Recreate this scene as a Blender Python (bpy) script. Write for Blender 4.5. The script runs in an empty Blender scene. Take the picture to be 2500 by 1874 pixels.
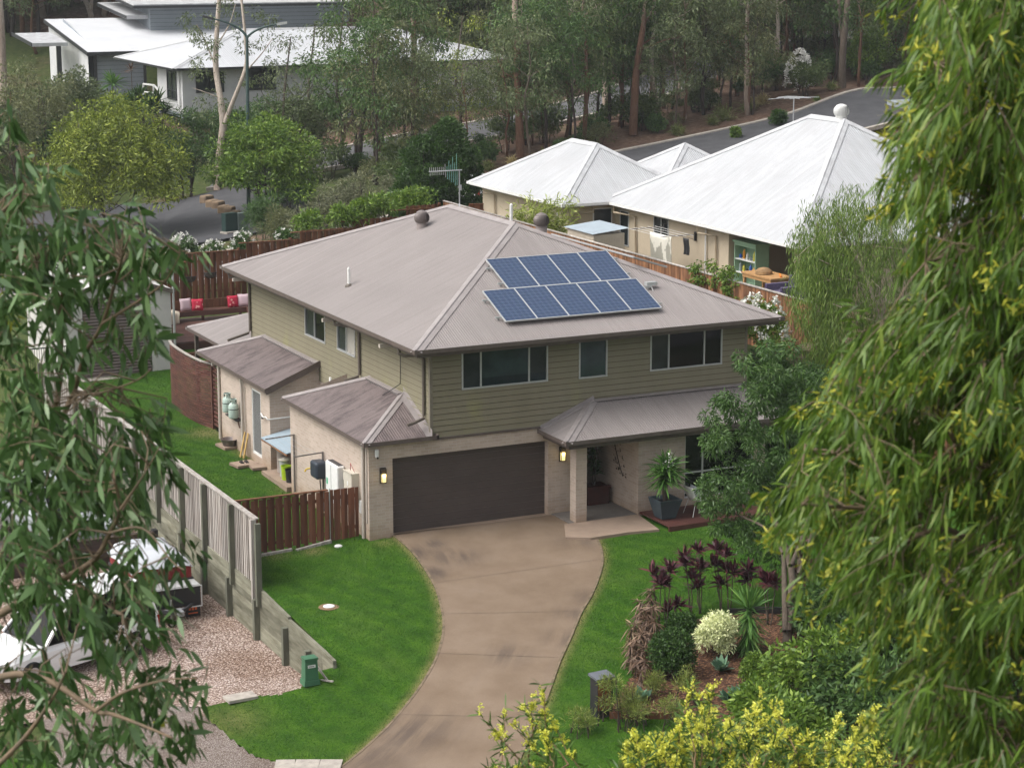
import bpy, math, random
import numpy as np
from mathutils import Vector, Matrix

# ------------------------------------------------------------------ camera, sky, sun, exposure
S = bpy.context.scene
COL = S.collection
R = math.radians
CAM = np.array([-21.328, -52.743, 16.519])
YAW, PITCH, FPX = R(25.977), R(12.098), 5215.6
cd = bpy.data.cameras.new("camera")
cam = bpy.data.objects.new("camera", cd)
COL.objects.link(cam)
cam.location = CAM
cam.rotation_euler = (R(90) - PITCH, 0, -YAW)
cd.sensor_width = 36.0
cd.lens = FPX / 2500 * 36
cd.clip_start = 0.1
cd.clip_end = 2000
cd.dof.use_dof = True
cd.dof.focus_distance = 62
cd.dof.aperture_fstop = 8.0
S.camera = cam

w = bpy.data.worlds.new("World")
S.world = w
w.use_nodes = True
nt = w.node_tree
sky = nt.nodes.new("ShaderNodeTexSky")
sky.sky_type = 'NISHITA'
sky.sun_disc = False
SUN_EL, SUN_AZ = 52, -80          # azimuth from +Y towards +X
sky.sun_elevation = R(SUN_EL)
sky.sun_rotation = R(SUN_AZ)
sky.air_density = 1.0
sky.dust_density = 6.0
sky.ozone_density = 0.6
hs = nt.nodes.new("ShaderNodeHueSaturation")
hs.inputs['Saturation'].default_value = 0.22
bg = nt.nodes["Background"]
bg.inputs['Strength'].default_value = 0.15
nt.links.new(sky.outputs[0], hs.inputs['Color'])
nt.links.new(hs.outputs[0], bg.inputs['Color'])

sd = bpy.data.lights.new("sun", 'SUN')
sd.energy = 1.0
sd.angle = R(40)
sd.color = (1.0, 0.96, 0.9)
sun = bpy.data.objects.new("sun", sd)
COL.objects.link(sun)
_d = Vector((math.sin(R(SUN_AZ)) * math.cos(R(SUN_EL)), math.cos(R(SUN_AZ)) * math.cos(R(SUN_EL)), math.sin(R(SUN_EL))))
sun.rotation_euler = _d.to_track_quat('Z', 'Y').to_euler()
sun.location = (0, 0, 60)

S.view_settings.view_transform = 'Standard'
S.view_settings.look = 'None'
S.view_settings.gamma = 1.0
S.view_settings.exposure = 0.7
S.render.engine = 'CYCLES'
S.cycles.max_bounces = 6
S.cycles.diffuse_bounces = 3
S.cycles.glossy_bounces = 3
S.cycles.transparent_max_bounces = 6
try:
    S.cycles.use_denoising = True
except Exception:
    pass
# ------------------------------------------------------------------ helpers
FW = np.array([math.sin(YAW) * math.cos(PITCH), math.cos(YAW) * math.cos(PITCH), -math.sin(PITCH)])
RT = np.array([math.cos(YAW), -math.sin(YAW), 0.0])
UPV = np.cross(RT, FW)


def ray(u, v):
    return FW + RT * ((u - 1250) / FPX) - UPV * ((v - 937) / FPX)


def atz(u, v, z):
    d = ray(u, v)
    return CAM + d * ((z - CAM[2]) / d[2])


def atd(u, v, D):
    return CAM + ray(u, v) * D


def atg(u, v, H, n=14):
    z = 0.0
    for _ in range(n):
        p = atz(u, v, z)
        z = 0.5 * z + 0.5 * float(H(p[0], p[1]))
    return atz(u, v, z)


OFF = {}


def _reg(o, label=None, cat=None, group=None, kind=None):
    if label: o['label'] = label
    if cat: o['category'] = cat
    if group: o['group'] = group
    if kind: o['kind'] = kind
    return o


def thing(name, label, cat, loc=(0, 0, 0), group=None):
    o = bpy.data.objects.new(name, None)
    o.empty_display_size = 0.2
    COL.objects.link(o)
    o.location = loc
    OFF[o.name] = np.array(loc, float)
    return _reg(o, label, cat, group)


def _obj(name, v, f, mats, parent, fm=None, uv=None, smooth=False):
    v = np.asarray(v, float)
    off = np.zeros(3)
    if parent is not None:
        off = OFF[parent.name]
        v = v - off
    me = bpy.data.meshes.new(name)
    if isinstance(f, np.ndarray):
        n, k = f.shape
        me.vertices.add(len(v))
        me.vertices.foreach_set("co", v.astype(np.float32).ravel())
        me.loops.add(n * k)
        me.loops.foreach_set("vertex_index", f.astype(np.int32).ravel())
        me.polygons.add(n)
        me.polygons.foreach_set("loop_start", np.arange(0, n * k, k, dtype=np.int32))
        me.update(calc_edges=True)
    else:
        me.from_pydata(v.tolist(), [], f)
        me.update()
    if not isinstance(mats, (list, tuple)): mats = [mats]
    for m in mats: me.materials.append(m)
    if fm is not None and len(mats) > 1:
        me.polygons.foreach_set("material_index", np.asarray(fm, np.int32))
    if uv is not None:
        lay = me.uv_layers.new(name="UVMap")
        li = np.empty(len(me.loops), np.int32)
        me.loops.foreach_get("vertex_index", li)
        lay.data.foreach_set("uv", np.asarray(uv, np.float32)[li].ravel())
    if smooth: me.polygons.foreach_set("use_smooth", np.ones(len(me.polygons), bool))
    o = bpy.data.objects.new(name, me)
    COL.objects.link(o)
    if parent is not None:
        o.parent = parent
    OFF[o.name] = off
    return o


class MB:
    def __init__(s):
        s.v = []; s.f = []; s.m = []; s.cur = 0

    def add(s, vs, fs):
        n = len(s.v)
        s.v += [tuple(map(float, p)) for p in vs]
        s.f += [tuple(i + n for i in f) for f in fs]
        s.m += [s.cur] * len(fs)
        return s

    def box(s, x0, x1, y0, y1, z0, z1):
        return s.add([(x0, y0, z0), (x1, y0, z0), (x1, y1, z0), (x0, y1, z0), (x0, y0, z1), (x1, y0, z1), (x1, y1, z1), (x0, y1, z1)],
                     [(0, 3, 2, 1), (4, 5, 6, 7), (0, 1, 5, 4), (1, 2, 6, 5), (2, 3, 7, 6), (3, 0, 4, 7)])

    def cbox(s, c, size, rz=0.0, tilt=0.0, axis='x'):
        x, y, z = [q / 2 for q in size]
        M = Matrix.Translation(Vector(c)) @ Matrix.Rotation(rz, 4, 'Z') @ Matrix.Rotation(tilt, 4, axis.upper())
        vs = [M @ Vector(p) for p in [(-x, -y, -z), (x, -y, -z), (x, y, -z), (-x, y, -z), (-x, -y, z), (x, -y, z), (x, y, z), (-x, y, z)]]
        return s.add(vs, [(0, 3, 2, 1), (4, 5, 6, 7), (0, 1, 5, 4), (1, 2, 6, 5), (2, 3, 7, 6), (3, 0, 4, 7)])

    def beam(s, a, b, wd, ht, up=(0, 0, 1)):
        a = Vector(a); b = Vector(b)
        d = (b - a).normalized()
        u = Vector(up)
        if abs(d.dot(u)) > 0.99: u = Vector((0, 1, 0))
        r = d.cross(u).normalized() * (wd / 2)
        u = r.cross(d).normalized() * (ht / 2)
        vs = []
        for p in (a, b): vs += [p - r - u, p + r - u, p + r + u, p - r + u]
        return s.add(vs, [(0, 1, 2, 3), (7, 6, 5, 4), (0, 4, 5, 1), (1, 5, 6, 2), (2, 6, 7, 3), (3, 7, 4, 0)])

    def tube(s, pts, rad, n=8, cap=True):
        pts = [Vector(p) for p in pts]
        if not isinstance(rad, (list, tuple)): rad = [rad] * len(pts)
        vs = []; fs = []
        ref = Vector((0.31, 0.17, 0.93))
        for i, p in enumerate(pts):
            d = (pts[min(i + 1, len(pts) - 1)] - pts[max(i - 1, 0)])
            d = d.normalized() if d.length > 1e-9 else Vector((0, 0, 1))
            x = d.cross(ref)
            if x.length < 1e-3: x = d.cross(Vector((1, 0, 0)))
            x.normalize(); y = d.cross(x)
            for k in range(n):
                a = 2 * math.pi * k / n
                vs.append(p + (x * math.cos(a) + y * math.sin(a)) * rad[i])
        for i in range(len(pts) - 1):
            for k in range(n):
                a = i * n + k; b = i * n + (k + 1) % n
                fs.append((a, b, b + n, a + n))
        if cap:
            fs.append(tuple(range(n - 1, -1, -1)))
            fs.append(tuple(range((len(pts) - 1) * n, len(pts) * n)))
        return s.add(vs, fs)

    def lathe(s, c, prof, n=16, axis=(0, 0, 1)):
        q = Vector((0, 0, 1)).rotation_difference(Vector(axis))
        c = Vector(c)
        vs = []; fs = []
        for (r, z) in prof:
            for k in range(n):
                a = 2 * math.pi * k / n
                vs.append(c + q @ Vector((r * math.cos(a), r * math.sin(a), z)))
        for i in range(len(prof) - 1):
            for k in range(n):
                a = i * n + k; b = i * n + (k + 1) % n
                fs.append((a, b, b + n, a + n))
        fs.append(tuple(range(n - 1, -1, -1)))
        fs.append(tuple(range((len(prof) - 1) * n, len(prof) * n)))
        return s.add(vs, fs)

    def prism(s, poly, z0, z1):
        n = len(poly)
        f0 = z0 if callable(z0) else (lambda x, y: z0)
        f1 = z1 if callable(z1) else (lambda x, y: z1)
        vs = [(x, y, f0(x, y)) for x, y in poly] + [(x, y, f1(x, y)) for x, y in poly]
        fs = [tuple(range(n - 1, -1, -1)), tuple(range(n, 2 * n))]
        fs += [(i, (i + 1) % n, n + (i + 1) % n, n + i) for i in range(n)]
        return s.add(vs, fs)

    def build(s, name, mats, parent=None, smooth=False, label=None, cat=None, group=None, kind=None):
        o = _obj(name, s.v, s.f, mats, parent, s.m, None, smooth)
        return _reg(o, label, cat, group, kind)


def sweep(mb, path, prof, closed=False):
    """profile (out, z) swept along a horizontal path with mitred corners; 'out' is to the right of travel"""
    P = [Vector(p) for p in path]
    n = len(P); k = len(prof); rings = []
    for i in range(n):
        if closed:
            d0 = P[i] - P[i - 1]; d1 = P[(i + 1) % n] - P[i]
        else:
            d0 = P[i] - P[i - 1] if i else P[1] - P[0]
            d1 = P[i + 1] - P[i] if i < n - 1 else P[-1] - P[-2]
        n0 = Vector((d0.y, -d0.x, 0)).normalized(); n1 = Vector((d1.y, -d1.x, 0)).normalized()
        m = (n0 + n1).normalized()
        m = m / max(0.3, m.dot(n0))
        rings.append([P[i] + m * o + Vector((0, 0, z)) for o, z in prof])
    vs = [p for r in rings for p in r]
    fs = []
    for i in range(n if closed else n - 1):
        j = (i + 1) % n
        for a in range(k):
            b = (a + 1) % k
            fs.append((i * k + a, i * k + b, j * k + b, j * k + a))
    if not closed:
        fs.append(tuple(range(k)))
        fs.append(tuple(range((n - 1) * k + k - 1, (n - 1) * k - 1, -1)))
    mb.add(vs, fs)


def copy_tree(root, loc=None, rz=None, scale=None, label=None, group=None):
    r = root.copy(); COL.objects.link(r)
    if loc is not None: r.location = loc
    if rz is not None: r.rotation_euler = (0, 0, rz)
    if scale is not None: r.scale = scale if isinstance(scale, (tuple, list)) else (scale,) * 3
    if label: r['label'] = label
    if group: r['group'] = group
    for ch in list(root.children):
        c = ch.copy(); COL.objects.link(c); c.parent = r
        for g in list(ch.children):
            d = g.copy(); COL.objects.link(d); d.parent = c
    return r


# ------------------------------------------------------------------ materials
def _nm(name):
    m = bpy.data.materials.new(name)
    m.use_nodes = True
    n = m.node_tree.nodes; l = m.node_tree.links
    return m, n, l, n["Principled BSDF"]


def _val(n, l, sock, x):
    if hasattr(x, 'links'): l.new(x, sock)
    else: sock.default_value = x


def _noise(n, l, vec, scale, detail=4, rough=0.6):
    t = n.new("ShaderNodeTexNoise"); t.inputs['Scale'].default_value = scale
    t.inputs['Detail'].default_value = detail; t.inputs['Roughness'].default_value = rough
    if vec is not None: l.new(vec, t.inputs['Vector'])
    return t.outputs['Fac']


def _ramp(n, l, fac, stops):
    r = n.new("ShaderNodeValToRGB")
    e = r.color_ramp.elements
    while len(e) < len(stops): e.new(0.5)
    for q, (p, c) in zip(e, stops):
        q.position = p
        q.color = (*c, 1) if len(c) == 3 else c
    l.new(fac, r.inputs['Fac'])
    return r.outputs['Color']


def _mix(n, l, fac, a, b, mode='MIX'):
    m = n.new("ShaderNodeMix"); m.data_type = 'RGBA'; m.blend_type = mode
    _val(n, l, m.inputs[0], fac)
    for s_, x in ((m.inputs[6], a), (m.inputs[7], b)):
        if hasattr(x, 'links'): l.new(x, s_)
        else: s_.default_value = (*x, 1)
    return m.outputs[2]


def _math(n, l, op, a, b=0.0, c=None):
    m = n.new("ShaderNodeMath"); m.operation = op
    _val(n, l, m.inputs[0], a); _val(n, l, m.inputs[1], b)
    if c is not None: _val(n, l, m.inputs[2], c)
    return m.outputs[0]


def _bump(n, l, bsdf, h, strength=0.3, dist=0.02):
    b = n.new("ShaderNodeBump"); b.inputs['Strength'].default_value = strength; b.inputs['Distance'].default_value = dist
    l.new(h, b.inputs['Height']); l.new(b.outputs[0], bsdf.inputs['Normal'])


def _coord(n, kind='Object'):
    return n.new("ShaderNodeTexCoord").outputs[kind]


def _map(n, l, vec, scale):
    m = n.new("ShaderNodeMapping"); m.inputs['Scale'].default_value = scale
    l.new(vec, m.inputs['Vector']); return m.outputs[0]


def pm(name, c1, c2=None, scale=6.0, rough=0.7, spec=0.3, metal=0.0, bump=0.0, bscale=None, stretch=(1, 1, 1), lo=0.35, hi=0.65, island=0.0, detail=5):
    """two colours mixed by noise, optional brightness change per loose piece"""
    m, n, l, b = _nm(name)
    c2 = c2 or tuple(x * 0.8 for x in c1)
    v = _coord(n)
    if stretch != (1, 1, 1): v = _map(n, l, v, stretch)
    f = _noise(n, l, v, scale, detail)
    col = _ramp(n, l, f, [(lo, c1), (hi, c2)])
    if island:
        g = n.new("ShaderNodeNewGeometry").outputs['Random Per Island']
        k = _math(n, l, 'MULTIPLY_ADD', g, 2 * island, 1 - island)
        h = n.new("ShaderNodeHueSaturation"); l.new(k, h.inputs['Value']); l.new(col, h.inputs['Color'])
        col = h.outputs[0]
    l.new(col, b.inputs['Base Color'])
    b.inputs['Roughness'].default_value = rough
    b.inputs['Specular IOR Level'].default_value = spec
    b.inputs['Metallic'].default_value = metal
    if bump:
        _bump(n, l, b, _noise(n, l, v, bscale or scale * 3, 4), bump, 0.02)
    return m


def leaf_mat(name, dark, light, tip=None, rough=0.5, spec=0.35, trans=0.25, clump=0.6):
    m, n, l, b = _nm(name)
    g = n.new("ShaderNodeNewGeometry").outputs['Random Per Island']
    nz = _noise(n, l, _coord(n), clump, 2)
    f = _math(n, l, 'ADD', _math(n, l, 'MULTIPLY', g, 0.55), _math(n, l, 'MULTIPLY', nz, 0.6))
    gain = lambda c: tuple(x * 1.7 for x in c)
    stops = [(0.18, gain(dark)), (0.72, gain(light))]
    if tip: stops.append((0.93, gain(tip)))
    col = _ramp(n, l, f, stops)
    l.new(col, b.inputs['Base Color'])
    b.inputs['Roughness'].default_value = rough
    b.inputs['Specular IOR Level'].default_value = spec
    t = n.new("ShaderNodeBsdfTranslucent"); l.new(col, t.inputs['Color'])
    mx = n.new("ShaderNodeMixShader"); mx.inputs[0].default_value = trans
    l.new(b.outputs[0], mx.inputs[1]); l.new(t.outputs[0], mx.inputs[2])
    l.new(mx.outputs[0], n["Material Output"].inputs['Surface'])
    return m


def brick_mat(name, c1, c2, mortar, horiz='y', bw=0.24, bh=0.086):
    m, n, l, b = _nm(name)
    v = _coord(n)
    sp = n.new("ShaderNodeSeparateXYZ"); l.new(v, sp.inputs[0])
    cb = n.new("ShaderNodeCombineXYZ")
    if horiz == 'xy':
        ge = n.new("ShaderNodeNewGeometry")
        sn = n.new("ShaderNodeSeparateXYZ"); l.new(ge.outputs['Normal'], sn.inputs[0])
        k = _math(n, l, 'GREATER_THAN', _math(n, l, 'ABSOLUTE', sn.outputs[0]), 0.5)
        xs = n.new("ShaderNodeMix"); xs.data_type = 'FLOAT'
        l.new(k, xs.inputs[0]); l.new(sp.outputs[0], xs.inputs[2]); l.new(sp.outputs[1], xs.inputs[3])
        l.new(xs.outputs[0], cb.inputs[0])
    else:
        l.new(sp.outputs[0 if horiz == 'x' else 1], cb.inputs[0])
    l.new(sp.outputs[2], cb.inputs[1])
    t = n.new("ShaderNodeTexBrick")
    t.inputs['Scale'].default_value = 1.0
    t.inputs['Brick Width'].default_value = bw; t.inputs['Row Height'].default_value = bh
    t.inputs['Mortar Size'].default_value = 0.006; t.inputs['Mortar Smooth'].default_value = 0.3
    t.inputs['Bias'].default_value = -0.1
    t.inputs['Color1'].default_value = (*c1, 1); t.inputs['Color2'].default_value = (*c2, 1); t.inputs['Mortar'].default_value = (*mortar, 1)
    l.new(cb.outputs[0], t.inputs['Vector'])
    nz = _noise(n, l, v, 1.1, 6)
    col = _mix(n, l, 1.0, t.outputs['Color'], _ramp(n, l, nz, [(0.3, (0.84, 0.83, 0.82)), (0.7, (1, 1, 1))]), 'MULTIPLY')
    zz = _math(n, l, 'MULTIPLY_ADD', _noise(n, l, v, 2.0, 5), 0.9, sp.outputs[2])
    st = _ramp(n, l, zz, [(0.25, (0.62, 0.5, 0.36)), (0.95, (1, 1, 1))])
    col = _mix(n, l, 0.75, col, _mix(n, l, 1.0, col, st, 'MULTIPLY'))
    l.new(col, b.inputs['Base Color'])
    b.inputs['Roughness'].default_value = 0.85; b.inputs['Specular IOR Level'].default_value = 0.2
    h = _math(n, l, 'ADD', _math(n, l, 'MULTIPLY', t.outputs['Fac'], -1.0), _math(n, l, 'MULTIPLY', _noise(n, l, v, 60, 3), 0.25))
    _bump(n, l, b, h, 0.35, 0.006)
    return m


def roof_mat(name, base, streak, dirt=0.35, lap=0.762, patch=None):
    m, n, l, b = _nm(name)
    uv = n.new("ShaderNodeUVMap").outputs[0]
    sp = n.new("ShaderNodeSeparateXYZ"); l.new(uv, sp.inputs[0])
    st = _noise(n, l, _map(n, l, uv, (9, 0.5, 1)), 1.0, 5)
    fine = _noise(n, l, _map(n, l, uv, (3, 3, 1)), 6.0, 6, 0.7)
    big = _noise(n, l, _coord(n), 0.35, 4)
    col = _mix(n, l, _ramp(n, l, st, [(0.45, (0, 0, 0)), (0.8, (dirt, dirt, dirt))]), base, streak)
    col = _mix(n, l, 1.0, col, _ramp(n, l, big, [(0.3, (0.9, 0.9, 0.9)), (0.7, (1.06, 1.06, 1.06))]), 'MULTIPLY')
    col = _mix(n, l, 1.0, col, _ramp(n, l, fine, [(0.25, (0.9, 0.9, 0.9)), (0.6, (1, 1, 1))]), 'MULTIPLY')
    fr = _math(n, l, 'FRACT', _math(n, l, 'DIVIDE', sp.outputs[0], lap))
    ln = _math(n, l, 'LESS_THAN', fr, 0.035)
    col = _mix(n, l, _math(n, l, 'MULTIPLY', ln, 0.35), col, tuple(min(1, x * 1.35) for x in base))
    if patch:
        pn = _noise(n, l, _map(n, l, uv, (2.2, 0.8, 1)), 1.0, 7, 0.72)
        col = _mix(n, l, _ramp(n, l, pn, [(0.47, (0, 0, 0)), (0.66, (0.85, 0.85, 0.85))]), col, patch)
    l.new(col, b.inputs['Base Color'])
    b.inputs['Roughness'].default_value = 0.5; b.inputs['Specular IOR Level'].default_value = 0.35
    return m


def plain(name, c, rough=0.6, spec=0.4, metal=0.0, emit=None, es=0.0):
    m, n, l, b = _nm(name)
    v = _coord(n)
    f = _noise(n, l, v, 9.0, 4)
    l.new(_ramp(n, l, f, [(0.3, tuple(x * 0.88 for x in c)), (0.7, c)]), b.inputs['Base Color'])
    b.inputs['Roughness'].default_value = rough; b.inputs['Specular IOR Level'].default_value = spec; b.inputs['Metallic'].default_value = metal
    if emit:
        b.inputs['Emission Color'].default_value = (*emit, 1); b.inputs['Emission Strength'].default_value = es
    return m


def glass_mat(name, c, rough=0.04):
    m, n, l, b = _nm(name)
    f = _noise(n, l, _coord(n), 1.3, 3)
    l.new(_ramp(n, l, f, [(0.35, c), (0.7, tuple(x * 0.45 for x in c))]), b.inputs['Base Color'])
    b.inputs['Roughness'].default_value = rough; b.inputs['Specular IOR Level'].default_value = 0.5 if c[0] > .01 else .28
    return m


M = {}
M['roof'] = roof_mat('roof_steel', (0.25, 0.223, 0.214), (0.175, 0.152, 0.148), 0.6)
M['roof_low'] = roof_mat('roof_steel_stained', (0.16, 0.127, 0.122), (0.09, 0.068, 0.068), 0.7, patch=(0.04, 0.028, 0.03))
M['cap'] = pm('ridge_cap', (0.31, 0.28, 0.272), (0.25, 0.222, 0.216), 2.5, 0.5)
M['gutter'] = pm('gutter_paint', (0.125, 0.1, 0.088), (0.1, 0.078, 0.07), 4, 0.45)
M['soffit'] = pm('soffit_board', (0.2, 0.185, 0.16), None, 3, 0.8)
M['pipe_b'] = pm('pipe_brown', (0.14, 0.12, 0.1), (0.11, 0.092, 0.078), 5, 0.5)
M['pipe_c'] = pm('pipe_cream', (0.5, 0.45, 0.4), (0.42, 0.375, 0.33), 3, 0.5)
M['brick'] = brick_mat('cream_brick', (0.51, 0.42, 0.355), (0.435, 0.355, 0.295), (0.53, 0.47, 0.415), 'xy')
M['alu'] = plain('aluminium', (0.52, 0.53, 0.53), 0.4, 0.5, 0.3)
M['white'] = plain('white_paint', (0.72, 0.72, 0.7), 0.5)
M['glass'] = glass_mat('window_glass', (0.018, 0.03, 0.034))
M['glass_k'] = glass_mat('window_glass_black', (0.008, 0.008, 0.009))
M['garage'] = pm('garage_door_paint', (0.085, 0.067, 0.06), (0.07, 0.055, 0.05), 1.2, 0.5)
M['black'] = plain('black_plastic', (0.02, 0.02, 0.022), 0.5)
M['dark'] = plain('dark_steel', (0.05, 0.05, 0.055), 0.5, 0.4, 0.3)
M['steel'] = plain('galvanised_steel', (0.42, 0.43, 0.44), 0.45, 0.5, 0.6)
M['tree_wood'] = pm('bark', (0.17, 0.13, 0.1), (0.1, 0.08, 0.065), 5, 0.9, bump=0.3, stretch=(2, 2, 0.5))
# ------------------------------------------------------------------ terrain
FRONT = [(-3.8, 0.6, -.30), (-3.8, -4, -.46), (-3.8, -6.6, -.6), (-3.6, -8.2, -.98), (-5, -9, -1.25), (-7, -9.6, -1.38), (-6, -15, -1.62),
         (-3, -15, -1.5), (0, -8, -.62), (-.3, -1, -.16), (0.7, -.2, 0), (5.5, -.2, 0), (3, -4, -.22), (1, -12, -.95), (9, -3.2, -.02), (12, -3, .1),
         (8, -9, -.4), (13, -8, .15), (5, -14, -.95), (-2, -19, -1.75), (4, -20, -1.6), (10, -16, -.8), (-10, -22, -2.1), (-30, -40, -3), (20, -40, -2), (-20, -60, -3)]
BACK = [(0, 5, -.2), (-3.8, 10, -.2), (-3.8, 20, -.1), (1, 13, -.1), (1.5, 20, 0), (3, 25, .2), (3.8, 30.5, .5), (6, 28, .4), (8, 30.5, .7), (12, 30.5, 1.7), (15.9, 30.5, 3.0),
        (12, 15, .4), (12.5, 5, .3), (14.5, 4, 1.6), (14.5, 10, 2.0), (15.9, 20, 3.0), (20, 20, 2.9), (30, 20, 3.1), (20, 33, 2.9), (30, 10, 3.0), (20, 8, 2.9), (17, 0, 2.0),
        (20, -5, 1.5), (20, -18, .3), (6, 8, 0), (40, 0, 3.4), (45, 20, 4.2)]
FEDGE = [atz(*q) for q in [(1687, 338, 4.2), (1930, 283, 5.2), (2192, 217, 6.2), (2420, 160, 7.1), (2700, 95, 8.2)]]
NR = [(-14, 47), (-4, 45.5), (5, 43), (13, 42), (21, 44.5), (29, 48.6), (36, 51.8)] + [tuple(p[:2] + np.array([.62, -.78]) * 3.6) for p in FEDGE]
NRZ = [.2, .4, .7, 1.1, 1.7, 2.5, 3.2] + [p[2] for p in FEDGE]
ROADP = [(x, y, z) for (x, y), z in zip(NR, NRZ)] + [(12.4, 54, .9), (5, 50, .5), (60, 50, 5.0), (85, 62, 6)] + [(x - 2.3, y + 3, z) for (x, y), z in zip(NR[3:], NRZ[3:])]
FARP = [atz(*q) for q in [(405, 500, .8), (520, 450, 1.3), (640, 425, 1.9), (870, 383, 2.8), (1150, 325, 3.8), (1400, 268, 4.8), (1600, 210, 5.8), (1760, 155, 6.6), (1930, 115, 7.6), (2100, 80, 8.6)]]
HILL = [tuple(atd(448, 287, 135)), tuple(atd(200, 330, 135)), (2, 75, 3.0), (-15, 80, 3.5), (-40, 70, 2)]


def _dirp(d, s, z): return (CAM[0] + d * .438 + s * .899, CAM[1] + d * .899 - s * .438, z)


_bh = atd(215, 128, 152)
HILL += [(_bh[0] + 3, _bh[1], _bh[2] - 4.6), (_bh[0] + 12, _bh[1] + 2, _bh[2] - 4.6), (_bh[0] + 8, _bh[1] + 10, _bh[2] - 3.6), (_bh[0] - 4, _bh[1] + 4, _bh[2] - 4.2)]
HILL += [_dirp(170, -60, 9), _dirp(170, -20, 9.5), _dirp(175, 20, 9), _dirp(175, 60, 11), _dirp(230, -80, 22), _dirp(230, 0, 23), _dirp(230, 80, 24), _dirp(330, -100, 44),
         _dirp(330, 0, 46), _dirp(330, 110, 46), _dirp(150, -80, 6), _dirp(120, 110, 6), _dirp(90, 80, 4), _dirp(60, 70, 2), _dirp(200, 140, 18)]
BANK = [atz(*q) for q in [(1270, 380, 3.5), (1010, 335, 3.6), (1480, 285, 4.7), (1545, 325, 4.2), (1700, 270, 5.0), (2060, 212, 6.5), (1900, 240, 5.9), (600, 500, 1.5), (532, 462, 1.7), (760, 470, 2.1)]]
CP = np.array(FRONT + BACK + ROADP + [tuple(p) for p in FARP] + HILL + [tuple(p) for p in BANK], float)


def _tps(C):
    n = len(C)
    d2 = ((C[:, None, :2] - C[None, :, :2]) ** 2).sum(-1)
    K = np.where(d2 > 0, 0.5 * d2 * np.log(d2 + 1e-12), 0) + np.eye(n) * 2.0
    P = np.c_[np.ones(n), C[:, :2]]
    A = np.zeros((n + 3, n + 3)); A[:n, :n] = K; A[:n, n:] = P; A[n:, :n] = P.T
    return np.linalg.solve(A, np.r_[C[:, 2], 0, 0, 0])


_W = _tps(CP)


def HM(x, y):
    x = np.asarray(x, float); y = np.asarray(y, float)
    sh = x.shape
    q = np.c_[x.ravel(), y.ravel()]
    out = np.empty(len(q))
    for i in range(0, len(q), 20000):
        b = q[i:i + 20000]
        d2 = ((b[:, None] - CP[None, :, :2]) ** 2).sum(-1)
        out[i:i + 20000] = (0.5 * d2 * np.log(d2 + 1e-12)) @ _W[:-3] + _W[-3] + b @ _W[-2:]
    return out.reshape(sh)


def sstep(a, b, x):
    t = np.clip((np.asarray(x, float) - a) / (b - a), 0, 1)
    return t * t * (3 - 2 * t)


XW = -3.9          # line of the side fence and the retaining wall


def HG(x, y):
    """the lower yard beside the retaining wall"""
    y = np.asarray(y, float); x = np.asarray(x, float)
    base = -1.72 + 0.42 * sstep(-4.2, -8.8, y)
    far = HM(np.minimum(x, XW), y)
    k = np.maximum(sstep(-8.2, -9.6, y), sstep(24, 40, y))
    k = np.maximum(k, sstep(-22, -40, x))
    return base * (1 - k) + far * k


def H(x, y):
    x = np.asarray(x, float); y = np.asarray(y, float)
    return np.where(x < XW, HG(x, y), HM(x, y))


# ground: one sheet out to the horizon, a little below the surfaces laid on it
def grid(xs, ys, hf, name, mat, kind='structure', dz=0.0, keep=None, attr=None):
    X, Y = np.meshgrid(xs, ys)
    Z = hf(X, Y) + dz
    v = np.c_[X.ravel(), Y.ravel(), Z.ravel()]
    nx, ny = len(xs), len(ys)
    i = (np.arange(ny - 1)[:, None] * nx + np.arange(nx - 1)[None]).ravel()
    f = np.c_[i, i + 1, i + nx + 1, i + nx]
    if keep is not None:
        c = v[f].mean(1)
        f = f[keep(c[:, 0], c[:, 1])]
    used = np.unique(f); mp = np.zeros(len(v), int); mp[used] = np.arange(len(used))
    v = v[used]; f = mp[f]
    o = _obj(name, v, f, mat, None, smooth=True)
    if kind: o['kind'] = kind
    return o


m, n, l, b = _nm('leaf_litter_ground')
v = _coord(n)
f2 = _noise(n, l, v, 3.0, 7, 0.75)
sp = n.new('ShaderNodeSeparateXYZ'); l.new(v, sp.inputs[0])
f1 = _math(n, l, 'MULTIPLY_ADD', _math(n, l, 'SUBTRACT', 22, sp.outputs[0]), .012, _noise(n, l, v, 0.12, 5))
f1 = _math(n, l, 'MINIMUM', _math(n, l, 'MAXIMUM', f1, .34), .57)
c1 = _ramp(n, l, f2, [(0.3, (0.07, 0.043, 0.03)), (0.5, (0.13, 0.083, 0.06)), (0.72, (0.25, 0.175, 0.13))])
c2 = _ramp(n, l, f2, [(0.3, (0.03, 0.05, 0.015)), (0.7, (0.09, 0.11, 0.035))])
l.new(_mix(n, l, _ramp(n, l, f1, [(0.42, (0, 0, 0)), (0.56, (1, 1, 1))]), c1, c2), b.inputs['Base Color'])
b.inputs['Roughness'].default_value = 0.95; b.inputs['Specular IOR Level'].default_value = 0.1
_bump(n, l, b, f2, 0.6, 0.08)
M['ground'] = m

xs = np.concatenate([np.linspace(-400, -60, 12), np.linspace(-55, -24, 12), np.arange(-22, -4, 1.0), [XW - .02, XW + .02], np.arange(-3.5, 20, .5), np.arange(20, 130, 2.5), np.linspace(135, 600, 20)])
ys = np.concatenate([np.linspace(-120, -45, 10), np.arange(-42, -20, 2.0), np.arange(-20, 34, .5), np.arange(34, 150, 2.5), np.linspace(155, 700, 24)])


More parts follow.
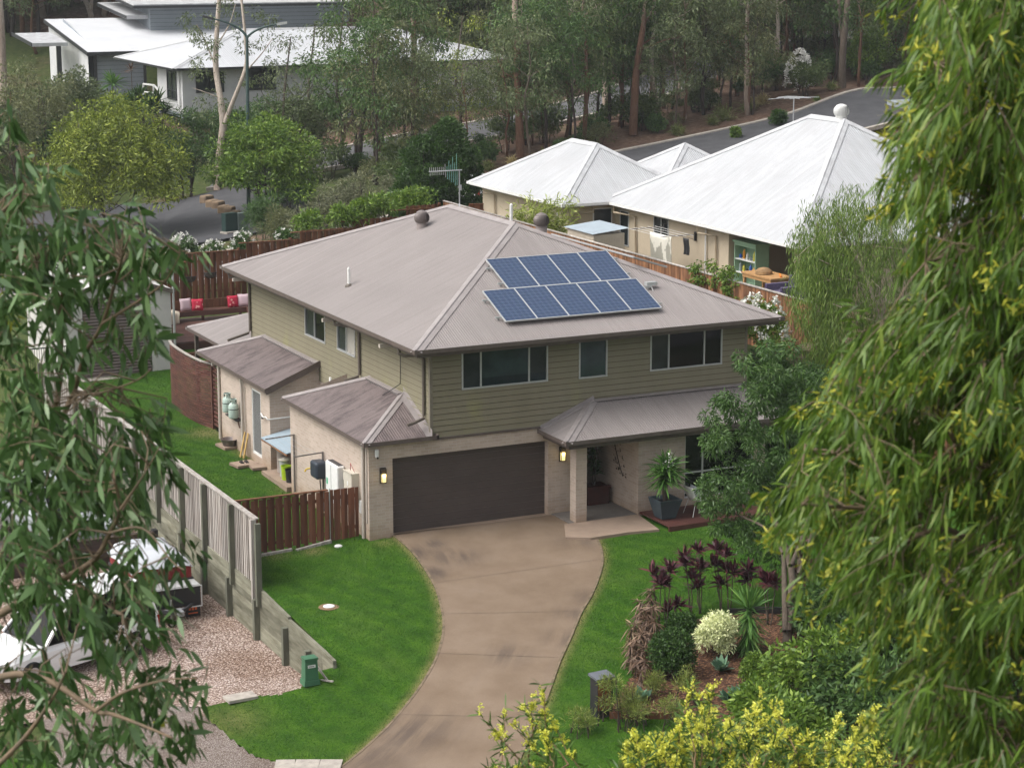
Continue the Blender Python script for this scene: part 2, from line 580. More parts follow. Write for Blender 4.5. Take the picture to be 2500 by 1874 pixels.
def HB(x, y):
    z = H(x, y)
    lot = sstep(-24, -20, y) * sstep(36, 32, y) * sstep(-20, -17, x) * sstep(34, 31, x)
    house = sstep(-.3, .2, y) * sstep(15, 14.6, y) * sstep(0, .4, x) * sstep(12.1, 11.7, x)
    return z - 0.1 - 0.03 * (1 - lot) - 0.3 * house


grid(xs, ys, HB, 'ground', M['ground'])

# front lawn and back lawn
m, n, l, b = _nm('lawn_grass')
v = _coord(n)
fine = _noise(n, l, _map(n, l, v, (1, 1, 1)), 26.0, 6, 0.75)
mid = _noise(n, l, v, 2.2, 5, 0.65)
big = _noise(n, l, v, 0.45, 4)
strp = n.new("ShaderNodeTexWave"); strp.inputs['Scale'].default_value = 0.42; strp.inputs['Distortion'].default_value = 9; strp.inputs['Detail'].default_value = 2
strp.inputs['Detail Scale'].default_value = 0.6
rot = n.new("ShaderNodeMapping"); rot.inputs['Rotation'].default_value = (0, 0, R(-22)); l.new(v, rot.inputs['Vector']); l.new(rot.outputs[0], strp.inputs['Vector'])
col = _ramp(n, l, fine, [(0.25, (0.016, 0.052, 0.005)), (0.5, (0.042, 0.122, 0.009)), (0.8, (0.1, 0.205, 0.02))])
col = _mix(n, l, 1.0, col, _ramp(n, l, mid, [(0.3, (0.6, 0.64, 0.6)), (0.75, (1.3, 1.15, 1.0))]), 'MULTIPLY')
col = _mix(n, l, 1.0, col, _ramp(n, l, strp.outputs['Fac'], [(0.1, (0.86, 0.9, 0.9)), (0.9, (1.16, 1.08, 1.0))]), 'MULTIPLY')
col = _mix(n, l, _ramp(n, l, big, [(0.52, (0, 0, 0)), (0.75, (0.35, 0.35, 0.35))]), col, (0.12, 0.19, 0.03))
at_ = n.new("ShaderNodeAttribute"); at_.attribute_name = 'worn'
ed = _math(n, l, 'MULTIPLY', at_.outputs['Fac'], _math(n, l, 'MULTIPLY_ADD', mid, 1.6, 0.1))
col = _mix(n, l, ed, col, _mix(n, l, fine, (0.2, 0.17, 0.07), (0.3, 0.24, 0.11)))
l.new(col, b.inputs['Base Color'])
b.inputs['Roughness'].default_value = 0.9; b.inputs['Specular IOR Level'].default_value = 0.15
_bump(n, l, b, fine, 0.9, 0.05)
M['lawn'] = m

DL = [(940, 1290), (961, 1308), (1012, 1354), (1058, 1423), (1077, 1480), (1083, 1533), (1069, 1597), (1035, 1662), (982, 1734), (917, 1803), (841, 1867), (730, 1945), (640, 2000)]
DR = [(1425, 1281), (1440, 1301), (1461, 1324), (1470, 1354), (1468, 1388), (1446, 1449), (1419, 1495), (1392, 1559), (1366, 1616), (1343, 1681), (1320, 1738), (1286, 1814), (1250, 1890), (1200, 1980), (1160, 2050)]


def resample(P, n):
    P = np.asarray(P, float)
    # smooth (Catmull-Rom) then even spacing
    Q = []
    for i in range(len(P) - 1):
        p0, p1, p2, p3 = P[max(i - 1, 0)], P[i], P[i + 1], P[min(i + 2, len(P) - 1)]
        for t in np.linspace(0, 1, 9)[:-1]:
            Q.append(0.5 * ((2 * p1) + (-p0 + p2) * t + (2 * p0 - 5 * p1 + 4 * p2 - p3) * t * t + (-p0 + 3 * p1 - 3 * p2 + p3) * t ** 3))
    Q.append(P[-1]); Q = np.array(Q)
    s = np.r_[0, np.cumsum(np.linalg.norm(np.diff(Q, axis=0), axis=1))]
    t = np.linspace(0, s[-1], n)
    return np.c_[tuple(np.interp(t, s, Q[:, k]) for k in range(Q.shape[1]))]


WL = np.array([atg(u, v_, HM)[:2] for u, v_ in DL]); WR = np.array([atg(u, v_, HM)[:2] for u, v_ in DR])
WL = np.vstack([[0.6, -.02], WL[1:]]); WR = np.vstack([[5.62, -.02], WR[1:]])
EL = resample(WL, 90); ER = resample(WR, 90)


def dist_to(P, x, y):
    d = np.full(x.shape, 1e9)
    for i in range(len(P) - 1):
        a, b_ = P[i], P[i + 1]
        ab = b_ - a; L2 = (ab ** 2).sum() + 1e-12
        t = np.clip(((x - a[0]) * ab[0] + (y - a[1]) * ab[1]) / L2, 0, 1)
        d = np.minimum(d, np.hypot(x - a[0] - t * ab[0], y - a[1] - t * ab[1]))
    return d


def inpoly(P, x, y):
    r = np.zeros(np.shape(x), bool)
    n_ = len(P)
    for i in range(n_):
        x1, y1 = P[i]; x2, y2 = P[(i + 1) % n_]
        c = ((y1 > y) != (y2 > y)) & (x < (x2 - x1) * (y - y1) / (y2 - y1 + 1e-12) + x1)
        r ^= c
    return r


def worn(o, polys, w0=0.16, k=0.8, extra=None):
    me = o.data
    co = np.empty(len(me.vertices) * 3); me.vertices.foreach_get("co", co); co = co.reshape(-1, 3)
    d = np.full(len(co), 1e9)
    for P in polys: d = np.minimum(d, dist_to(P, co[:, 0], co[:, 1]))
    a = k * np.exp(-(d / w0) ** 2)
    for (ex, ey, er, ek) in extra or []: a = np.maximum(a, ek * np.exp(-(((co[:, 0] - ex) ** 2 + (co[:, 1] - ey) ** 2) / er ** 2)))
    at = me.attributes.new('worn', 'FLOAT', 'POINT')
    at.data.foreach_set('value', a.astype(np.float32))


# edge of the front lawn on the street and gravel side
LAWN_F = [tuple(atg(u, v_, HM)[:2]) for u, v_ in [(770, 1640), (735, 1678), (680, 1695), (623, 1698), (560, 1712), (490, 1728), (505, 1750), (560, 1800), (620, 1845), (690, 1862), (760, 1864), (850, 1866)]]
LAWN_POLY = [(XW + .06, 0.5), (XW + .06, -7.3)] + LAWN_F + [(-2.5, -18), (3, -24), (13, -22), (15.5, -8), (15.5, 2.5), (12.2, 2.5), (12.2, -1.3), (-.02, -.0), (-.02, .5)]


def in_front(x, y):
    return inpoly(LAWN_POLY, x, y)


lf = grid(np.arange(-9, 16, .06), np.arange(-20, 3, .06), HM, 'front_lawn', M['lawn'], keep=in_front)
_p = atg(560, 1760, HM)
worn(lf, [EL, ER], 0.17, 0.8, [(_p[0], _p[1], 0.7, 0.45), (-1.6, .1, .35, .6), (.3, -.4, .3, .4), (-2.6, .3, .4, .35)])
BL = [(XW + .06, 0.55), (-.02, 0.55), (-.02, 6.3), (.3, 6.3), (.3, 13.4), (.5, 15.2), (1.0, 19), (3.2, 26), (XW + .06, 26)]
lb = grid(np.arange(-4, 4, .1), np.arange(.5, 27, .1), HM, 'back_lawn', M['lawn'], keep=lambda x, y: inpoly(BL, x, y))
_p = atg(470, 1080, HM)
worn(lb, [np.array([(.15, 6.3), (.2, 13.4), (.4, 15.2)])], 0.22, 0.7, [(.1, 14.4, .7, .8), (.1, 6.6, .5, .4)])

# driveway: coloured concrete with cut joints
m, n, l, b = _nm('driveway_concrete')
v = _coord(n)
f1 = _noise(n, l, v, 0.9, 6, 0.6); f2 = _noise(n, l, v, 40, 4, 0.7)
col = _ramp(n, l, f1, [(0.3, (0.165, 0.118, 0.08)), (0.55, (0.2, 0.147, 0.104)), (0.75, (0.225, 0.17, 0.125))])
col = _mix(n, l, 1.0, col, _ramp(n, l, f2, [(0.3, (0.86, 0.86, 0.86)), (0.7, (1.05, 1.05, 1.05))]), 'MULTIPLY')
uv = n.new("ShaderNodeUVMap").outputs[0]
s3 = _noise(n, l, _map(n, l, uv, (2.2, 0.28, 1)), 1.0, 5, 0.6)
at_ = n.new("ShaderNodeAttribute"); at_.attribute_name = 'stain'
k = _math(n, l, 'MULTIPLY', at_.outputs['Fac'], _ramp(n, l, s3, [(0.34, (0, 0, 0)), (0.56, (1, 1, 1))]))
col = _mix(n, l, k, col, (0.06, 0.046, 0.04))
col = _mix(n, l, _ramp(n, l, s3, [(0.55, (0, 0, 0)), (0.8, (0.18, 0.18, 0.18))]), col, (0.13, 0.1, 0.08))
l.new(col, b.inputs['Base Color']); b.inputs['Roughness'].default_value = 0.85; b.inputs['Specular IOR Level'].default_value = 0.2
_bump(n, l, b, f2, 0.2, 0.01)
M['drive'] = m
M['joint'] = plain('joint_line', (0.12, 0.085, 0.065), 0.9)
M['drive_edge'] = pm('driveway_edge', (0.2, 0.15, 0.1), (0.1, 0.08, 0.05), 6, 0.9)

nc = 41
V = []; UV = []; st = []
for i in range(90):
    for j in range(nc):
        t = j / (nc - 1)
        p = EL[i] * (1 - t) + ER[i] * t
        V.append((p[0], p[1], float(0)))
        UV.append((t * 4, i * 0.22))
V = np.array(V); V[:, 2] = HM(V[:, 0], V[:, 1]) + 0.022
V[:nc, 2] = -0.004
f = np.array([(i * nc + j, (i + 1) * nc + j, (i + 1) * nc + j + 1, i * nc + j + 1) for i in range(89) for j in range(nc - 1)])
dv = _obj('driveway', V, f, M['drive'], None, uv=UV, smooth=True)
dv['kind'] = 'structure'
a = np.zeros(len(V))
for (u_, v_, rx, k) in [(1010, 1350, .55, 1), (1110, 1360, .7, .75), (1060, 1330, .4, .8), (1050, 1400, .5, .9), (1420, 1320, .6, .5), (1240, 1600, .5, .6), (1390, 1560, .5, .7), (1400, 1500, .4, .6), (1000, 1790, 1.0, .7), (900, 1850, 1.0, .6), (1440, 1460, .5, .5)]:
    p = atg(u_, v_, HM)
    a = np.maximum(a, k * np.exp(-((V[:, 0] - p[0]) ** 2 + (V[:, 1] - p[1]) ** 2) / rx ** 2))
at = dv.data.attributes.new('stain', 'FLOAT', 'POINT'); at.data.foreach_set('value', a.astype(np.float32))
for E_, sg in ((EL, 1), (ER, -1)):
    mb = MB()
    path = [(p[0], p[1], float(HM(p[0], p[1]))) for p in E_[1:]]
    sweep(mb, path, [(-.03, -.06), (.03, -.06), (.03, .026), (-.03, .03)])
    mb.build('driveway_edge_strip', M['drive_edge'], kind='structure')
mb = MB()
for (a0, a1) in [((1058, 1425), (1470, 1366)), ((1080, 1500), (1420, 1493)), ((1071, 1596), (1364, 1606)), ((970, 1745), (1310, 1754))]:
    p0 = atg(*a0, HM)[:2]; p1 = atg(*a1, HM)[:2]
    for k in range(12):
        q0 = p0 + (p1 - p0) * (k / 12 + .004); q1 = p0 + (p1 - p0) * ((k + 1) / 12 + .004)
        d = (p1 - p0) / np.linalg.norm(p1 - p0); nn = np.array([-d[1], d[0]]) * .006
        mb.add([(*(q0 - nn), float(HM(*q0)) + .027), (*(q1 - nn), float(HM(*q1)) + .027), (*(q1 + nn), float(HM(*q1)) + .027), (*(q0 + nn), float(HM(*q0)) + .027)], [(0, 1, 2, 3)])
mb.build('driveway_joint', M['joint'], kind='structure')

# porch slab, path and the grey landing
M['porch'] = pm('porch_paint', (0.17, 0.155, 0.14), (0.14, 0.125, 0.115), 5, 0.8)
mb = MB(); mb.prism([(5.62, -.02), (5.62, -1.15), (7.8, -1.15), (7.8, -.0), (7.79, 2.3), (6.3, 2.3), (6.3, 0)], -.2, 0.03)
mb.build('porch_floor', M['porch'], kind='structure')
M['path'] = pm('path_concrete', (0.3, 0.225, 0.17), (0.25, 0.185, 0.14), 2.0, 0.85)
mb = MB(); mb.prism([(5.45, -1.155), (4.9, -2.3), (5.5, -2.65), (6.7, -2.62), (7.62, -2.75), (7.82, -1.155)], -.25, lambda x, y: 0.028 + 0.012 * (y + 1.15)); mb.build('path', M['path'], kind='structure')
def pebble(name, scale, cols, rough=0.9):
    m, n, l, b = _nm(name)
    v = _coord(n)
    t = n.new("ShaderNodeTexVoronoi"); t.inputs['Scale'].default_value = scale; l.new(v, t.inputs['Vector'])
    sp = n.new("ShaderNodeSeparateColor"); l.new(t.outputs['Color'], sp.inputs[0])
    col = _ramp(n, l, sp.outputs[0], [(0.05, cols[0]), (0.45, cols[1]), (0.95, cols[2])])
    col = _mix(n, l, 1.0, col, _ramp(n, l, t.outputs['Distance'], [(0.25, (1, 1, 1)), (0.6, (0.35, 0.3, 0.28))]), 'MULTIPLY')
    big = _noise(n, l, v, 0.7, 5)
    col = _mix(n, l, 1.0, col, _ramp(n, l, big, [(0.35, (0.75, 0.68, 0.62)), (0.65, (1.08, 1.08, 1.08))]), 'MULTIPLY')
    l.new(col, b.inputs['Base Color']); b.inputs['Roughness'].default_value = rough; b.inputs['Specular IOR Level'].default_value = 0.2
    inv = _math(n, l, 'SUBTRACT', 1.0, t.outputs['Distance'])
    _bump(n, l, b, inv, 0.8, 0.03)
    return m


M['gravel'] = pebble('pink_gravel', 22, [(0.26, 0.18, 0.145), (0.52, 0.42, 0.36), (0.74, 0.66, 0.61)])
M['aggregate'] = pebble('exposed_aggregate', 45, [(0.3, 0.26, 0.23), (0.4, 0.36, 0.33), (0.5, 0.46, 0.43)])
M['kerb'] = pm('kerb_concrete', (0.42, 0.38, 0.33), (0.3, 0.27, 0.24), 5, 0.9)
M['asphalt'] = pm('asphalt', (0.075, 0.075, 0.08), (0.055, 0.055, 0.06), 1.2, 0.85, bump=0.15, bscale=60)
M['asphalt_g'] = pm('old_asphalt', (0.13, 0.13, 0.135), (0.1, 0.1, 0.105), 0.8, 0.9, bump=0.15, bscale=60)

GE = LAWN_F[:6]
gp = [(XW - .02, -7.4)] + [(p[0] - .03, p[1] + .03) for p in GE[1:]]
_q = atg(330, 1700, HG)[:2]
GPOLY = [(XW - .03, 12), (-30, 12), (-30, _q[1] - 2)] + [tuple(atg(u, v_, HG)[:2]) for u, v_ in [(260, 1730), (400, 1722), (490, 1726)]] + [tuple(p) for p in reversed(gp)]
grid(np.arange(-26, XW + .05, .07), np.arange(-12, 12, .07), HG, 'gravel_yard', M['gravel'], dz=.01, keep=lambda x, y: inpoly(GPOLY, x, y))
# neighbour's drive of exposed aggregate, bottom left
AP = [tuple(atg(u, v_, HG)[:2]) for u, v_ in [(490, 1728), (505, 1750), (560, 1800), (620, 1845), (680, 1861), (690, 1990), (130, 1990), (140, 1860), (125, 1790), (60, 1740), (-60, 1730), (-60, 1640), (260, 1728), (400, 1722)]]
grid(np.arange(-20, 0, .08), np.arange(-18.5, -5, .08), H, 'neighbour_driveway', M['aggregate'], dz=.004, keep=lambda x, y: inpoly(AP, x, y))
m2 = grid(np.arange(-30, -4, .25), np.arange(-30, -8, .25), H, 'verge_grass', M['lawn'], dz=-.02, keep=lambda x, y: ~inpoly(AP, x, y) & ~inpoly(GPOLY, x, y) & (y < _q[1]))
grid(np.arange(-60, 61, 2.0), np.arange(-27, -18, 1.0), H, 'street', M['asphalt_g'], dz=-.03)
grid(np.arange(-60, 61, 2.0), np.arange(-50, -26.5, 1.5), H, 'far_verge', M['lawn'], dz=-.04)
# street kerb along the bottom edge
mb = MB()
kp = [atg(u, v_, H) for u, v_ in [(672, 1869), (720, 1868), (780, 1868), (835, 1868)]]
for a, b2, in zip(kp[:-1], kp[1:]):
    d = (b2 - a) * .985
    mb.beam(a + (0, 0, .0), a + d, .5, .1)
mb.build('street_kerb', M['kerb'], kind='structure')


def road(name, pts, width, mat, hf, dz=.0, n=70):
    P = resample(pts, n)
    T = np.gradient(P, axis=0); T /= np.linalg.norm(T, axis=1)[:, None]
    N = np.c_[-T[:, 1], T[:, 0]]
    k = 9; V = []
    for i in range(n):
        zc = float(hf(P[i, 0], P[i, 1]))
        wd = width[0] + (width[1] - width[0]) * i / (n - 1) if isinstance(width, tuple) else width
        for j in range(k):
            q = P[i] + N[i] * wd * (j / (k - 1) - .5)
            V.append((q[0], q[1], max(zc, float(hf(q[0], q[1]))) + dz))
    f = np.array([(i * k + j, i * k + j + 1, (i + 1) * k + j + 1, (i + 1) * k + j) for i in range(n - 1) for j in range(k - 1)])
    o = _obj(name, V, f, mat, None, smooth=True); o['kind'] = 'structure'
    V = np.array(V).reshape(n, k, 3)
    for sd_ in (0, k - 1):
        mb = MB()
        sweep(mb, [tuple(p) for p in V[:, sd_]], [(-.15, -.15), (.15, -.15), (.13, .07), (-.13, .09)])
        mb.build(name + '_kerb', M['kerb'], kind='structure')
    return P


road('near_road', NR, 7.2, M['asphalt'], HM)
FR = [tuple(p[:2]) for p in FARP[1:]]
road('far_road', FR, 5.5, M['asphalt_g'], HM)
# cul-de-sac head on the left
c0 = atz(400, 545, .8); c0_turn = (float(c0[0]), float(c0[1]))
mb = MB()
ring = [(c0[0] + 7.5 * math.cos(a), c0[1] + 9 * math.sin(a)) for a in np.linspace(0, 2 * math.pi, 49)[:-1]]
vs = [(c0[0], c0[1], float(HM(c0[0], c0[1])) + .012)] + [(x, y, float(HM(x, y)) + .012) for x, y in ring]
mid_ = [((x + c0[0]) / 2, (y + c0[1]) / 2) for x, y in ring]
mb.add(vs, [(0, 1 + i, 1 + (i + 1) % 48) for i in range(48)])
mb.build('turning_circle', M['asphalt'], kind='structure')
# ------------------------------------------------------------------ the house
X1, XR, YB = 1.861, 12.07, 14.938
ZE, OV, RP = 5.288, 0.735, 0.412
ZC = 2.614
house = thing('house', 'two storey house of cream brick and olive weatherboards under a grey brown hipped steel roof', 'house', (6, 6, 0))


def rects(s0, s1, z0, z1, holes):
    ss = sorted({s0, s1, *[min(max(h[k], s0), s1) for h in holes for k in (0, 1)]})
    zs = sorted({z0, z1, *[min(max(h[k], z0), z1) for h in holes for k in (2, 3)]})
    for a, b_ in zip(ss[:-1], ss[1:]):
        for c, d in zip(zs[:-1], zs[1:]):
            ms, mz = (a + b_) / 2, (c + d) / 2
            if b_ - a < 1e-5 or d - c < 1e-5: continue
            if any(h[0] < ms < h[1] and h[2] < mz < h[3] for h in holes): continue
            yield a, b_, c, d


def plane_map(kind, c):
    """(s, z, out) -> world for a wall facing -y ('f') or -x ('l')"""
    if kind == 'f': return lambda s, z, o: (s, c - o, z)
    return lambda s, z, o: (c - o, s, z)


def wall_panel(mb, kind, c, s0, s1, z0, z1, holes=(), depth=0.1):
    W = plane_map(kind, c)
    fl = (lambda q: q) if kind == 'f' else (lambda q: tuple(reversed(q)))
    for a, b_, c0_, d in rects(s0, s1, z0, z1, holes):
        mb.add([W(a, c0_, 0), W(b_, c0_, 0), W(b_, d, 0), W(a, d, 0)], [fl((0, 1, 2, 3))])
    for h in holes:                                     # reveals
        a, b_, c0_, d = h[:4]
        for (p, q) in (((a, c0_), (a, d)), ((b_, d), (b_, c0_)), ((a, d), (b_, d)), ((b_, c0_), (a, c0_))):
            mb.add([W(*p, 0), W(*q, 0), W(*q, -depth), W(*p, -depth)], [fl((0, 1, 2, 3))])


def boards(mb, kind, c, s0, s1, z0, z1, holes=(), exp=0.165, lap=0.02):
    W = plane_map(kind, c)
    fl = (lambda q: q) if kind == 'f' else (lambda q: tuple(reversed(q)))
    k = 0
    z = z0
    while z < z1 - 1e-4:
        zt = min(z + exp, z1)
        off = lambda q: lap * (1 - (q - z) / exp) + .003
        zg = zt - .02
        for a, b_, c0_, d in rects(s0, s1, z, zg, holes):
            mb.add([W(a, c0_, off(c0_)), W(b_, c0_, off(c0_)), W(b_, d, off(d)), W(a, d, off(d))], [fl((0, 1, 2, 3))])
        mb.cur = 1  # top strip of the board in dark colour: painted shade of the lap above
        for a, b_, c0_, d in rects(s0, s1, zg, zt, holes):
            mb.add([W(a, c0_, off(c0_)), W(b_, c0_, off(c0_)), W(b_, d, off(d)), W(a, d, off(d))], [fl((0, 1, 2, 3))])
        mb.cur = 0
        for a, b_, c0_, d in rects(s0, s1, z, zg, holes):
            if abs(c0_ - z) < 1e-6:
                mb.add([W(a, z, 0), W(b_, z, 0), W(b_, z, off(z)), W(a, z, off(z))], [fl((0, 1, 2, 3))])
        z = zt


# cladding paint: olive, mossy towards the bottom of the front wall
def clad_mat(name, c1, c2, moss):
    m, n, l, b = _nm(name)
    v = _coord(n)
    sp = n.new("ShaderNodeSeparateXYZ"); l.new(v, sp.inputs[0])
    f = _noise(n, l, _map(n, l, v, (1, 1, 0.35)), 1.6, 6)
    col = _ramp(n, l, f, [(0.3, c1), (0.7, c2)])
    if moss:
        a = _noise(n, l, _map(n, l, v, (1, 1, .3)), 1.3, 5)
        zz = _math(n, l, 'MULTIPLY_ADD', a, -2.0, sp.outputs[2])
        k = _ramp(n, l, _math(n, l, 'MULTIPLY_ADD', zz, -0.32, 0.72), [(0.35, (0, 0, 0)), (0.9, (.8, .8, .8))])
        col = _mix(n, l, k, col, moss)
        k2 = _ramp(n, l, _noise(n, l, _map(n, l, v, (1, 1, .5)), 0.8, 3), [(0.56, (0, 0, 0)), (0.7, (.5, .5, .5))])
        zk = _ramp(n, l, _math(n, l, 'MULTIPLY', _math(n, l, 'SUBTRACT', sp.outputs[2], 2.6), .7), [(0.45, (1, 1, 1)), (1, (0, 0, 0))])
        col = _mix(n, l, _math(n, l, 'MULTIPLY', k2, zk), col, (0.27, 0.27, 0.1))
    l.new(col, b.inputs['Base Color'])
    b.inputs['Roughness'].default_value = 0.65; b.inputs['Specular IOR Level'].default_value = 0.3
    return m


M['clad'] = clad_mat('olive_weatherboard', (0.2, 0.18, 0.122), (0.225, 0.203, 0.14), (0.2, 0.205, 0.088))
M['lapline'] = pm('lap_shadow_line', (.075, .06, .042), (.11, .095, .062), 2, .9)  # shadow line under each lap, painted as a dark grimy strip
M['trim'] = pm('corner_trim', (0.2, 0.18, 0.14), (0.17, 0.15, 0.115), 3, 0.6)

W1 = (2.81, 5.49, 3.92, 5.02); W2 = (6.48, 7.4, 3.89, 5.05); W3 = (8.81, 11.24, 3.9, 5.02)
LW1 = (7.96, 9.74, 3.9, 4.84); LW2 = (5.49, 6.96, 3.92, 4.84)
mb = MB()
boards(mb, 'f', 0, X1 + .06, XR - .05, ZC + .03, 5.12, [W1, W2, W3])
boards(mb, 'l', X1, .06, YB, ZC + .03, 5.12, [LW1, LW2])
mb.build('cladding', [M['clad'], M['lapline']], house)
mb = MB()
mb.add([(XR, 0, -.4), (XR, YB, -.4), (XR, YB, 5.15), (XR, 0, 5.15), (X1 + .2, YB, -.4), (X1 + .2, YB, 5.15)], [(0, 1, 2, 3), (1, 4, 5, 2)])
mb.box(X1 + .15, XR - .01, .15, YB - .02, 2.75, 5.1)
mb.build('inner_wall', M['trim'], house)
mb = MB(); mb.box(7.95, 11.95, 1.2, 1.3, 0, 2.45); mb.build('room_partition', M['black'], house)
mb = MB()
mb.box(X1 - .028, X1 + .06, -.03, .06, ZC - .02, 5.12); mb.build('corner_board', M['trim'], house)
mb = MB(); mb.box(XR - .05, XR + .03, -.03, .06, ZC, 5.12); mb.build('corner_board', M['trim'], house)
mb = MB(); mb.box(X1 - .028, X1 + .06, YB - .05, YB + .03, ZC, 5.12); mb.build('corner_board', M['trim'], house)
mb = MB(); mb.box(X1 + .06, 5.25, -.045, .0, ZC - .035, ZC + .028); mb.build('flashing', M['gutter'], house)

# brick ground storey
BRK = MB()
GD = (.709, 5.509, -.3, 2.19)
wall_panel(BRK, 'f', 0, 0, 6.3, -.7, ZC, [GD], .24)
wall_panel(BRK, 'l', 0, 0, 6.2, -.7, 2.78)
BRK.add([(0, 6.2, -.7), (X1, 6.2, -.7), (X1, 6.2, 3.3), (0, 6.2, 2.75)], [(3, 2, 1, 0)])
BRK.box(5.79, 6.14, -1.19, -.84, -.3, 2.46)                                   # porch column
wall_panel(BRK, 'f', -1.17, 7.81, 12.07, -.5, 2.5, [(9.35, 11.7, .3, 2.34)], .12)
wall_panel(BRK, 'l', 7.81, -1.17, 2.3, -.3, 2.5)
BRK.add([(12.07, -1.17, -.5), (12.07, 0, -.5), (12.07, 0, 2.6), (12.07, -1.17, 2.6)], [(0, 1, 2, 3)])
BRK.add([(6.3, 0, 0), (6.3, 2.3, 0), (6.3, 2.3, 2.5), (6.3, 0, 2.5)], [(0, 1, 2, 3)])
wall_panel(BRK, 'f', 2.3, 6.3, 7.81, 0, 2.5, [(6.45, 7.5, .0, 2.2)], .1)
LY0 = 8.58
DOOR = (9.42, 10.28, .12, 2.24)
wall_panel(BRK, 'l', .2, LY0, 13.35, -.6, 2.5, [DOOR], .1)
BRK.add([(.2, LY0, -.6), (X1, LY0, -.6), (X1, LY0, 3.05), (.2, LY0, 2.4)], [(0, 1, 2, 3)])
BRK.add([(.2, 13.35, -.6), (X1, 13.35, -.6), (X1, 13.35, 3.05), (.2, 13.35, 2.4)], [(3, 2, 1, 0)])
wall_panel(BRK, 'l', X1 + .001, 6.2, YB, -.6, ZC)
BRK.build('brick_wall', M['brick'], house)

# garage door: sectional panels with grooves
g = MB()
y = .2
zs = np.linspace(0.0, 2.2, 12)
for a, b_ in zip(zs[:-1], zs[1:]):
    g.add([(.7, y, a + .008), (5.52, y, a + .008), (5.52, y, b_ - .008), (.7, y, b_ - .008), (.7, y + .02, b_), (5.52, y + .02, b_), (.7, y + .02, a), (5.52, y + .02, a)],
          [(0, 1, 2, 3), (3, 2, 5, 4), (6, 7, 1, 0)])
gd = g.build('garage_door', M['garage'], house)
mb = MB()
for z in zs[1:-1]: mb.box(.72, 5.5, y + .012, y + .022, z - .004, z + .004)
mb.build('panel_groove', plain('groove', (0.26, 0.22, 0.2), .6), gd)
mb = MB(); mb.box(.705, 5.51, .0, .24, -.3, -.002); mb.build('door_sill', M['path'], house)


def window(parent, kind, c, s0, s1, z0, z1, mull=(), trans=(), name='window', fm='alu', gm='glass', fw_=.045, proud=.03, back=.06, blind=None, sill=True, solid=False):
    W = plane_map(kind, c)
    f = MB()
    def bar(a, b_, z_a, z_b, p=proud, bk=back):
        q = [W(a, z_a, p), W(b_, z_b, -bk)]
        x0, x1 = sorted((q[0][0], q[1][0])); y0, y1 = sorted((q[0][1], q[1][1]))
        f.box(x0, x1, y0, y1, min(z_a, z_b), max(z_a, z_b))
    bar(s0, s0 + fw_, z0 + fw_, z1 - fw_); bar(s1 - fw_, s1, z0 + fw_, z1 - fw_); bar(s0, s1, z1 - fw_, z1, proud + .002); bar(s0, s1, z0, z0 + fw_, proud + .008)
    for q in mull: bar(q - .022, q + .022, z0 + fw_, z1 - fw_, proud - .006)
    for q in trans: bar(s0 + fw_, s1 - fw_, q - .022, q + .022, proud - .009)
    wf = f.build(name, M[fm], parent)
    p = MB()
    o = .012 if solid else proud - .042
    fl = (0, 1, 2, 3) if kind == 'f' else (3, 2, 1, 0)
    p.add([W(s0 + .02, z0 + .02, o), W(s1 - .02, z0 + .02, o), W(s1 - .02, z1 - .02, o), W(s0 + .02, z1 - .02, o)], [fl])
    p.build('pane', M[gm], wf)
    if blind:
        for i, (a, b_, za, zb, mt) in enumerate(blind):
            q = MB(); o2 = o + .004
            q.add([W(a, za, o2), W(b_, za, o2), W(b_, zb, o2), W(a, zb, o2)], [fl]); q.build('blind', M[mt], wf)
    return wf


M['blind_t'] = glass_mat('roller_blind_behind_glass', (0.035, 0.06, 0.06), .06)
M['screen_t'] = glass_mat('insect_screen', (0.032, 0.04, 0.043), .25)
window(house, 'f', 0, *W1, mull=(3.4, 4.9), blind=[(3.43, 4.87, 4.2, 4.97, 'blind_t'), (2.86, 3.37, 3.97, 4.97, 'screen_t'), (4.93, 5.44, 4.2, 4.97, 'screen_t')])
window(house, 'f', 0, *W2, blind=[(6.53, 7.35, 3.94, 5.0, 'blind_t')])
window(house, 'f', 0, *W3, mull=(9.43, 10.63), gm='glass_k', blind=[(8.86, 9.4, 3.95, 4.97, 'screen_t')])
window(house, 'l', X1, *LW1, mull=(8.9,), gm='glass_k', blind=[(8.93, 9.69, 3.95, 4.79, 'screen_t')])
M['curtain'] = pm('pale_curtain', (0.42, 0.4, 0.36), (0.36, 0.34, 0.3), 6, .5)
window(house, 'l', X1, *LW2, mull=(6.22,), blind=[(5.54, 6.19, 3.97, 4.79, 'curtain'), (6.25, 6.91, 3.97, 4.79, 'screen_t')])
window(house, 'f', -1.17, 9.35, 11.7, .3, 2.34, mull=(9.98,), trans=(1.05,), gm='glass_k', proud=-.05, back=.11)
# front entry: dark door with side light
mb = MB(); mb.box(6.46, 7.49, 2.32, 2.37, .03, 2.19)
dr = mb.build('front_door', M['black'], house)
mb = MB(); mb.box(7.3, 7.33, 2.27, 2.33, 1.0, 1.4); mb.build('handle', M['alu'], dr)
mb = MB(); mb.box(5.55, 12.2, -1.12, .3, 2.46, 2.5); mb.box(6.31, 7.8, .3, 2.3, 2.46, 2.5); mb.build('porch_ceiling', M['soffit'], house)

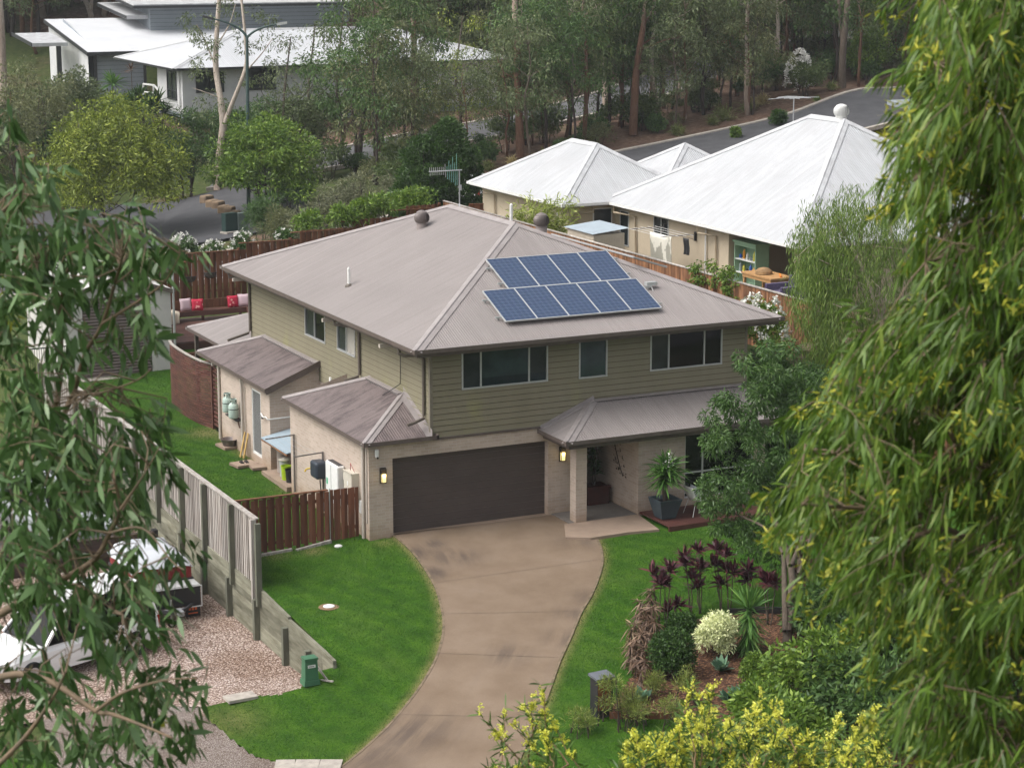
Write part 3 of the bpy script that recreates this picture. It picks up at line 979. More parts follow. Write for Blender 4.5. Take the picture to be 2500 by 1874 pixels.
# laundry screen door
mb = MB()
for a, b_, c0_, d in ((9.42, 9.47, .12, 2.24), (10.23, 10.28, .12, 2.24), (9.47, 10.23, 2.18, 2.24), (9.47, 10.23, .12, .2)):
    mb.box(.21, .26, a, b_, c0_, d)
sdr = mb.build('screen_door', M['white'], house)
mb = MB()
for k in range(-16, 40):
    for s_ in (1, -1):
        y0_ = 9.47 + k * .055; z0_ = .2; L_ = 1.98
        pts = []
        for t in np.linspace(0, 1, 2):
            pts.append((y0_ + s_ * t * L_ * .5 + (0 if s_ > 0 else 0), z0_ + t * L_))
        (ya, za), (yb_, zb) = pts
        lo_, hi_ = 9.47, 10.23
        def clip(ya, za, yb_, zb):
            t0, t1 = 0.0, 1.0; dy = yb_ - ya
            for lim, sg in ((lo_, 1), (hi_, -1)):
                p0 = sg * (ya - lim); p1 = sg * (yb_ - lim)
                if p0 < 0 and p1 < 0: return None
                if p0 < 0: t0 = max(t0, p0 / (p0 - p1))
                if p1 < 0: t1 = min(t1, p0 / (p0 - p1))
            return None if t0 >= t1 else (ya + dy * t0, za + (zb - za) * t0, ya + dy * t1, za + (zb - za) * t1)
        q = clip(ya, za, yb_, zb)
        if q: mb.beam((.232, q[0], q[1]), (.232, q[2], q[3]), .006, .005, up=(1, 0, 0))
mb.build('mesh_grille', M['alu'], sdr)
mb = MB(); mb.add([(.25, 9.47, .2), (.25, 10.23, .2), (.25, 10.23, 2.18), (.25, 9.47, 2.18)], [(3, 2, 1, 0)]); mb.build('door_panel', plain('door_dark', (0.05, 0.042, 0.042), .6), sdr)


# ---- corrugated roofs
def corr(slopes, name, mat, parent, amp=.009, pitch=.076, per=6):
    """slopes: (origin, along unit, up unit, length, run function, rise)"""
    V = []; F = []; UV = []
    for (o, al, up, L, run, rise) in slopes:
        o = np.array(o, float); al = np.array([*al, 0.0]); up = np.array([*up, 0.0])
        ns = int(L / pitch * per)
        s = np.linspace(0, L, ns + 1)
        r = np.array([run(x) for x in s])
        h = amp * np.cos(2 * math.pi * s / pitch)
        nr = 8
        base = len(V)
        for i in range(ns + 1):
            for j in range(nr + 1):
                q = r[i] * j / nr
                p = o + al * s[i] + up * q + np.array([0, 0, rise * q + h[i]])
                V.append(p); UV.append((s[i], q))
        for i in range(ns):
            for j in range(nr):
                a = base + i * (nr + 1) + j
                F.append((a, a + nr + 1, a + nr + 2, a + 1))
    return _obj(name, np.array(V), np.array(F), mat, parent, uv=UV, smooth=True)


def cap_line(mb, a, b_, fall, wd=.17, lift=.022):
    a = Vector(a); b_ = Vector(b_)
    d = (b_ - a).normalized(); sx = Vector((d.y, -d.x, 0)).normalized()
    u = sx.cross(d).normalized()
    if u.z < 0: u = -u
    prof = [(-wd, -fall * wd + lift), (-.035, -fall * .035 + lift + .004), (-.02, lift + .02), (0, lift + .028), (.02, lift + .02), (.035, -fall * .035 + lift + .004), (wd, -fall * wd + lift)]
    vs = [p + sx * q + Vector((0, 0, 1)) * z for p in (a, b_) for q, z in prof]
    k = len(prof)
    mb.add(vs, [(i, i + 1, k + i + 1, k + i) for i in range(k - 1)])
    vs2 = [p + sx * q + Vector((0, 0, 1)) * (z - .012) for p in (a, b_) for q, z in prof]
    mb.add(vs2, [(i + 1, i, k + i, k + i + 1) for i in range(k - 1)])


GPROF = [(0, 0), (0.0, -.115), (-.125, -.115), (-.125, -.02), (-.118, -.02), (-.118, -.108), (-.008, -.108), (-.008, 0)]

ex0, ex1, ey0, ey1 = X1 - OV, XR + OV, -OV, YB + OV
hw = (ex1 - ex0) / 2; xm = (ex0 + ex1) / 2; zr = ZE + RP * hw
ow = ex1 - ex0; od = ey1 - ey0
hip = lambda L: (lambda s: max(0.0, min(s, L - s, hw) - 0.0))
ZR0 = ZE + .0
slopes = [((ex0, ey0, ZR0), (1, 0), (0, 1), ow, hip(ow), RP), ((ex0, ey1, ZR0), (0, -1), (1, 0), od, hip(od), RP),
          ((ex1, ey1, ZR0), (-1, 0), (0, -1), ow, hip(ow), RP), ((ex1, ey0, ZR0), (0, 1), (-1, 0), od, hip(od), RP)]
main_roof = corr(slopes, 'roof', M['roof'], house)
mb = MB()
A, B, C_, D_ = (ex0, ey0, ZE), (ex1, ey0, ZE), (ex1, ey1, ZE), (ex0, ey1, ZE)
P0, P1 = (xm, ey0 + hw, zr), (xm, ey1 - hw, zr)
for q in ((A, P0), (B, P0), (C_, P1), (D_, P1)): cap_line(mb, q[0], q[1], .291)
cap_line(mb, P0, P1, RP)
mb.build('ridge_cap', M['cap'], main_roof)
mb = MB()
sweep(mb, [A, B, C_, D_], [(o + .075, z + .03) for o, z in GPROF], closed=True)
mb.build('gutter', M['gutter'], house)
mb = MB()
sweep(mb, [(ex0, ey0, ZE), (ex1, ey0, ZE), (ex1, ey1, ZE), (ex0, ey1, ZE)], [(-.055, -.02), (-.055, -.2), (-.085, -.2), (-.085, -.02)], closed=True)
mb.add([(ex0 + .08, ey0 + .08, ZE - .17), (ex1 - .08, ey0 + .08, ZE - .17), (ex1 - .08, ey1 - .08, ZE - .17), (ex0 + .08, ey1 - .08, ZE - .17)], [(0, 3, 2, 1)])
mb.build('eave_soffit', M['gutter'], house)

# garage side roof: hipped front and back against the upper wall
gx, gy0, gy1, gz = -.163, -.163, 6.365, 2.724
gw = X1 - gx; gp_ = .41
L = gy1 - gy0
sl = [((gx, gy1, gz), (0, -1), (1, 0), L, lambda s: max(0, min(s, L - s, gw)), gp_),
      ((gx, gy0, gz), (1, 0), (0, 1), gw, lambda s: s, gp_),
      ((X1, gy1, gz), (-1, 0), (0, -1), gw, lambda s: gw - s, gp_)]
garage_roof = corr(sl, 'side_roof', M['roof_low'], house)
mb = MB(); top = gz + gp_ * gw
cap_line(mb, (gx, gy0, gz), (X1, gy0 + gw, top), .29, .14); cap_line(mb, (gx, gy1, gz), (X1, gy1 - gw, top), .29, .14)
mb.beam((X1 - .09, gy0 + gw, top + .0), (X1 - .09, gy1 - gw, top + .0), .2, .03)
for k in range(20):
    yy = gy0 + gw + (gy1 - gy0 - 2 * gw) * (k + .5) / 20
    mb.cbox((X1 - .17, yy, top - .045), (.05, .05, .02))
mb.add([(X1 - .02, gy0, gz + .02), (X1 - .02, gy0 + gw, top + .04), (X1 - .02, gy0 + gw, top + .2), (X1 - .02, gy0, gz + .18),
        (X1 - .2, gy0 - .02, gz + .025), (X1 - .2, gy0 + gw - .2, top - .06)], [(0, 1, 2, 3), (4, 5, 1, 0)])
mb.build('ridge_cap', M['cap'], garage_roof)
mb = MB(); sweep(mb, [(gx, gy1, gz), (gx, gy0, gz), (X1 + .16, gy0, gz)], [(o + .06, z + .03) for o, z in GPROF])
mb.box(X1 + .1, X1 + .16, gy0 - .06, -.03, gz - .08, gz + .05)
mb.build('gutter', M['gutter'], garage_roof)
mb = MB(); mb.add([(gx, gy0, gz - .1), (gx, gy1, gz - .1), (.02, gy1, gz - .1), (.02, gy0, gz - .1), (X1, gy0, gz - .1), (X1, .02, gz - .1), (.02, .02, gz - .1)], [(0, 1, 2, 3), (3, 6, 5, 4)]); mb.build('eave_soffit', M['soffit'], garage_roof)

# laundry roof: open verge at the front, hip at the back
lx, ly0, ly1, lz = .05, 8.45, 15.3, 2.53
lw = X1 - lx; lp = .385
L2 = ly1 - ly0
sl = [((lx, ly1, lz), (0, -1), (1, 0), L2, lambda s: min(s, lw), lp), ((X1, ly1, lz), (-1, 0), (0, -1), lw, lambda s: lw - s, lp)]
lr = corr(sl, 'side_roof', M['roof_low'], house)
mb = MB(); lt = lz + lp * lw
cap_line(mb, (lx, ly1, lz), (X1, ly1 - lw, lt), .27, .13)
mb.beam((X1 - .09, ly0, lt + .0), (X1 - .09, ly1 - lw, lt + .0), .2, .03)
for k in range(36):
    yy = ly0 + (ly1 - lw - ly0) * (k + .5) / 36
    mb.cbox((X1 - .17, yy, lt - .04), (.05, .05, .02))
mb.build('ridge_cap', M['cap'], lr)
mb = MB()
n0 = (lx - .03, ly0 - .02, lz - .06); n1 = (X1, ly0 - .02, lt - .02)
mb.beam(n0, n1, .04, .2); mb.build('barge_board', M['gutter'], lr)
mb = MB(); sweep(mb, [(lx, ly1, lz), (lx, ly0 - .03, lz)], [(o + .06, z + .03) for o, z in GPROF]); mb.build('gutter', M['gutter'], lr)
mb = MB(); mb.add([(lx, ly0, lz - .1), (lx, ly1, lz - .1), (.22, ly1, lz - .1), (.22, ly0, lz - .1)], [(0, 1, 2, 3)]); mb.build('eave_soffit', M['soffit'], lr)

# patio roof behind the house
px, py1, pz = .96, 19.3, 2.6
pw = py1 - YB
sl = [((px, py1, pz), (0, -1), (1, 0), pw, lambda s: s, .38), ((px + 8, py1, pz), (-1, 0), (0, -1), 8, lambda s: min(pw, 8 - s), .3)]
pr_ = corr(sl, 'patio_roof', M['roof'], house)
mb = MB(); cap_line(mb, (px, py1, pz), (px + pw, YB, pz + .36 * pw), .27, .15); mb.build('ridge_cap', M['cap'], pr_)
mb = MB(); sweep(mb, [(px + 8, py1, pz), (px, py1, pz), (px, YB, pz)], [(o + .06, z + .03) for o, z in GPROF]); mb.build('gutter', M['gutter'], pr_)
mb = MB(); mb.box(1.15, 1.27, 19.0, 19.12, -.1, 2.58); mb.build('post', M['pipe_b'], pr_)

# porch roof
qx, qy, qz = 5.216, -1.747, 2.536
qr = 1.747; qp = .412; qL = 12.35 - qx
sl = [((qx, qy, qz), (1, 0), (0, 1), qL, lambda s: min(s, qr), qp), ((qx, 0, qz), (0, -1), (1, 0), qr, lambda s: qr - s if False else (qr - s), qp)]
# left slope: from the wall out to the corner
sl[1] = ((qx, 0, qz), (0, -1), (1, 0), qr, lambda s: qr - s, qp)
po = corr(sl, 'porch_roof', M['roof_low'] if False else M['roof'], house)
mb = MB(); qt = qz + qp * qr
cap_line(mb, (qx, qy, qz), (qx + qr, 0, qt), .29, .16)
mb.beam((qx + qr, -.1, qt - .01), (12.35, -.1, qt - .01), .2, .03)
mb.beam((qx + .05, -.04, qz + .06), (qx + qr, -.04, qt + .05), .03, .13)
mb.beam((qx + .12, -.12, qz + .05), (qx + qr - .05, -.12, qt + .0), .16, .02)
mb.build('ridge_cap', M['cap'], po)
mb = MB(); sweep(mb, [(qx, -.03, qz), (qx, qy, qz), (12.35, qy, qz), (12.35, 0, qz)], [(o + .06, z + .03) for o, z in GPROF]); mb.build('gutter', M['gutter'], po)
mb = MB(); sweep(mb, [(qx + .1, -.03, qz), (qx + .1, qy + .1, qz), (12.3, qy + .1, qz)], [(-.02, -.03), (-.02, -.24), (-.05, -.24), (-.05, -.03)])
mb.add([(qx + .1, qy + .1, qz - .1), (12.3, qy + .1, qz - .1), (12.3, 0, qz - .1), (qx + .1, 0, qz - .1)], [(3, 2, 1, 0)]); mb.build('eave_soffit', M['gutter'], po)

# downpipes and brackets
def pipe(name, pts, r, mt):
    mb = MB(); mb.tube(pts, r, 10); mb.build(name, M[mt], house, smooth=False)


pipe('downpipe', [(1.16, .55, 5.12), (1.16, .55, 5.0), (1.3, .5, 4.93), (1.7, .35, 4.93), (1.79, .3, 4.85), (1.79, .3, 3.25), (1.76, .25, 3.16), (1.35, .0, 3.12), (1.15, -.05, 3.1)], .045, 'pipe_b')
pipe('downpipe', [(1.16, 5.4, 5.12), (1.16, 5.4, 5.0), (1.7, 5.12, 4.93), (1.79, 5.05, 4.85), (1.79, 5.05, 3.5), (1.75, 5.05, 3.44), (1.3, 5.0, 3.36)], .045, 'pipe_b')
pipe('downpipe', [(1.16, 15.1, 5.12), (1.16, 15.1, 5.0), (1.7, 14.95, 4.93), (1.79, 14.9, 4.85), (1.79, 14.9, 3.15), (1.7, 14.8, 3.1), (.9, 14.6, 2.95)], .045, 'pipe_b')
pipe('downpipe', [(-.05, .3, 2.6), (-.06, .3, -.3)], .045, 'pipe_c')
pipe('downpipe', [(-.03, .1, 2.5), (-.03, .1, .4)], .018, 'pipe_c')
pipe('downpipe', [(.1, 11.05, 2.45), (.13, 11.05, 2.2), (.13, 11.05, -.2)], .045, 'pipe_c')
pipe('downpipe', [(.1, 10.85, 2.35), (.16, 10.85, 2.1), (.16, 10.85, .0)], .02, 'pipe_c')
pipe('downpipe', [(.15, 13.4, 2.45), (.15, 13.4, -.25)], .05, 'pipe_c')
pipe('cable', [(1.78, 1.9, 4.95), (1.8, 1.95, 4.2), (1.81, 2.0, 3.8), (1.6, 2.3, 3.55), (1.45, 2.45, 3.42)], .012, 'black')
mb = MB()
for yb_ in (1.85, 6.3, 14.6): mb.box(1.12, 1.8, yb_ - .05, yb_ + .05, 4.93, 5.03)
for yb_ in (13.9,): mb.box(.08, .5, yb_ - .05, yb_ + .05, 2.28, 2.4)
mb.build('eave_bracket', M['pipe_c'], house)
mb = MB(); mb.box(1.79, 1.83, 6.98, 7.06, 2.85, 3.0) if False else mb.cbox((X1 - .03, 7.55, 2.82), (.05, .12, .22)); mb.build('meter_cover', M['white'], house)
# ------------------------------------------------------------------ neighbouring houses
def atx(u, v, x):
    d = ray(u, v); return CAM + d * ((x - CAM[0]) / d[0])


def aty(u, v, y):
    d = ray(u, v); return CAM + d * ((y - CAM[1]) / d[1])


def hip_block(x0, x1, y0, y1, z, rp, name, mat, parent, capm, gutm, amp=.009, pitch=.1, gut=True):
    L, D = x1 - x0, y1 - y0
    hw_ = min(L, D) / 2
    rn = lambda T: (lambda s: max(0.0, min(s, T - s, hw_)))
    sl = [((x0, y0, z), (1, 0), (0, 1), L, rn(L), rp), ((x0, y1, z), (0, -1), (1, 0), D, rn(D), rp),
          ((x1, y1, z), (-1, 0), (0, -1), L, rn(L), rp), ((x1, y0, z), (0, 1), (-1, 0), D, rn(D), rp)]
    rf = corr(sl, name, mat, parent, amp, pitch, 5)
    zr_ = z + rp * hw_
    if L >= D: a, b_ = (x0 + hw_, y0 + hw_, zr_), (x1 - hw_, y0 + hw_, zr_); pr2 = [((x0, y0, z), a), ((x0, y1, z), a), ((x1, y0, z), b_), ((x1, y1, z), b_)]
    else: a, b_ = (x0 + hw_, y0 + hw_, zr_), (x0 + hw_, y1 - hw_, zr_); pr2 = [((x0, y0, z), a), ((x1, y0, z), a), ((x0, y1, z), b_), ((x1, y1, z), b_)]
    mb = MB()
    for p, q in pr2: cap_line(mb, p, q, rp * .707, .19, .03)
    if (Vector(a) - Vector(b_)).length > .1: cap_line(mb, a, b_, rp, .19, .03)
    mb.build('ridge_cap', capm, rf)
    if gut:
        mb = MB(); sweep(mb, [(x0, y0, z), (x1, y0, z), (x1, y1, z), (x0, y1, z)], [(o + .075, zz + .03) for o, zz in GPROF], closed=True)
        mb.build('gutter', gutm, rf)
        mb = MB(); mb.add([(x0, y0, z - .12), (x1, y0, z - .12), (x1, y1, z - .12), (x0, y1, z - .12)], [(0, 3, 2, 1)]); mb.build('eave_soffit', M['white'], rf)
    return rf


M['roof_w'] = roof_mat('white_roof_steel', (0.44, 0.45, 0.465), (0.3, 0.3, 0.31), 0.55, patch=(0.37, 0.37, 0.38))
M['cap_w'] = pm('white_cap', (0.52, 0.53, 0.54), (0.4, 0.4, 0.41), 2, .5)
M['render'] = pm('cream_render', (0.46, 0.39, 0.29), (0.42, 0.355, 0.265), 1.2, .85)
nh = thing('house', 'single storey cream rendered house with a mould streaked white hipped roof behind the timber fence', 'house', (27, 18, 2.9))
mb = MB()
PAT = (11.4, 15.55)
Z0, ZT = 2.5, 5.3
mb.box(21.2, 32.6, PAT[1] + .25, 24.75, Z0, ZT)
mb.box(19.0, 25.0, 24.76, 33.0, Z0, ZT)
mb.box(24.0, 32.6, 10.95, PAT[1] + .245, Z0, ZT)
mb.box(21.2, 21.6, 10.9, 11.35, Z0, ZT)
mb.build('rendered_wall', M['render'], nh)
mb = MB(); mb.box(21.2, 24, 10.95, 15.8, 2.86, 2.95); mb.build('patio_floor', M['path'], nh)
mb = MB(); mb.box(23.9, 23.98, 11.6, 14.6, 2.96, 5.1); mb.build('patio_door', M['black'], nh)
hip_block(20.7, 33.0, 10.43, 25.05, 5.38, .61, 'roof', M['roof_w'], nh, M['cap_w'], M['white'], amp=.013)
hip_block(18.5, 25.3, 24.3, 33.4, 5.381, .6, 'roof', M['roof_w'], nh, M['cap_w'], M['white'], amp=.013)
p = atd(1700, 350, 97)
hip_block(p[0] - 4, p[0] + 4, p[1] - 3.0, p[1] + 5, p[2] - .6 * 4 - .1, .6, 'roof', M['roof_w'], nh, M['cap_w'], M['white'], amp=.013)
window(nh, 'f', 24.76, 20.15, 21.05, 3.0, 5.1, name='screen_door', fm='white', gm='screen_t', sill=False, solid=True)
window(nh, 'l', 21.2, 23.55, 24.3, 3.6, 5.05, name='window', fm='alu', gm='screen_t', solid=True)
window(nh, 'l', 21.2, 20.3, 21.5, 4.2, 5.15, name='window', fm='alu', gm='screen_t', mull=(20.9,), solid=True)
mb = MB(); mb.box(19.0 - .02, 19.0, 25.6, 25.75, Z0, 5.0); mb.build('flashing', M['white'], nh)


def npipe(pts, r=.045, mt='pipe_t'):
    mb = MB(); mb.tube(pts, r, 8); mb.build('downpipe', M[mt], nh)


M['pipe_t'] = pm('pipe_tan', (0.4, 0.33, 0.24), (0.34, 0.28, 0.2), 3, .5)
npipe([(20.72, 24.0, 5.3), (20.72, 24.0, 5.0), (21.1, 22.9, 4.95), (21.13, 22.8, 2.6)])
npipe([(20.72, 17.3, 5.3), (20.72, 17.3, 5.0), (21.1, 16.6, 4.95), (21.13, 16.5, 2.6)])
npipe([(18.52, 31.9, 5.3), (18.52, 31.9, 5.05), (18.9, 31.6, 5.0), (18.93, 31.5, 2.6)])
npipe([(20.0, 24.4, 5.3), (20.0, 24.4, 5.0), (19.3, 24.68, 4.95), (19.25, 24.68, 2.6)])
npipe([(21.12, 17.35, 5.2), (21.12, 17.35, 2.6)], .035, 'white')

# far houses on the rise behind the trees
M['wrender'] = pm('white_render', (0.6, 0.6, 0.6), (0.52, 0.52, 0.53), 1.0, .8)
M['gboard'] = pm('blue_grey_board', (0.26, 0.29, 0.32), (0.235, 0.265, 0.29), .8, .7)
M['bwhite'] = pm('bright_white_roof', (.62, .63, .65), (.56, .57, .59), .6, .5)
M['char'] = plain('charcoal_trim', (0.035, 0.037, 0.04), .5)
M['roof_p'] = roof_mat('pale_roof_steel', (0.5, 0.51, 0.53), (0.38, 0.39, 0.4), 0.4)
c = atd(448, 287, 135)
rx, ry, rz = float(c[0]), float(c[1]), float(c[2])
rh = thing('house', 'white rendered house on a slatted base with charcoal windows and a stained white roof', 'house', (rx, ry, rz))
ez = float(aty(448, 166, ry)[2])
mb = MB(); mb.box(rx, rx + 22, ry, ry + 5.4, rz + .25, ez); mb.box(rx + 3, rx + 22, ry + 5.41, ry + 12, rz + .25, ez); mb.build('rendered_wall', M['wrender'], rh)
mb = MB()
for k in range(5): mb.box(rx - .03, rx + 22, ry - .03, ry + 5.4, rz - .6 + k * .17, rz - .6 + k * .17 + .12)
mb.build('base_slats', M['gboard'], rh)
wf = lambda u, v: aty(u, v, ry)
wl = lambda u, v: atx(u, v, rx)
a, b_ = wl(408, 170), wl(433, 246)
window(rh, 'l', rx, float(b_[1]), float(a[1]), float(b_[2]), float(a[2]), mull=(float((a[1] + b_[1]) / 2),), trans=(float(b_[2]) + .6,), fm='char', gm='screen_t', fw_=.09, proud=.06, solid=True)
for (u0, v0, u1, v1) in ((477, 176, 547, 225), (607, 168, 674, 218)):
    a, b_ = wf(u0, v0), wf(u1, v1)
    window(rh, 'f', ry, float(a[0]), float(b_[0]), float(b_[2]), float(a[2]), mull=(float((a[0] + b_[0]) / 2),), fm='char', gm='screen_t', fw_=.09, proud=.06, solid=True)
mb = MB(); mb.tube([(rx - .1, ry + .4, ez), (rx - .1, ry + .4, rz)], .06, 8); mb.build('downpipe', M['white'], rh)
hip_block(rx - .8, rx + 23, ry - .8, ry + 12.6, ez, .3, 'roof', M['roof_p'], rh, M['cap_w'], M['char'], pitch=.15)
a = atd(215, 128, 152)
bx, by, bz = map(float, a)
bh = thing('house', 'blue grey weatherboard house with bright white skillion roofs, partly behind the bushes', 'house', (bx, by, bz - 4))
xr_ = float(aty(356, 125, by)[0])
mb = MB()
wx0 = float(aty(236, 140, by + .8)[0])
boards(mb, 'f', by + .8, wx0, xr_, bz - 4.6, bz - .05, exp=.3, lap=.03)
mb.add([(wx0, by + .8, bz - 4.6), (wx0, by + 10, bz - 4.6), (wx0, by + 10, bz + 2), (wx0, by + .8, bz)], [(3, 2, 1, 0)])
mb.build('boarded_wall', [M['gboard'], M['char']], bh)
mb = MB(); mb.box(wx0 - .25, wx0 - .02, by + .7, by + 1, bz - 4.6, bz - .1); mb.box(xr_, xr_ + .2, by + .7, by + 1, bz - 4.6, bz - .1); mb.build('corner_post', M['char'], bh)
dpth = 11.0
tz = float(aty(120, 47, by + dpth)[2]); tx0 = float(aty(108, 47, by + dpth)[0])
rp_ = (tz - bz) / dpth


def slab(name, x0, x1, y0, y1, z0, z1, mat, parent, t=.22, x0b=None):
    x0b = x0 if x0b is None else x0b
    mb = MB()
    mb.add([(x0, y0, z0), (x1, y0, z0), (x1, y1, z1), (x0b, y1, z1), (x0, y0, z0 - t), (x1, y0, z0 - t), (x1, y1, z1 - t), (x0b, y1, z1 - t)],
           [(0, 1, 2, 3), (7, 6, 5, 4), (0, 4, 5, 1), (1, 5, 6, 2), (2, 6, 7, 3), (3, 7, 4, 0)])
    return mb.build(name, mat, parent)


xe_ = float(aty(1080, 115, by)[0])
s1 = slab('roof', bx, xe_, by, by + dpth, bz, tz, M['bwhite'], bh, .1, tx0)
mb = MB()
mb.beam((bx, by - .03, bz - .12), (xe_, by - .03, bz - .12), .06, .26); mb.beam((bx - .03, by, bz - .14), (tx0 - .03, by + dpth, tz - .14), .06, .26)
mb.build('fascia', M['char'], s1)
mb = MB(); mb.add([(bx + .2, by + .8, bz - 4.6), (tx0 + .3, by + dpth, bz - 4.6), (tx0 + .3, by + dpth, tz - .2), (bx + .2, by + .8, bz - .1)], [(3, 2, 1, 0)]); mb.build('rendered_wall', M['wrender'], bh)
cu = lambda u, v, yy: [float(q) for q in aty(u, v, by + yy)]
q0, q1 = cu(385, 62, 6.5), cu(366, 28, 6.5)
mb = MB()
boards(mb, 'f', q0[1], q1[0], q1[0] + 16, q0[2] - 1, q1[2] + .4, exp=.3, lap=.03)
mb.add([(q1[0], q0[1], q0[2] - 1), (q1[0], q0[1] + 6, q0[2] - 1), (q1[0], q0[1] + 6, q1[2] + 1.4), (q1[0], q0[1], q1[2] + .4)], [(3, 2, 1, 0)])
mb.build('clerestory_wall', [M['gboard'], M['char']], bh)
s2 = slab('roof', q1[0] - 1.6, q1[0] + 17, q0[1] - 1.2, q0[1] + 8, q1[2] + .55, q1[2] + 1.5, M['cap_w'], bh, .3)
mb = MB(); mb.beam((q1[0] - 1.63, q0[1] - 1.2, q1[2] + .36), (q1[0] - 1.63, q0[1] + 8, q1[2] + 1.3), .06, .2); mb.beam((q1[0] - 1.6, q0[1] - 1.23, q1[2] + .36), (q1[0] + 17, q0[1] - 1.23, q1[2] + .36), .06, .2); mb.build('fascia', M['char'], s2)
q2 = cu(300, 40, 8)
s3 = slab('roof', q2[0], q1[0] + .5, q2[1] - 1, q2[1] + 7, q2[2] + .1, q2[2] + .8, M['cap_w'], bh, .3)
mb = MB(); mb.beam((q2[0] - .03, q2[1] - 1, q2[2] - .05), (q2[0] - .03, q2[1] + 7, q2[2] + .65), .06, .22); mb.build('fascia', M['char'], s3)
q3 = cu(78, 106, 3)
s4 = slab('roof', q3[0], q3[0] + 2.6, q3[1], q3[1] + 5, q3[2], q3[2] + .5, M['cap_w'], bh, .25)
mb = MB(); mb.beam((q3[0] - .03, q3[1], q3[2] - .1), (q3[0] - .03, q3[1] + 6, q3[2] + .4), .06, .26); mb.build('fascia', M['char'], s4)
mb = MB(); mb.box(q3[0] + 1.9, q3[0] + 2.2, q3[1] + .4, q3[1] + .7, q3[2] - 5, q3[2] - .2); mb.build('post', M['char'], bh)
# entry stair rail between the two houses
st_ = thing('stair_rail', 'white timber stair rail beside the white rendered house', 'railing', tuple(atd(375, 230, 137)))
mb = MB(); p = atd(350, 205, 138); q = atd(375, 208, 137); mb.beam(p, q, .1, .1); q2_ = atd(395, 228, 136); mb.beam(q, q2_, .1, .1)
mb.beam(p, p - (0, 0, 1.2), .1, .1); mb.beam(q, q - (0, 0, 1.2), .1, .1); mb.beam(p - (0, 0, .5), q - (0, 0, .5), .05, .08); mb.beam(q - (0, 0, .5), q2_ - (0, 0, .5), .05, .08)
mb.build('rail', M['white'], st_)

# house at the top of the hill, centre
c = atd(1325, 48, 190)
tx, ty, tz_ = map(float, c)
th = thing('house', 'pale grey boarded house with white posts high on the hill above the trees', 'house', (tx, ty, tz_ - 1))
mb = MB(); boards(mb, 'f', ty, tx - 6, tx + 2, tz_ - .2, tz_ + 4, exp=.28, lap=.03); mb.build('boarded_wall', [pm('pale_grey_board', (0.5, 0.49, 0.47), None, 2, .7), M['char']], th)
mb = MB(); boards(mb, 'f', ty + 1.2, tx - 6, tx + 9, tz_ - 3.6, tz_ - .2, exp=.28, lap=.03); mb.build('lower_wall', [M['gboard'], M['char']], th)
mb = MB(); mb.box(tx + 1.4, tx + 2.1, ty - .2, ty + .4, tz_ - 3.6, tz_ + 4); mb.build('post', M['white'], th)
mb = MB(); mb.box(tx + 2.12, tx + 7.5, ty - .1, ty + .2, tz_ + .5, tz_ + .95); mb.build('beam', M['white'], th)
mb = MB(); mb.box(tx - 6.1, tx + 1.35, ty - .1, ty + .1, tz_ - .42, tz_ - .18); mb.build('fascia', M['white'], th)
window(th, 'f', ty + 1.17, tx + 2.7, tx + 4.1, tz_ - 2.6, tz_ - .3, fm='char', gm='glass_k', fw_=.08, solid=True)
window(th, 'f', ty + 1.17, tx - 1.2, tx + .2, tz_ - 2.6, tz_ - .5, fm='char', gm='glass_k', fw_=.08, solid=True)
slab('roof', tx - 7, tx + 10, ty - 1, ty + 9, tz_ + 4.1, tz_ + 5, M['cap_w'], th, .3)
c = atd(1160, 32, 175)
lw_ = thing('carport', 'low pale carport roof with a white edge among the hillside trees', 'carport', (float(c[0]), float(c[1]), float(c[2]) - 2.5))
cx_, cy_, cz_ = map(float, c)
slab('roof', cx_ - 3, cx_ + 5, cy_, cy_ + 5, cz_, cz_ + .25, M['cap_w'], lw_, .35)
mb = MB()
for k in range(5): mb.box(cx_ - 2.6, cx_ + 4.6, cy_ + .4, cy_ + .46, cz_ - 1.9 + k * .34, cz_ - 1.9 + k * .34 + .24)
mb.build('slat_wall', M['gboard'], lw_)
for k, xx in enumerate((-2.8, 4.7)):
    mb = MB(); mb.box(cx_ + xx - .08, cx_ + xx + .08, cy_ + .1, cy_ + .26, cz_ - 3, cz_ - .3); mb.build('post', M['white'], lw_)
# grey flat roof just inside the right hand trees
c = atd(2330, 288, 112)
gr = thing('carport', 'dark grey flat carport roof glimpsed beyond the white roof under the gum leaves', 'carport', (float(c[0]), float(c[1]), float(c[2]) - 2.4))
slab('roof', float(c[0]), float(c[0]) + 9, float(c[1]), float(c[1]) + 6, float(c[2]), float(c[2]) + .5, M['gboard'], gr, .25)
for dx in (.3, 4.5, 8.6):
    mb = MB(); mb.box(float(c[0]) + dx, float(c[0]) + dx + .1, float(c[1]) + .3, float(c[1]) + .4, float(c[2]) - 2.6, float(c[2]) - .2); mb.build('post', M['steel'], gr)
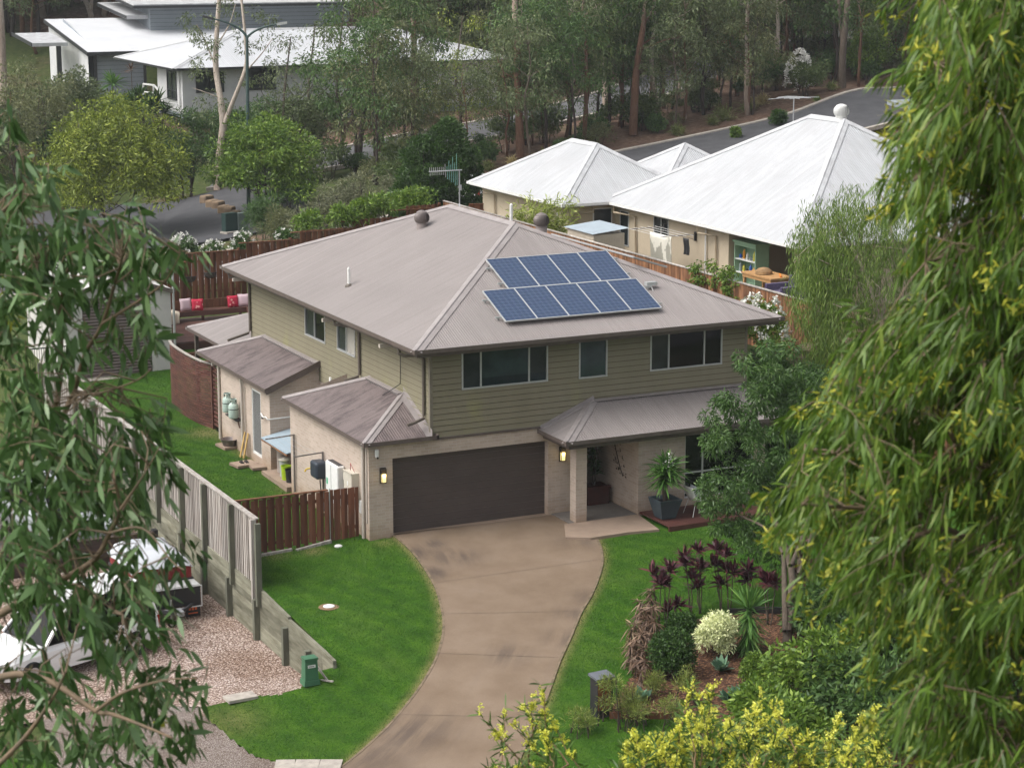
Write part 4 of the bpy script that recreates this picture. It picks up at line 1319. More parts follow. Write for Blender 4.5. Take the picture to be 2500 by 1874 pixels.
# ------------------------------------------------------------------ fences and walls
rng = random.Random(7)
M['pal'] = pm('paling_timber', (0.28, 0.14, 0.07), (0.15, 0.075, 0.045), 3.0, .85, spec=.15, island=.45, stretch=(3, 3, .35), bump=.2)
M['pal_d'] = pm('stained_paling', (0.19, 0.088, 0.05), (0.11, 0.054, 0.034), 3.0, .8, spec=.15, island=.35, stretch=(3, 3, .35), bump=.2)
M['pal_r'] = pm('red_paling', (0.2, 0.082, 0.05), (0.12, 0.053, 0.036), 3.0, .75, spec=.2, island=.3, stretch=(3, 3, .35))
M['grey_t'] = pm('weathered_timber', (0.41, 0.385, 0.355), (0.26, 0.23, 0.205), 3, .9, spec=.1, island=.3, stretch=(3, 3, .3), bump=.2)
M['sleeper'] = pm('treated_sleeper', (0.24, 0.235, 0.18), (0.13, 0.125, 0.09), 2.2, .9, spec=.1, island=.25, stretch=(.5, .5, 3), bump=.3)
M['green_p'] = pm('treated_post', (0.16, 0.165, 0.125), (0.1, 0.1, 0.08), 3, .9, spec=.1, stretch=(2, 2, .4), bump=.2)


def paling_fence(name, label, a, b_, zb, zt, mat, bw=.1, th=.018, lap=True, post_every=2.4, cap=True, face=1, postm='pal_d', group=None, stepped=False, short=0.0):
    """vertical boards from a to b on two rails; 'face' is the side the second row stands on"""
    a = np.array(a, float); b_ = np.array(b_, float)
    L = np.linalg.norm(b_ - a); d = (b_ - a) / L; nrm = np.array([-d[1], d[0]]) * face
    rz = math.atan2(d[1], d[0])
    t = thing(name, label, 'fence', (a[0], a[1], float(zb(*a))), group)
    mb = MB(); n = int(L / bw)
    for i in range(n):
        s_ = (i + .5) * L / n
        p = a + d * s_
        if stepped:
            s2 = (int(s_ / post_every) + .5) * post_every; q = a + d * min(s2, L)
        else: q = p
        z0 = float(zb(*q)); z1 = float(zt(*q))
        off = (.028 if i % 2 else -.028) if lap == 'alt' else (.009 if i % 2 else 0)
        z1 += rng.uniform(-.012, .012)
        if short and i % 2: z1 -= short * .2; z0 += short
        mb.cbox((*(p + nrm * off), (z0 + z1) / 2), (bw * (.97 if lap == 'alt' else 1.08), th, z1 - z0), rz, rng.uniform(-.006, .006), 'y')
    mb.build('paling', M[mat], t)
    np_ = max(2, int(round(L / post_every)) + 1)
    for i in range(np_):
        p = a + d * (L * i / (np_ - 1)); z1 = float(zt(*p)); z0 = float(zb(*p))
        o_ = MB(); o_.cbox((*(p - nrm * (.075)), (z0 + z1) / 2 - .1), (.1, .09, z1 - z0 + .1), rz); o_.build('post', M[postm], t)
    for fr in (.18, .82):
        o_ = MB()
        for k in range(np_ - 1):
            p = a + d * (L * k / (np_ - 1)); q = a + d * (L * (k + 1) / (np_ - 1))
            if stepped: mid = (p + q) / 2; zz0 = zz1 = float(zb(*mid)) + (float(zt(*mid)) - float(zb(*mid))) * fr
            else: zz0 = float(zb(*p)) + (float(zt(*p)) - float(zb(*p))) * fr; zz1 = float(zb(*q)) + (float(zt(*q)) - float(zb(*q))) * fr
            o_.beam((*(p - nrm * .04), zz0), (*(q - nrm * .04), zz1), .04, .09)
        o_.build('rail', M[postm], t)
    if cap:
        o_ = MB()
        for k in range(np_ - 1):
            p = a + d * (L * k / (np_ - 1)); q = a + d * (L * (k + 1) / (np_ - 1))
            z0, z1 = float(zt(*p)), float(zt(*q))
            if stepped: z0 = z1 = float(zt(*((p + q) / 2)))
            o_.beam((*p, z0 + .02), (*q, z1 + .02), .1, .035)
        o_.build('cap_rail', M[postm] if mat != 'pal' else M['grey_t'], t)
    return t


# right hand boundary: high palings stepping down towards the street
paling_fence('fence', 'long orange brown paling fence between the house and the white roofed neighbour', (15.93, 2.3), (15.93, 30.4), lambda x, y: 3.05, lambda x, y: 5.0, 'pal', bw=.1, face=1)
paling_fence('fence', 'lower brown paling fence stepping down past the rock edging under the weeping gum', (15.9, -6.5), (15.9, 2.2), lambda x, y: 1.1 + .1 * (y + 6) * .5, lambda x, y: 2.95 + .05 * (y + 6), 'pal_d', bw=.1)
# rear boundary
zr_t = lambda x, y: float(np.interp(x, [2.0, 3.79, 4.13, 8.82, 14.38, 15.93], [2.95, 3.17, 3.28, 3.86, 4.63, 5.0]))
paling_fence('fence', 'dark red brown rear fence with alternating palings behind the timber bench', (2.2, 30.5), (15.8, 30.5), lambda x, y: zr_t(x, y) - 1.95, zr_t, 'pal_d', bw=.13, lap='alt', stepped=True, face=-1, postm='pal_d')
paling_fence('fence', 'short brown gate fence beside the cream wall near the white parked car', tuple(atz(1145, 505, 4.3)[:2]), tuple(atz(1215, 503, 4.3)[:2]), lambda x, y: 2.9, lambda x, y: 4.4, 'pal_d', bw=.12)

# side gate fence beside the garage
gy = .6
gtf = lambda x, y: 1.33
gbf = lambda x, y: float(HM(x, y)) - .02
gf = paling_fence('fence', 'dark brown side fence of alternating palings joining the garage wall to the grey fence', (-3.82, gy), (-.98, gy), gbf, gtf, 'pal_r', bw=.115, lap='alt', face=-1, short=.12, cap=True)
gate = thing('gate', 'narrow dark brown side gate against the garage wall below the meter box', 'gate', (-.5, gy, -.1))
mb = MB()
for i in range(8): mb.cbox((-.87 + i * .105, gy - (.02 if i % 2 else -.01), .62), (.1, .018, 1.44))
mb.build('paling', M['pal_r'], gate)
mb = MB(); mb.box(-.9, -.08, gy + .02, gy + .06, .15, .25); mb.build('rail', M['pal_r'], gate)
mb = MB(); mb.box(-.9, -.08, gy + .02, gy + .06, 1.05, 1.15); mb.build('rail', M['pal_r'], gate)
mb = MB(); mb.box(-.95, -.93, gy - .05, gy - .03, -.1, 1.4); mb.build('gate_post', M['steel'], gate)
mb = MB(); mb.beam((-3.7, gy - .12, -.28), (-2.1, gy - .12, -.2), .1, .12); mb.beam((-2.0, gy - .2, -.22), (-.95, gy - .12, -.1), .1, .12)
_reg(mb.build('timber_edging', M['grey_t']), 'weathered timber edging along the foot of the dark brown side fence', 'garden edging')

# left boundary: grey slatted fence on top of the retaining wall
yF0, yF1 = -1.8, 21.0
ft = lambda y: 1.5 + .0 * y
lf_ = thing('fence', 'long grey weathered slat fence with a flat top rail above the gravel yard', 'fence', (XW, 0, -.3))
mb = MB(); n = int((yF1 - yF0) / .15)
for i in range(n):
    yy = yF0 + .04 + i * .15
    zb = -.32 + .02 * max(0, yy) * .3
    zz = 1.46 + rng.uniform(-.01, .006)
    mb.cbox((XW - .01 + rng.uniform(-.003, .003), yy, (zb + zz) / 2), (.02, .088, zz - zb), 0, rng.uniform(-.008, .008), 'x')
mb.build('slat', M['grey_t'], lf_)
mb = MB(); mb.box(XW + .012, XW + .03, yF0 + .02, yF1, -.3, 1.44); mb.build('backing_slat', M['pal_d'], lf_)
mb = MB(); mb.box(XW - .07, XW + .07, yF0 - .03, yF1, 1.475, 1.515); mb.build('cap_rail', M['grey_t'], lf_)
PY = sorted([float(atx(u, v, XW - .07)[1]) for u, v in [(445, 1200), (500, 1240), (567, 1300), (632, 1350)]])
PY = PY + [PY[-1] + 2.35 * k for k in range(1, 8)]
for yy in PY:
    mb = MB(); mb.box(XW - .17, XW - .022, yy - .06, yy + .06, -.75, 1.47); mb.build('post', M['green_p'], lf_)
mb = MB(); mb.box(XW - .17, XW - .03, yF0 - .1, yF0 + .0, -.75, 1.5); mb.build('post', M['grey_t'], lf_)
rw = thing('retaining_wall', 'stepped timber sleeper retaining wall holding the lawn above the pink gravel', 'retaining wall', (XW, -2, -1.7))
mb = MB()
top = lambda y: -.3 if y > yF0 else -.3 - .055 * (yF0 - y)
ys_ = np.concatenate([[-7.35], np.arange(-6.6, 14, 2.35)])
for a, b_ in zip(ys_[:-1], ys_[1:]):
    for k in range(8):
        z1 = -.3 - k * .2; z0 = z1 - .193
        ta, tb = top(a), top(b_)
        za, zb_ = min(z1, ta), min(z1, tb)
        if za <= z0 + .01: continue
        x0 = XW - .045 - rng.uniform(0, .012)
        mb.add([(x0, a + .003, z0), (XW + .03, a + .003, z0), (XW + .03, b_ - .003, z0), (x0, b_ - .003, z0), (x0, a + .003, za), (XW + .03, a + .003, za), (XW + .03, b_ - .003, zb_), (x0, b_ - .003, zb_)],
               [(0, 3, 2, 1), (4, 5, 6, 7), (0, 1, 5, 4), (1, 2, 6, 5), (2, 3, 7, 6), (3, 0, 4, 7)])
mb.build('sleeper', M['sleeper'], rw)
for (u, v, zt) in [(443, 1320, -.45), (498, 1395, -.62), (559, 1440, -.62), (625, 1480, -.62), (696, 1550, -.72), (752, 1610, -.82)]:
    yy = float(atx(u, v, XW - .12)[1])
    mb = MB(); mb.box(XW - .2, XW - .052, yy - .075, yy + .075, -2.0, zt); mb.build('post', M['green_p'], rw)

# curved slat privacy screen
M['slat_red'] = pm('red_oiled_slat', (0.125, 0.05, 0.04), (0.075, 0.032, 0.028), 2.5, .5, spec=.4, island=.25, stretch=(.6, .6, 3))
sc = thing('privacy_screen', 'curved dark red horizontal slat screen at the edge of the deck', 'screen', (.5, 16, 0))
path = [(.3, 19.3), (.14, 18.6), (.1, 17.5), (.14, 16.4), (.24, 15.5), (.42, 14.95)]
Pp = resample(path, 22)
ztop = lambda i: 2.2 - .1 * (i / 21)
for c0_, nm_ in ((0, 'slat'),):
    mb = MB()
    for k in range(26):
        for i in range(21):
            zz = -.1 + k * .0875
            if zz + .06 > ztop(i) : continue
            p, q = Pp[i], Pp[i + 1]
            mb.beam((p[0], p[1], zz + .035), (q[0], q[1], zz + .035), .02, .066)
    mb.build('slat', M['slat_red'], sc)
for i in (0, 5, 10, 16):
    mb = MB(); mb.cbox((Pp[i][0] + .06, Pp[i][1], .95), (.08, .08, 2.2)); mb.build('post', M['slat_red'], sc)
mb = MB(); mb.box(.36, .48, 14.82, 14.94, -.25, 2.1); mb.build('post', M['slat_red'], sc)
mb = MB(); sweep(mb, [(p[0], p[1], ztop(i) + .02) for i, p in enumerate(Pp)], [(-.05, -.015), (.05, -.015), (.05, .02), (-.05, .02)]); mb.build('cap_rail', M['grey_t'], sc)
s2_ = thing('privacy_screen', 'straight dark red slat screen standing between the curved screen and the laundry wall', 'screen', (.6, 14.3, 0))
mb = MB()
for k in range(16): mb.box(.4, .43, 13.5, 14.8, .05 + k * .14, .05 + k * .14 + .085)
mb.build('slat', M['slat_red'], s2_)
mb = MB(); mb.box(.38, .46, 13.42, 13.5, -.2, 2.3); mb.build('post', M['slat_red'], s2_)
# ------------------------------------------------------------------ things on and around the house
def solar_mat():
    m, n, l, b = _nm('solar_cells')
    uv = n.new("ShaderNodeUVMap").outputs[0]
    sp = n.new("ShaderNodeSeparateXYZ"); l.new(uv, sp.inputs[0])
    fx = _math(n, l, 'FRACT', _math(n, l, 'MULTIPLY', sp.outputs[0], 6)); fy = _math(n, l, 'FRACT', _math(n, l, 'MULTIPLY', sp.outputs[1], 10))
    gx = _math(n, l, 'LESS_THAN', _math(n, l, 'MINIMUM', fx, _math(n, l, 'SUBTRACT', 1.0, fx)), .035)
    gy_ = _math(n, l, 'LESS_THAN', _math(n, l, 'MINIMUM', fy, _math(n, l, 'SUBTRACT', 1.0, fy)), .035)
    bx_ = _math(n, l, 'FRACT', _math(n, l, 'MULTIPLY', sp.outputs[0], 12)); bl_ = _math(n, l, 'LESS_THAN', _math(n, l, 'ABSOLUTE', _math(n, l, 'SUBTRACT', bx_, .5)), .04)
    gr = _math(n, l, 'MAXIMUM', _math(n, l, 'MAXIMUM', gx, gy_), _math(n, l, 'MULTIPLY', bl_, .7))
    f = _noise(n, l, _map(n, l, _coord(n), (9, 9, 9)), 1, 2)
    v = n.new("ShaderNodeTexVoronoi"); v.inputs['Scale'].default_value = 70; l.new(_coord(n), v.inputs['Vector'])
    base = _mix(n, l, _math(n, l, 'MULTIPLY_ADD', f, .7, -.1), (0.016, 0.032, 0.08), (0.04, 0.075, 0.15))
    base = _mix(n, l, .25, base, v.outputs['Color'], 'OVERLAY')
    l.new(_mix(n, l, _math(n, l, 'MULTIPLY', gr, .55), base, (0.15, 0.2, 0.27)), b.inputs['Base Color'])
    b.inputs['Roughness'].default_value = .18; b.inputs['Specular IOR Level'].default_value = .5
    return m


M['cells'] = solar_mat()


def roofpt(x, y, o): return np.array([x, y, ZE + RP * (y + OV)]) + np.array([0, -RP, 1]) / math.hypot(1, RP) * o


cosr = 1 / math.hypot(1, RP)
row_names = [('lower', 5, 4.185, .06), ('upper', 4, 5.02, 1.6)]
POS = {5: ['leftmost', 'second from the left', 'middle', 'second from the right', 'rightmost'], 4: ['leftmost', 'second from the left', 'second from the right', 'rightmost']}
for rn_, n_, x0_, y0_ in row_names:
    for k in range(n_):
        xa = x0_ + k * 1.002; xb = xa + .985; ya = y0_; yb2 = y0_ + 1.645 * cosr
        t = thing('solar_panel', '%s blue solar panel in the %s row of %s' % (POS[n_][k], rn_, {5: 'five', 4: 'four'}[n_]), 'solar panel', tuple(roofpt(xa, ya, .1)), 'solar panels on the front roof slope')
        q = [roofpt(xa, ya, .14), roofpt(xb, ya, .14), roofpt(xb, yb2, .14), roofpt(xa, yb2, .14)]
        _obj('cell_face', np.array(q), [(0, 1, 2, 3)], M['cells'], t, uv=[(0, 0), (1, 0), (1, 1), (0, 1)])
        mb = MB(); up_ = tuple(np.array([0, -RP, 1]))
        c4 = [roofpt(xa, ya, .125), roofpt(xb, ya, .125), roofpt(xb, yb2, .125), roofpt(xa, yb2, .125)]
        for i in range(4): mb.beam(c4[i], c4[(i + 1) % 4], .024, .042, up=up_)
        mb.build('frame', M['alu'], t)
        mb = MB(); mb.add([roofpt(xa, ya, .11), roofpt(xb, ya, .11), roofpt(xb, yb2, .11), roofpt(xa, yb2, .11)], [(3, 2, 1, 0)]); mb.build('back_sheet', M['white'], t)
for k, (xa, xb, yy) in enumerate([(4.0, 9.35, .35), (4.0, 9.5, 1.2), (4.85, 9.2, 1.95), (4.85, 9.2, 2.75)]):
    mb = MB(); mb.beam(roofpt(xa, yy, .08), roofpt(xb, yy, .08), .04, .05)
    for i in range(5): mb.beam(roofpt(xa + .1 + i * (xb - xa - .2) / 4, yy, .0), roofpt(xa + .1 + i * (xb - xa - .2) / 4, yy, .07), .05, .03, up=(0, 1, 0))
    _reg(mb.build('mounting_rail', M['alu']), ['aluminium mounting rail under the lower edge of the lower solar row', 'aluminium mounting rail under the upper edge of the lower solar row', 'aluminium mounting rail under the lower edge of the upper solar row', 'aluminium mounting rail under the top edge of the upper solar row'][k], 'mounting rail', 'rails under the solar panels')
t = thing('isolator_box', 'small pale isolator box on the roof at the right end of the solar panels', 'switch box', tuple(roofpt(9.55, 1.35, 0)))
mb = MB(); mb.beam(roofpt(9.35, 1.3, .12), roofpt(9.7, 1.3, .12), .16, .1); mb.build('cover', M['alu'], t)
mb = MB(); mb.tube([roofpt(9.5, 1.2, .08), roofpt(9.52, 1.1, -.01)], .015, 6); mb.build('conduit', M['white'], t)
# second array seen edge-on on the far slope
far_row = thing('solar_panel', 'solar panel seen nearly edge on along the far right hand slope', 'solar panel', (11.2, 3.2, 6.1))
rr = lambda x, y, o: (x + .38 * o, y, ZE + RP * (ex1 - x) + o)
mb = MB(); mb.add([rr(9.4, 2.2, .22), rr(10.5, 2.2, .3), rr(10.5, 7.6, .3), rr(9.4, 7.6, .22)], [(0, 1, 2, 3)]); mb.build('cell_face', M['cells'], far_row)
mb = MB(); c4 = [rr(9.4, 2.2, .2), rr(10.5, 2.2, .28), rr(10.5, 7.6, .28), rr(9.4, 7.6, .2)]
for i in range(4): mb.beam(c4[i], c4[(i + 1) % 4], .035, .045)
mb.build('frame', M['alu'], far_row)

# whirlybird roof ventilators
M['vent_b'] = plain('vent_brown', (0.2, 0.17, 0.16), .45, .5, .2)
M['vent_base'] = pm('vent_base', (0.3, 0.26, 0.25), None, 5, .5)


def vent(label, c, r, mt, base_mt, sunk=.3):
    t = thing('roof_ventilator', label, 'roof vent', c, 'spinning roof ventilators')
    mb = MB(); mb.lathe(c, [(r * .75, -sunk), (r * .72, .16), (r * .8, .18)], 18); mb.build('base', base_mt, t)
    mb = MB()
    n_ = 22
    for k in range(n_):
        a0 = 2 * math.pi * k / n_; a1 = a0 + 2 * math.pi / n_ * .8
        vs = []
        for j in range(7):
            ph = -1.1 + 2.3 * j / 6
            rr_ = r * (.35 + .68 * math.cos(ph * .9)); z = .18 + r * .72 + r * .72 * math.sin(ph)
            for a, q in ((a0, 1.0), (a1, .9)):
                vs.append((c[0] + rr_ * q * math.cos(a + j * .05), c[1] + rr_ * q * math.sin(a + j * .05), c[2] + z))
        mb.add(vs, [(2 * j, 2 * j + 1, 2 * j + 3, 2 * j + 2) for j in range(6)])
    mb.lathe((c[0], c[1], c[2] + .18 + r * 1.3), [(r * .75, 0), (r * .7, .05), (r * .3, .1), (.02, .11)], 18)
    mb.lathe((c[0], c[1], c[2] + .18), [(r * .6, 0), (r * .6, r * 1.3)], 14)
    mb.build('turbine', mt, t)
    return t


vent('brown spinning roof ventilator on the left roof slope below the ridge', (5.64, 9.15, 7.1), .24, M['vent_b'], M['vent_base'])
vent('brown spinning roof ventilator just behind the hip ridge near the bamboo', (7.75, 4.9, 7.4), .24, M['vent_b'], M['vent_base'])
vent('white spinning roof ventilator on the ridge of the white roofed neighbour', (26.9, 16.9, 9.05), .3, M['white'], M['white'])
t = thing('vent_pipe', 'short white plumbing vent pipe with a collar on the left roof slope', 'vent pipe', (2.37, 7.24, 5.8))
mb = MB(); mb.lathe((2.37, 7.24, 5.75), [(.045, 0), (.045, .55), (.05, .56), (.02, .62)], 12); mb.build('pipe', M['white'], t)
mb = MB(); mb.lathe((2.37, 7.24, 5.74), [(.13, -.0), (.12, .07), (.06, .12)], 14); mb.build('collar', M['pipe_b'], t)
t = thing('vent_pipe', 'short white vent pipe rising behind the ridge in front of the bamboo', 'vent pipe', (8.3, 7.6, 7.2))
mb = MB(); mb.lathe((7.85, 7.2, 7.25), [(.05, 0), (.05, .72), (.02, .76)], 12); mb.build('pipe', M['white'], t)

# antennas
t = thing('tv_antenna', 'log style television antenna with green tipped elements on a steel mast behind the ridge', 'antenna', (7.3, 9.75, 7.4))
M['verd'] = plain('green_element', (0.2, 0.42, 0.36), .5)
ax, ay, az = 7.35, 10.0, 7.3
mb = MB(); mb.tube([(ax, ay, az), (ax, ay, az + 1.52)], .022, 8); mb.build('mast', M['steel'], t)
mb = MB(); mb.tube([(ax, ay, az + .45), (ax - .28, ay - .1, az)], .008, 6); mb.build('stay', M['steel'], t)
mb = MB(); mb.tube([(ax, ay, az + .45), (ax - .1, ay - .3, az)], .008, 6); mb.build('stay', M['steel'], t)
mb = MB(); mb.tube([(ax + .09, ay, az + 1.5), (ax - 1.08, ay - .02, az + 1.5)], .018, 8); mb.build('boom', M['alu'], t)
for k in range(15):
    s_ = k / 14; xx = ax - .1 - .95 * s_
    h_ = .13 if k > 6 else .22 + .06 * (6 - k) * .9
    mb = MB(); mb.tube([(xx, ay, az + 1.5), (xx, ay + .0, az + 1.5 + (h_ if k % 2 == 0 or k > 6 else h_ * .5))], .008, 5); mb.tube([(xx + .02, ay, az + 1.5), (xx + .02, ay, az + 1.5 - (h_ if k % 2 or k > 6 else h_ * .9))], .008, 5)
    mb.build('element', M['verd'] if k < 6 else M['alu'], t)
mb = MB(); mb.box(ax + .0, ax + .06, ay - .04, ay + .02, az + .85, az + 1.02); mb.build('amplifier', M['alu'], t)
t = thing('tv_antenna', 'wide television antenna with long thin arms on the white roof', 'antenna', (26.3, 19.3, 8.6))
ax, ay, az = 26.4, 19.5, 8.5
mb = MB(); mb.tube([(ax, ay, az), (ax, ay, az + 1.35)], .025, 8); mb.build('mast', M['steel'], t)
mb = MB(); mb.tube([(ax - .06, ay - .5, az + 1.3), (ax + .06, ay + .5, az + 1.3)], .02, 8); mb.build('boom', M['alu'], t)
for k, (dy, L_) in enumerate([(-.45, 1.0), (-.2, 1.2), (0, 2.4), (.25, 1.3), (.45, .9)]):
    mb = MB(); mb.tube([(ax - L_ / 2, ay + dy, az + 1.32 - .015 * L_), (ax, ay + dy, az + 1.33), (ax + L_ / 2, ay + dy, az + 1.32 - .015 * L_)], .012, 5); mb.build('element', M['alu'], t)

# wall lamps, security camera
M['lampglow'] = plain('lamp_glass', (0.75, 0.68, 0.4), .3, emit=(1.0, .78, .3), es=.6)
M['bronze'] = plain('bronze_metal', (0.045, 0.035, 0.028), .45, .4, .3)


def wall_lamp(label, x, z):
    t = thing('wall_lamp', label, 'wall lamp', (x, 0, z - .2), 'lit wall lamps')
    y = -.01
    mb = MB(); mb.box(x - .07, x + .07, y - .12, y, z + .06, z + .2); mb.box(x - .09, x + .09, y - .02, y + .005, z - .22, z + .22); mb.build('backplate', M['bronze'], t)
    mb = MB()
    for dx in (-.075, .06): mb.box(x + dx, x + dx + .015, y - .12, y - .105, z - .2, z + .06)
    mb.box(x - .06, x + .06, y - .12, y - .105, z - .2, z - .185)
    for dx in (-.075, .06): mb.box(x + dx, x + dx + .015, y - .105, y - .02, z - .2, z - .185)
    mb.build('cage', M['bronze'], t)
    mb = MB(); mb.box(x - .058, x + .058, y - .1, y - .03, z - .18, z + .055); mb.build('glass', M['lampglow'], t)
    ld = bpy.data.lights.new('lamp_bulb', 'POINT'); ld.energy = 1.5; ld.color = (1, .75, .35); ld.shadow_soft_size = .05
    lo = bpy.data.objects.new('lamp_bulb', ld); COL.objects.link(lo); lo.parent = t; lo.location = (0, -.16, .22)


wall_lamp('lit bronze box lamp on the brick pier left of the garage door', .41, 1.75)
wall_lamp('lit bronze box lamp on the brick pier right of the garage door beside the porch', 5.95, 1.76)
t = thing('security_camera', 'small cream security camera under the eave above the left garage lamp', 'camera', (.22, 0, 2.4))
mb = MB(); mb.lathe((.22, -.07, 2.27), [(.02, 0), (.055, .04), (.06, .2), (.05, .24)], 14); mb.build('housing', M['white'], t)
mb = MB(); mb.lathe((.22, -.11, 2.29), [(.03, 0), (.03, .03)], 10, axis=(0, -1, -.4)); mb.build('lens', M['black'], t)

# meter box, battery, hose reel on the garage side wall
t = thing('meter_box', 'tall cream electricity meter box on the garage side wall next to the downpipe', 'meter box', (0, 1.0, .9))
M['cream'] = pm('cream_metal', (0.56, 0.52, 0.44), None, 2, .5)
mb = MB(); mb.box(-.22, -.001, .72, 1.32, .95, 1.68); mb.box(-.25, -.22, .70, 1.34, 1.675, 1.7); mb.build('box', M['cream'], t)
mb = MB(); mb.box(-.228, -.221, .76, 1.28, 1.0, 1.63); mb.build('door_panel', M['cream'], t)
mb = MB(); mb.box(-.236, -.229, .98, 1.04, 1.3, 1.42); mb.build('badge', M['white'], t)
mb = MB(); mb.tube([(-.1, 1.1, 1.7), (-.1, 1.1, 1.9), (-.12, .75, 1.72)], .01, 5); mb.build('cable', plain('red_cable', (.25, .03, .03), .5), t)
mb = MB(); mb.box(-.15, -.001, .85, 1.2, .68, .93); mb.build('gas_meter', M['steel'], t)
mb = MB(); mb.box(-.06, -.001, .45, .6, .6, .95); mb.build('junction_box', M['white'], t)
t = thing('battery_unit', 'white home battery unit with a small green badge on the garage side wall', 'battery', (0, 2.3, .8))
mb = MB(); x0, x1, y0_, y1_ = -.26, -.02, 1.72, 2.66
mb.box(x0, x1, y0_, y1_, .5, 1.66); bt = mb.build('case', M['white'], t)
bv = bt.modifiers.new('bevel', 'BEVEL'); bv.width = .05; bv.segments = 3
mb = MB(); mb.box(-.2, -.04, 1.78, 2.6, 1.661, 1.668); mb.build('top_vent', M['dark'], t)
mb = MB(); mb.box(-.266, -.261, 2.46, 2.56, 1.0, 1.18); mb.build('badge', plain('green_badge', (.05, .4, .2), .5), t)
mb = MB(); mb.box(-.264, -.2605, 2.2, 2.215, .6, 1.6); mb.build('trim_line', M['dark'], t)
mb = MB(); mb.tube([(-.02, 1.6, 1.3), (-.05, 1.55, 1.0), (-.05, 1.5, .6)], .02, 6); mb.build('cable', M['black'], t)
mb = MB(); mb.box(-.1, -.005, 1.5, 1.68, 1.3, 1.5); mb.build('switch', M['cream'], t)
t = thing('hose_reel', 'dark blue grey hose reel box with a yellow nozzle on the garage side wall', 'hose reel', (0, 3.2, 1.0))
M['navy'] = plain('navy_plastic', (0.035, 0.045, 0.06), .45)
mb = MB(); mb.box(-.42, -.04, 2.95, 3.5, 1.0, 1.5); hc = mb.build('case', M['navy'], t)
bv = hc.modifiers.new('bevel', 'BEVEL'); bv.width = .08; bv.segments = 3
mb = MB(); mb.tube([(-.42, 3.45, 1.25), (-.52, 3.5, 1.22), (-.56, 3.52, 1.15)], .025, 8); mb.build('nozzle', plain('yellow_plastic', (.6, .42, .03), .4), t)
mb = MB(); mb.tube([(-.3, 2.98, 1.0), (-.28, 2.95, .6), (-.3, 2.97, .2), (-.2, 2.9, -.1)], .018, 6); mb.build('hose', M['black'], t)

# clothesline on the garage wall: two posts with arms and lines
t = thing('clothesline', 'grey wall mounted clothesline with two arms and wires along the garage side wall', 'clothesline', (-.05, 4.6, 0))
M['line_s'] = plain('grey_steel_tube', (0.22, 0.2, 0.19), .5, .4, .4)
for yy in (5.75, 3.35):
    mb = MB(); mb.beam((-.06, yy, -.05), (-.06, yy, 1.72), .05, .05); mb.build('post', M['line_s'], t)
    mb = MB(); mb.beam((-.06, yy, 1.7), (-.95, yy - .0, 1.66), .035, .035); mb.build('arm', M['line_s'], t)
for k in range(4):
    mb = MB(); xx = -.25 - k * .22
    mb.tube([(xx, 5.75, 1.7), (xx, 4.5, 1.64), (xx, 3.35, 1.7)], .004, 4); mb.build('wire', M['steel'], t)

# gas bottles
M['gasg'] = pm('gas_bottle_green', (0.42, 0.52, 0.46), (0.36, 0.45, 0.4), 4, .5)


def gas_bottle(label, y, z):
    x = -.02
    t = thing('gas_bottle', label, 'gas bottle', (x, y, z), 'gas bottles strapped to the laundry wall')
    mb = MB(); mb.lathe((x, y, z), [(.12, 0), (.15, .015), (.165, .06), (.165, .36), (.15, .45), (.09, .51), (.05, .53)], 20); mb.build('tank', M['gasg'], t, smooth=True)
    mb = MB()
    for a in (.3, 2.4, 4.5): mb.beam((x + .1 * math.cos(a), y + .1 * math.sin(a), z + .48), (x + .1 * math.cos(a), y + .1 * math.sin(a), z + .62), .09, .012, up=(math.cos(a), math.sin(a), 0))
    mb.lathe((x, y, z + .61), [(.1, 0), (.115, 0), (.115, .025), (.1, .025), (.1, 0)], 16); mb.build('collar', M['gasg'], t)
    mb = MB(); mb.lathe((x, y, z + .5), [(.02, 0), (.02, .08), (.035, .09), (.035, .11)], 8); mb.build('valve', M['steel'], t)
    mb = MB(); mb.lathe((x, y, z + .3), [(.168, 0), (.172, 0), (.172, .02), (.168, .02), (.168, 0)], 20); mb.build('strap', M['black'], t)


gas_bottle('pale green gas bottle strapped to the wall nearer the dark red screen', 12.05, 1.1)
gas_bottle('pale green gas bottle strapped to the wall nearer the laundry downpipe', 11.45, 1.02)
t = thing('gas_regulator', 'gas regulator hose hanging beneath the gas bottles', 'regulator', (.15, 11.3, .9))
mb = MB(); mb.tube([(.1, 11.35, 1.05), (.08, 11.32, .9), (.12, 11.3, .72), (.17, 11.28, .75)], .02, 6); mb.build('hose', plain('brown_hose', (.14, .06, .05), .6), t)
mb = MB(); mb.box(-.02, .19, 11.2, 12.3, .96, 1.0); mb.build('shelf', M['dark'], t)
# external tap pipes on the laundry corner
t = thing('water_pipe', 'white pipe with a tap running around the laundry wall corner', 'pipe', (.2, 8.6, 1.7))
mb = MB(); mb.tube([(.14, 9.25, 1.62), (.12, 9.0, 1.55), (.1, 8.7, 1.62), (.1, 8.5, 1.58), (1.0, 8.5, 1.6)], .022, 6); mb.lathe((1.0, 8.5, 1.6), [(.05, -.02), (.05, .02)], 10, axis=(0, 1, 0)); mb.build('pipe', M['white'], t)
mb = MB(); mb.lathe((.1, 9.0, 1.5), [(.04, 0), (.04, .06)], 10); mb.build('tap', M['dark'], t)
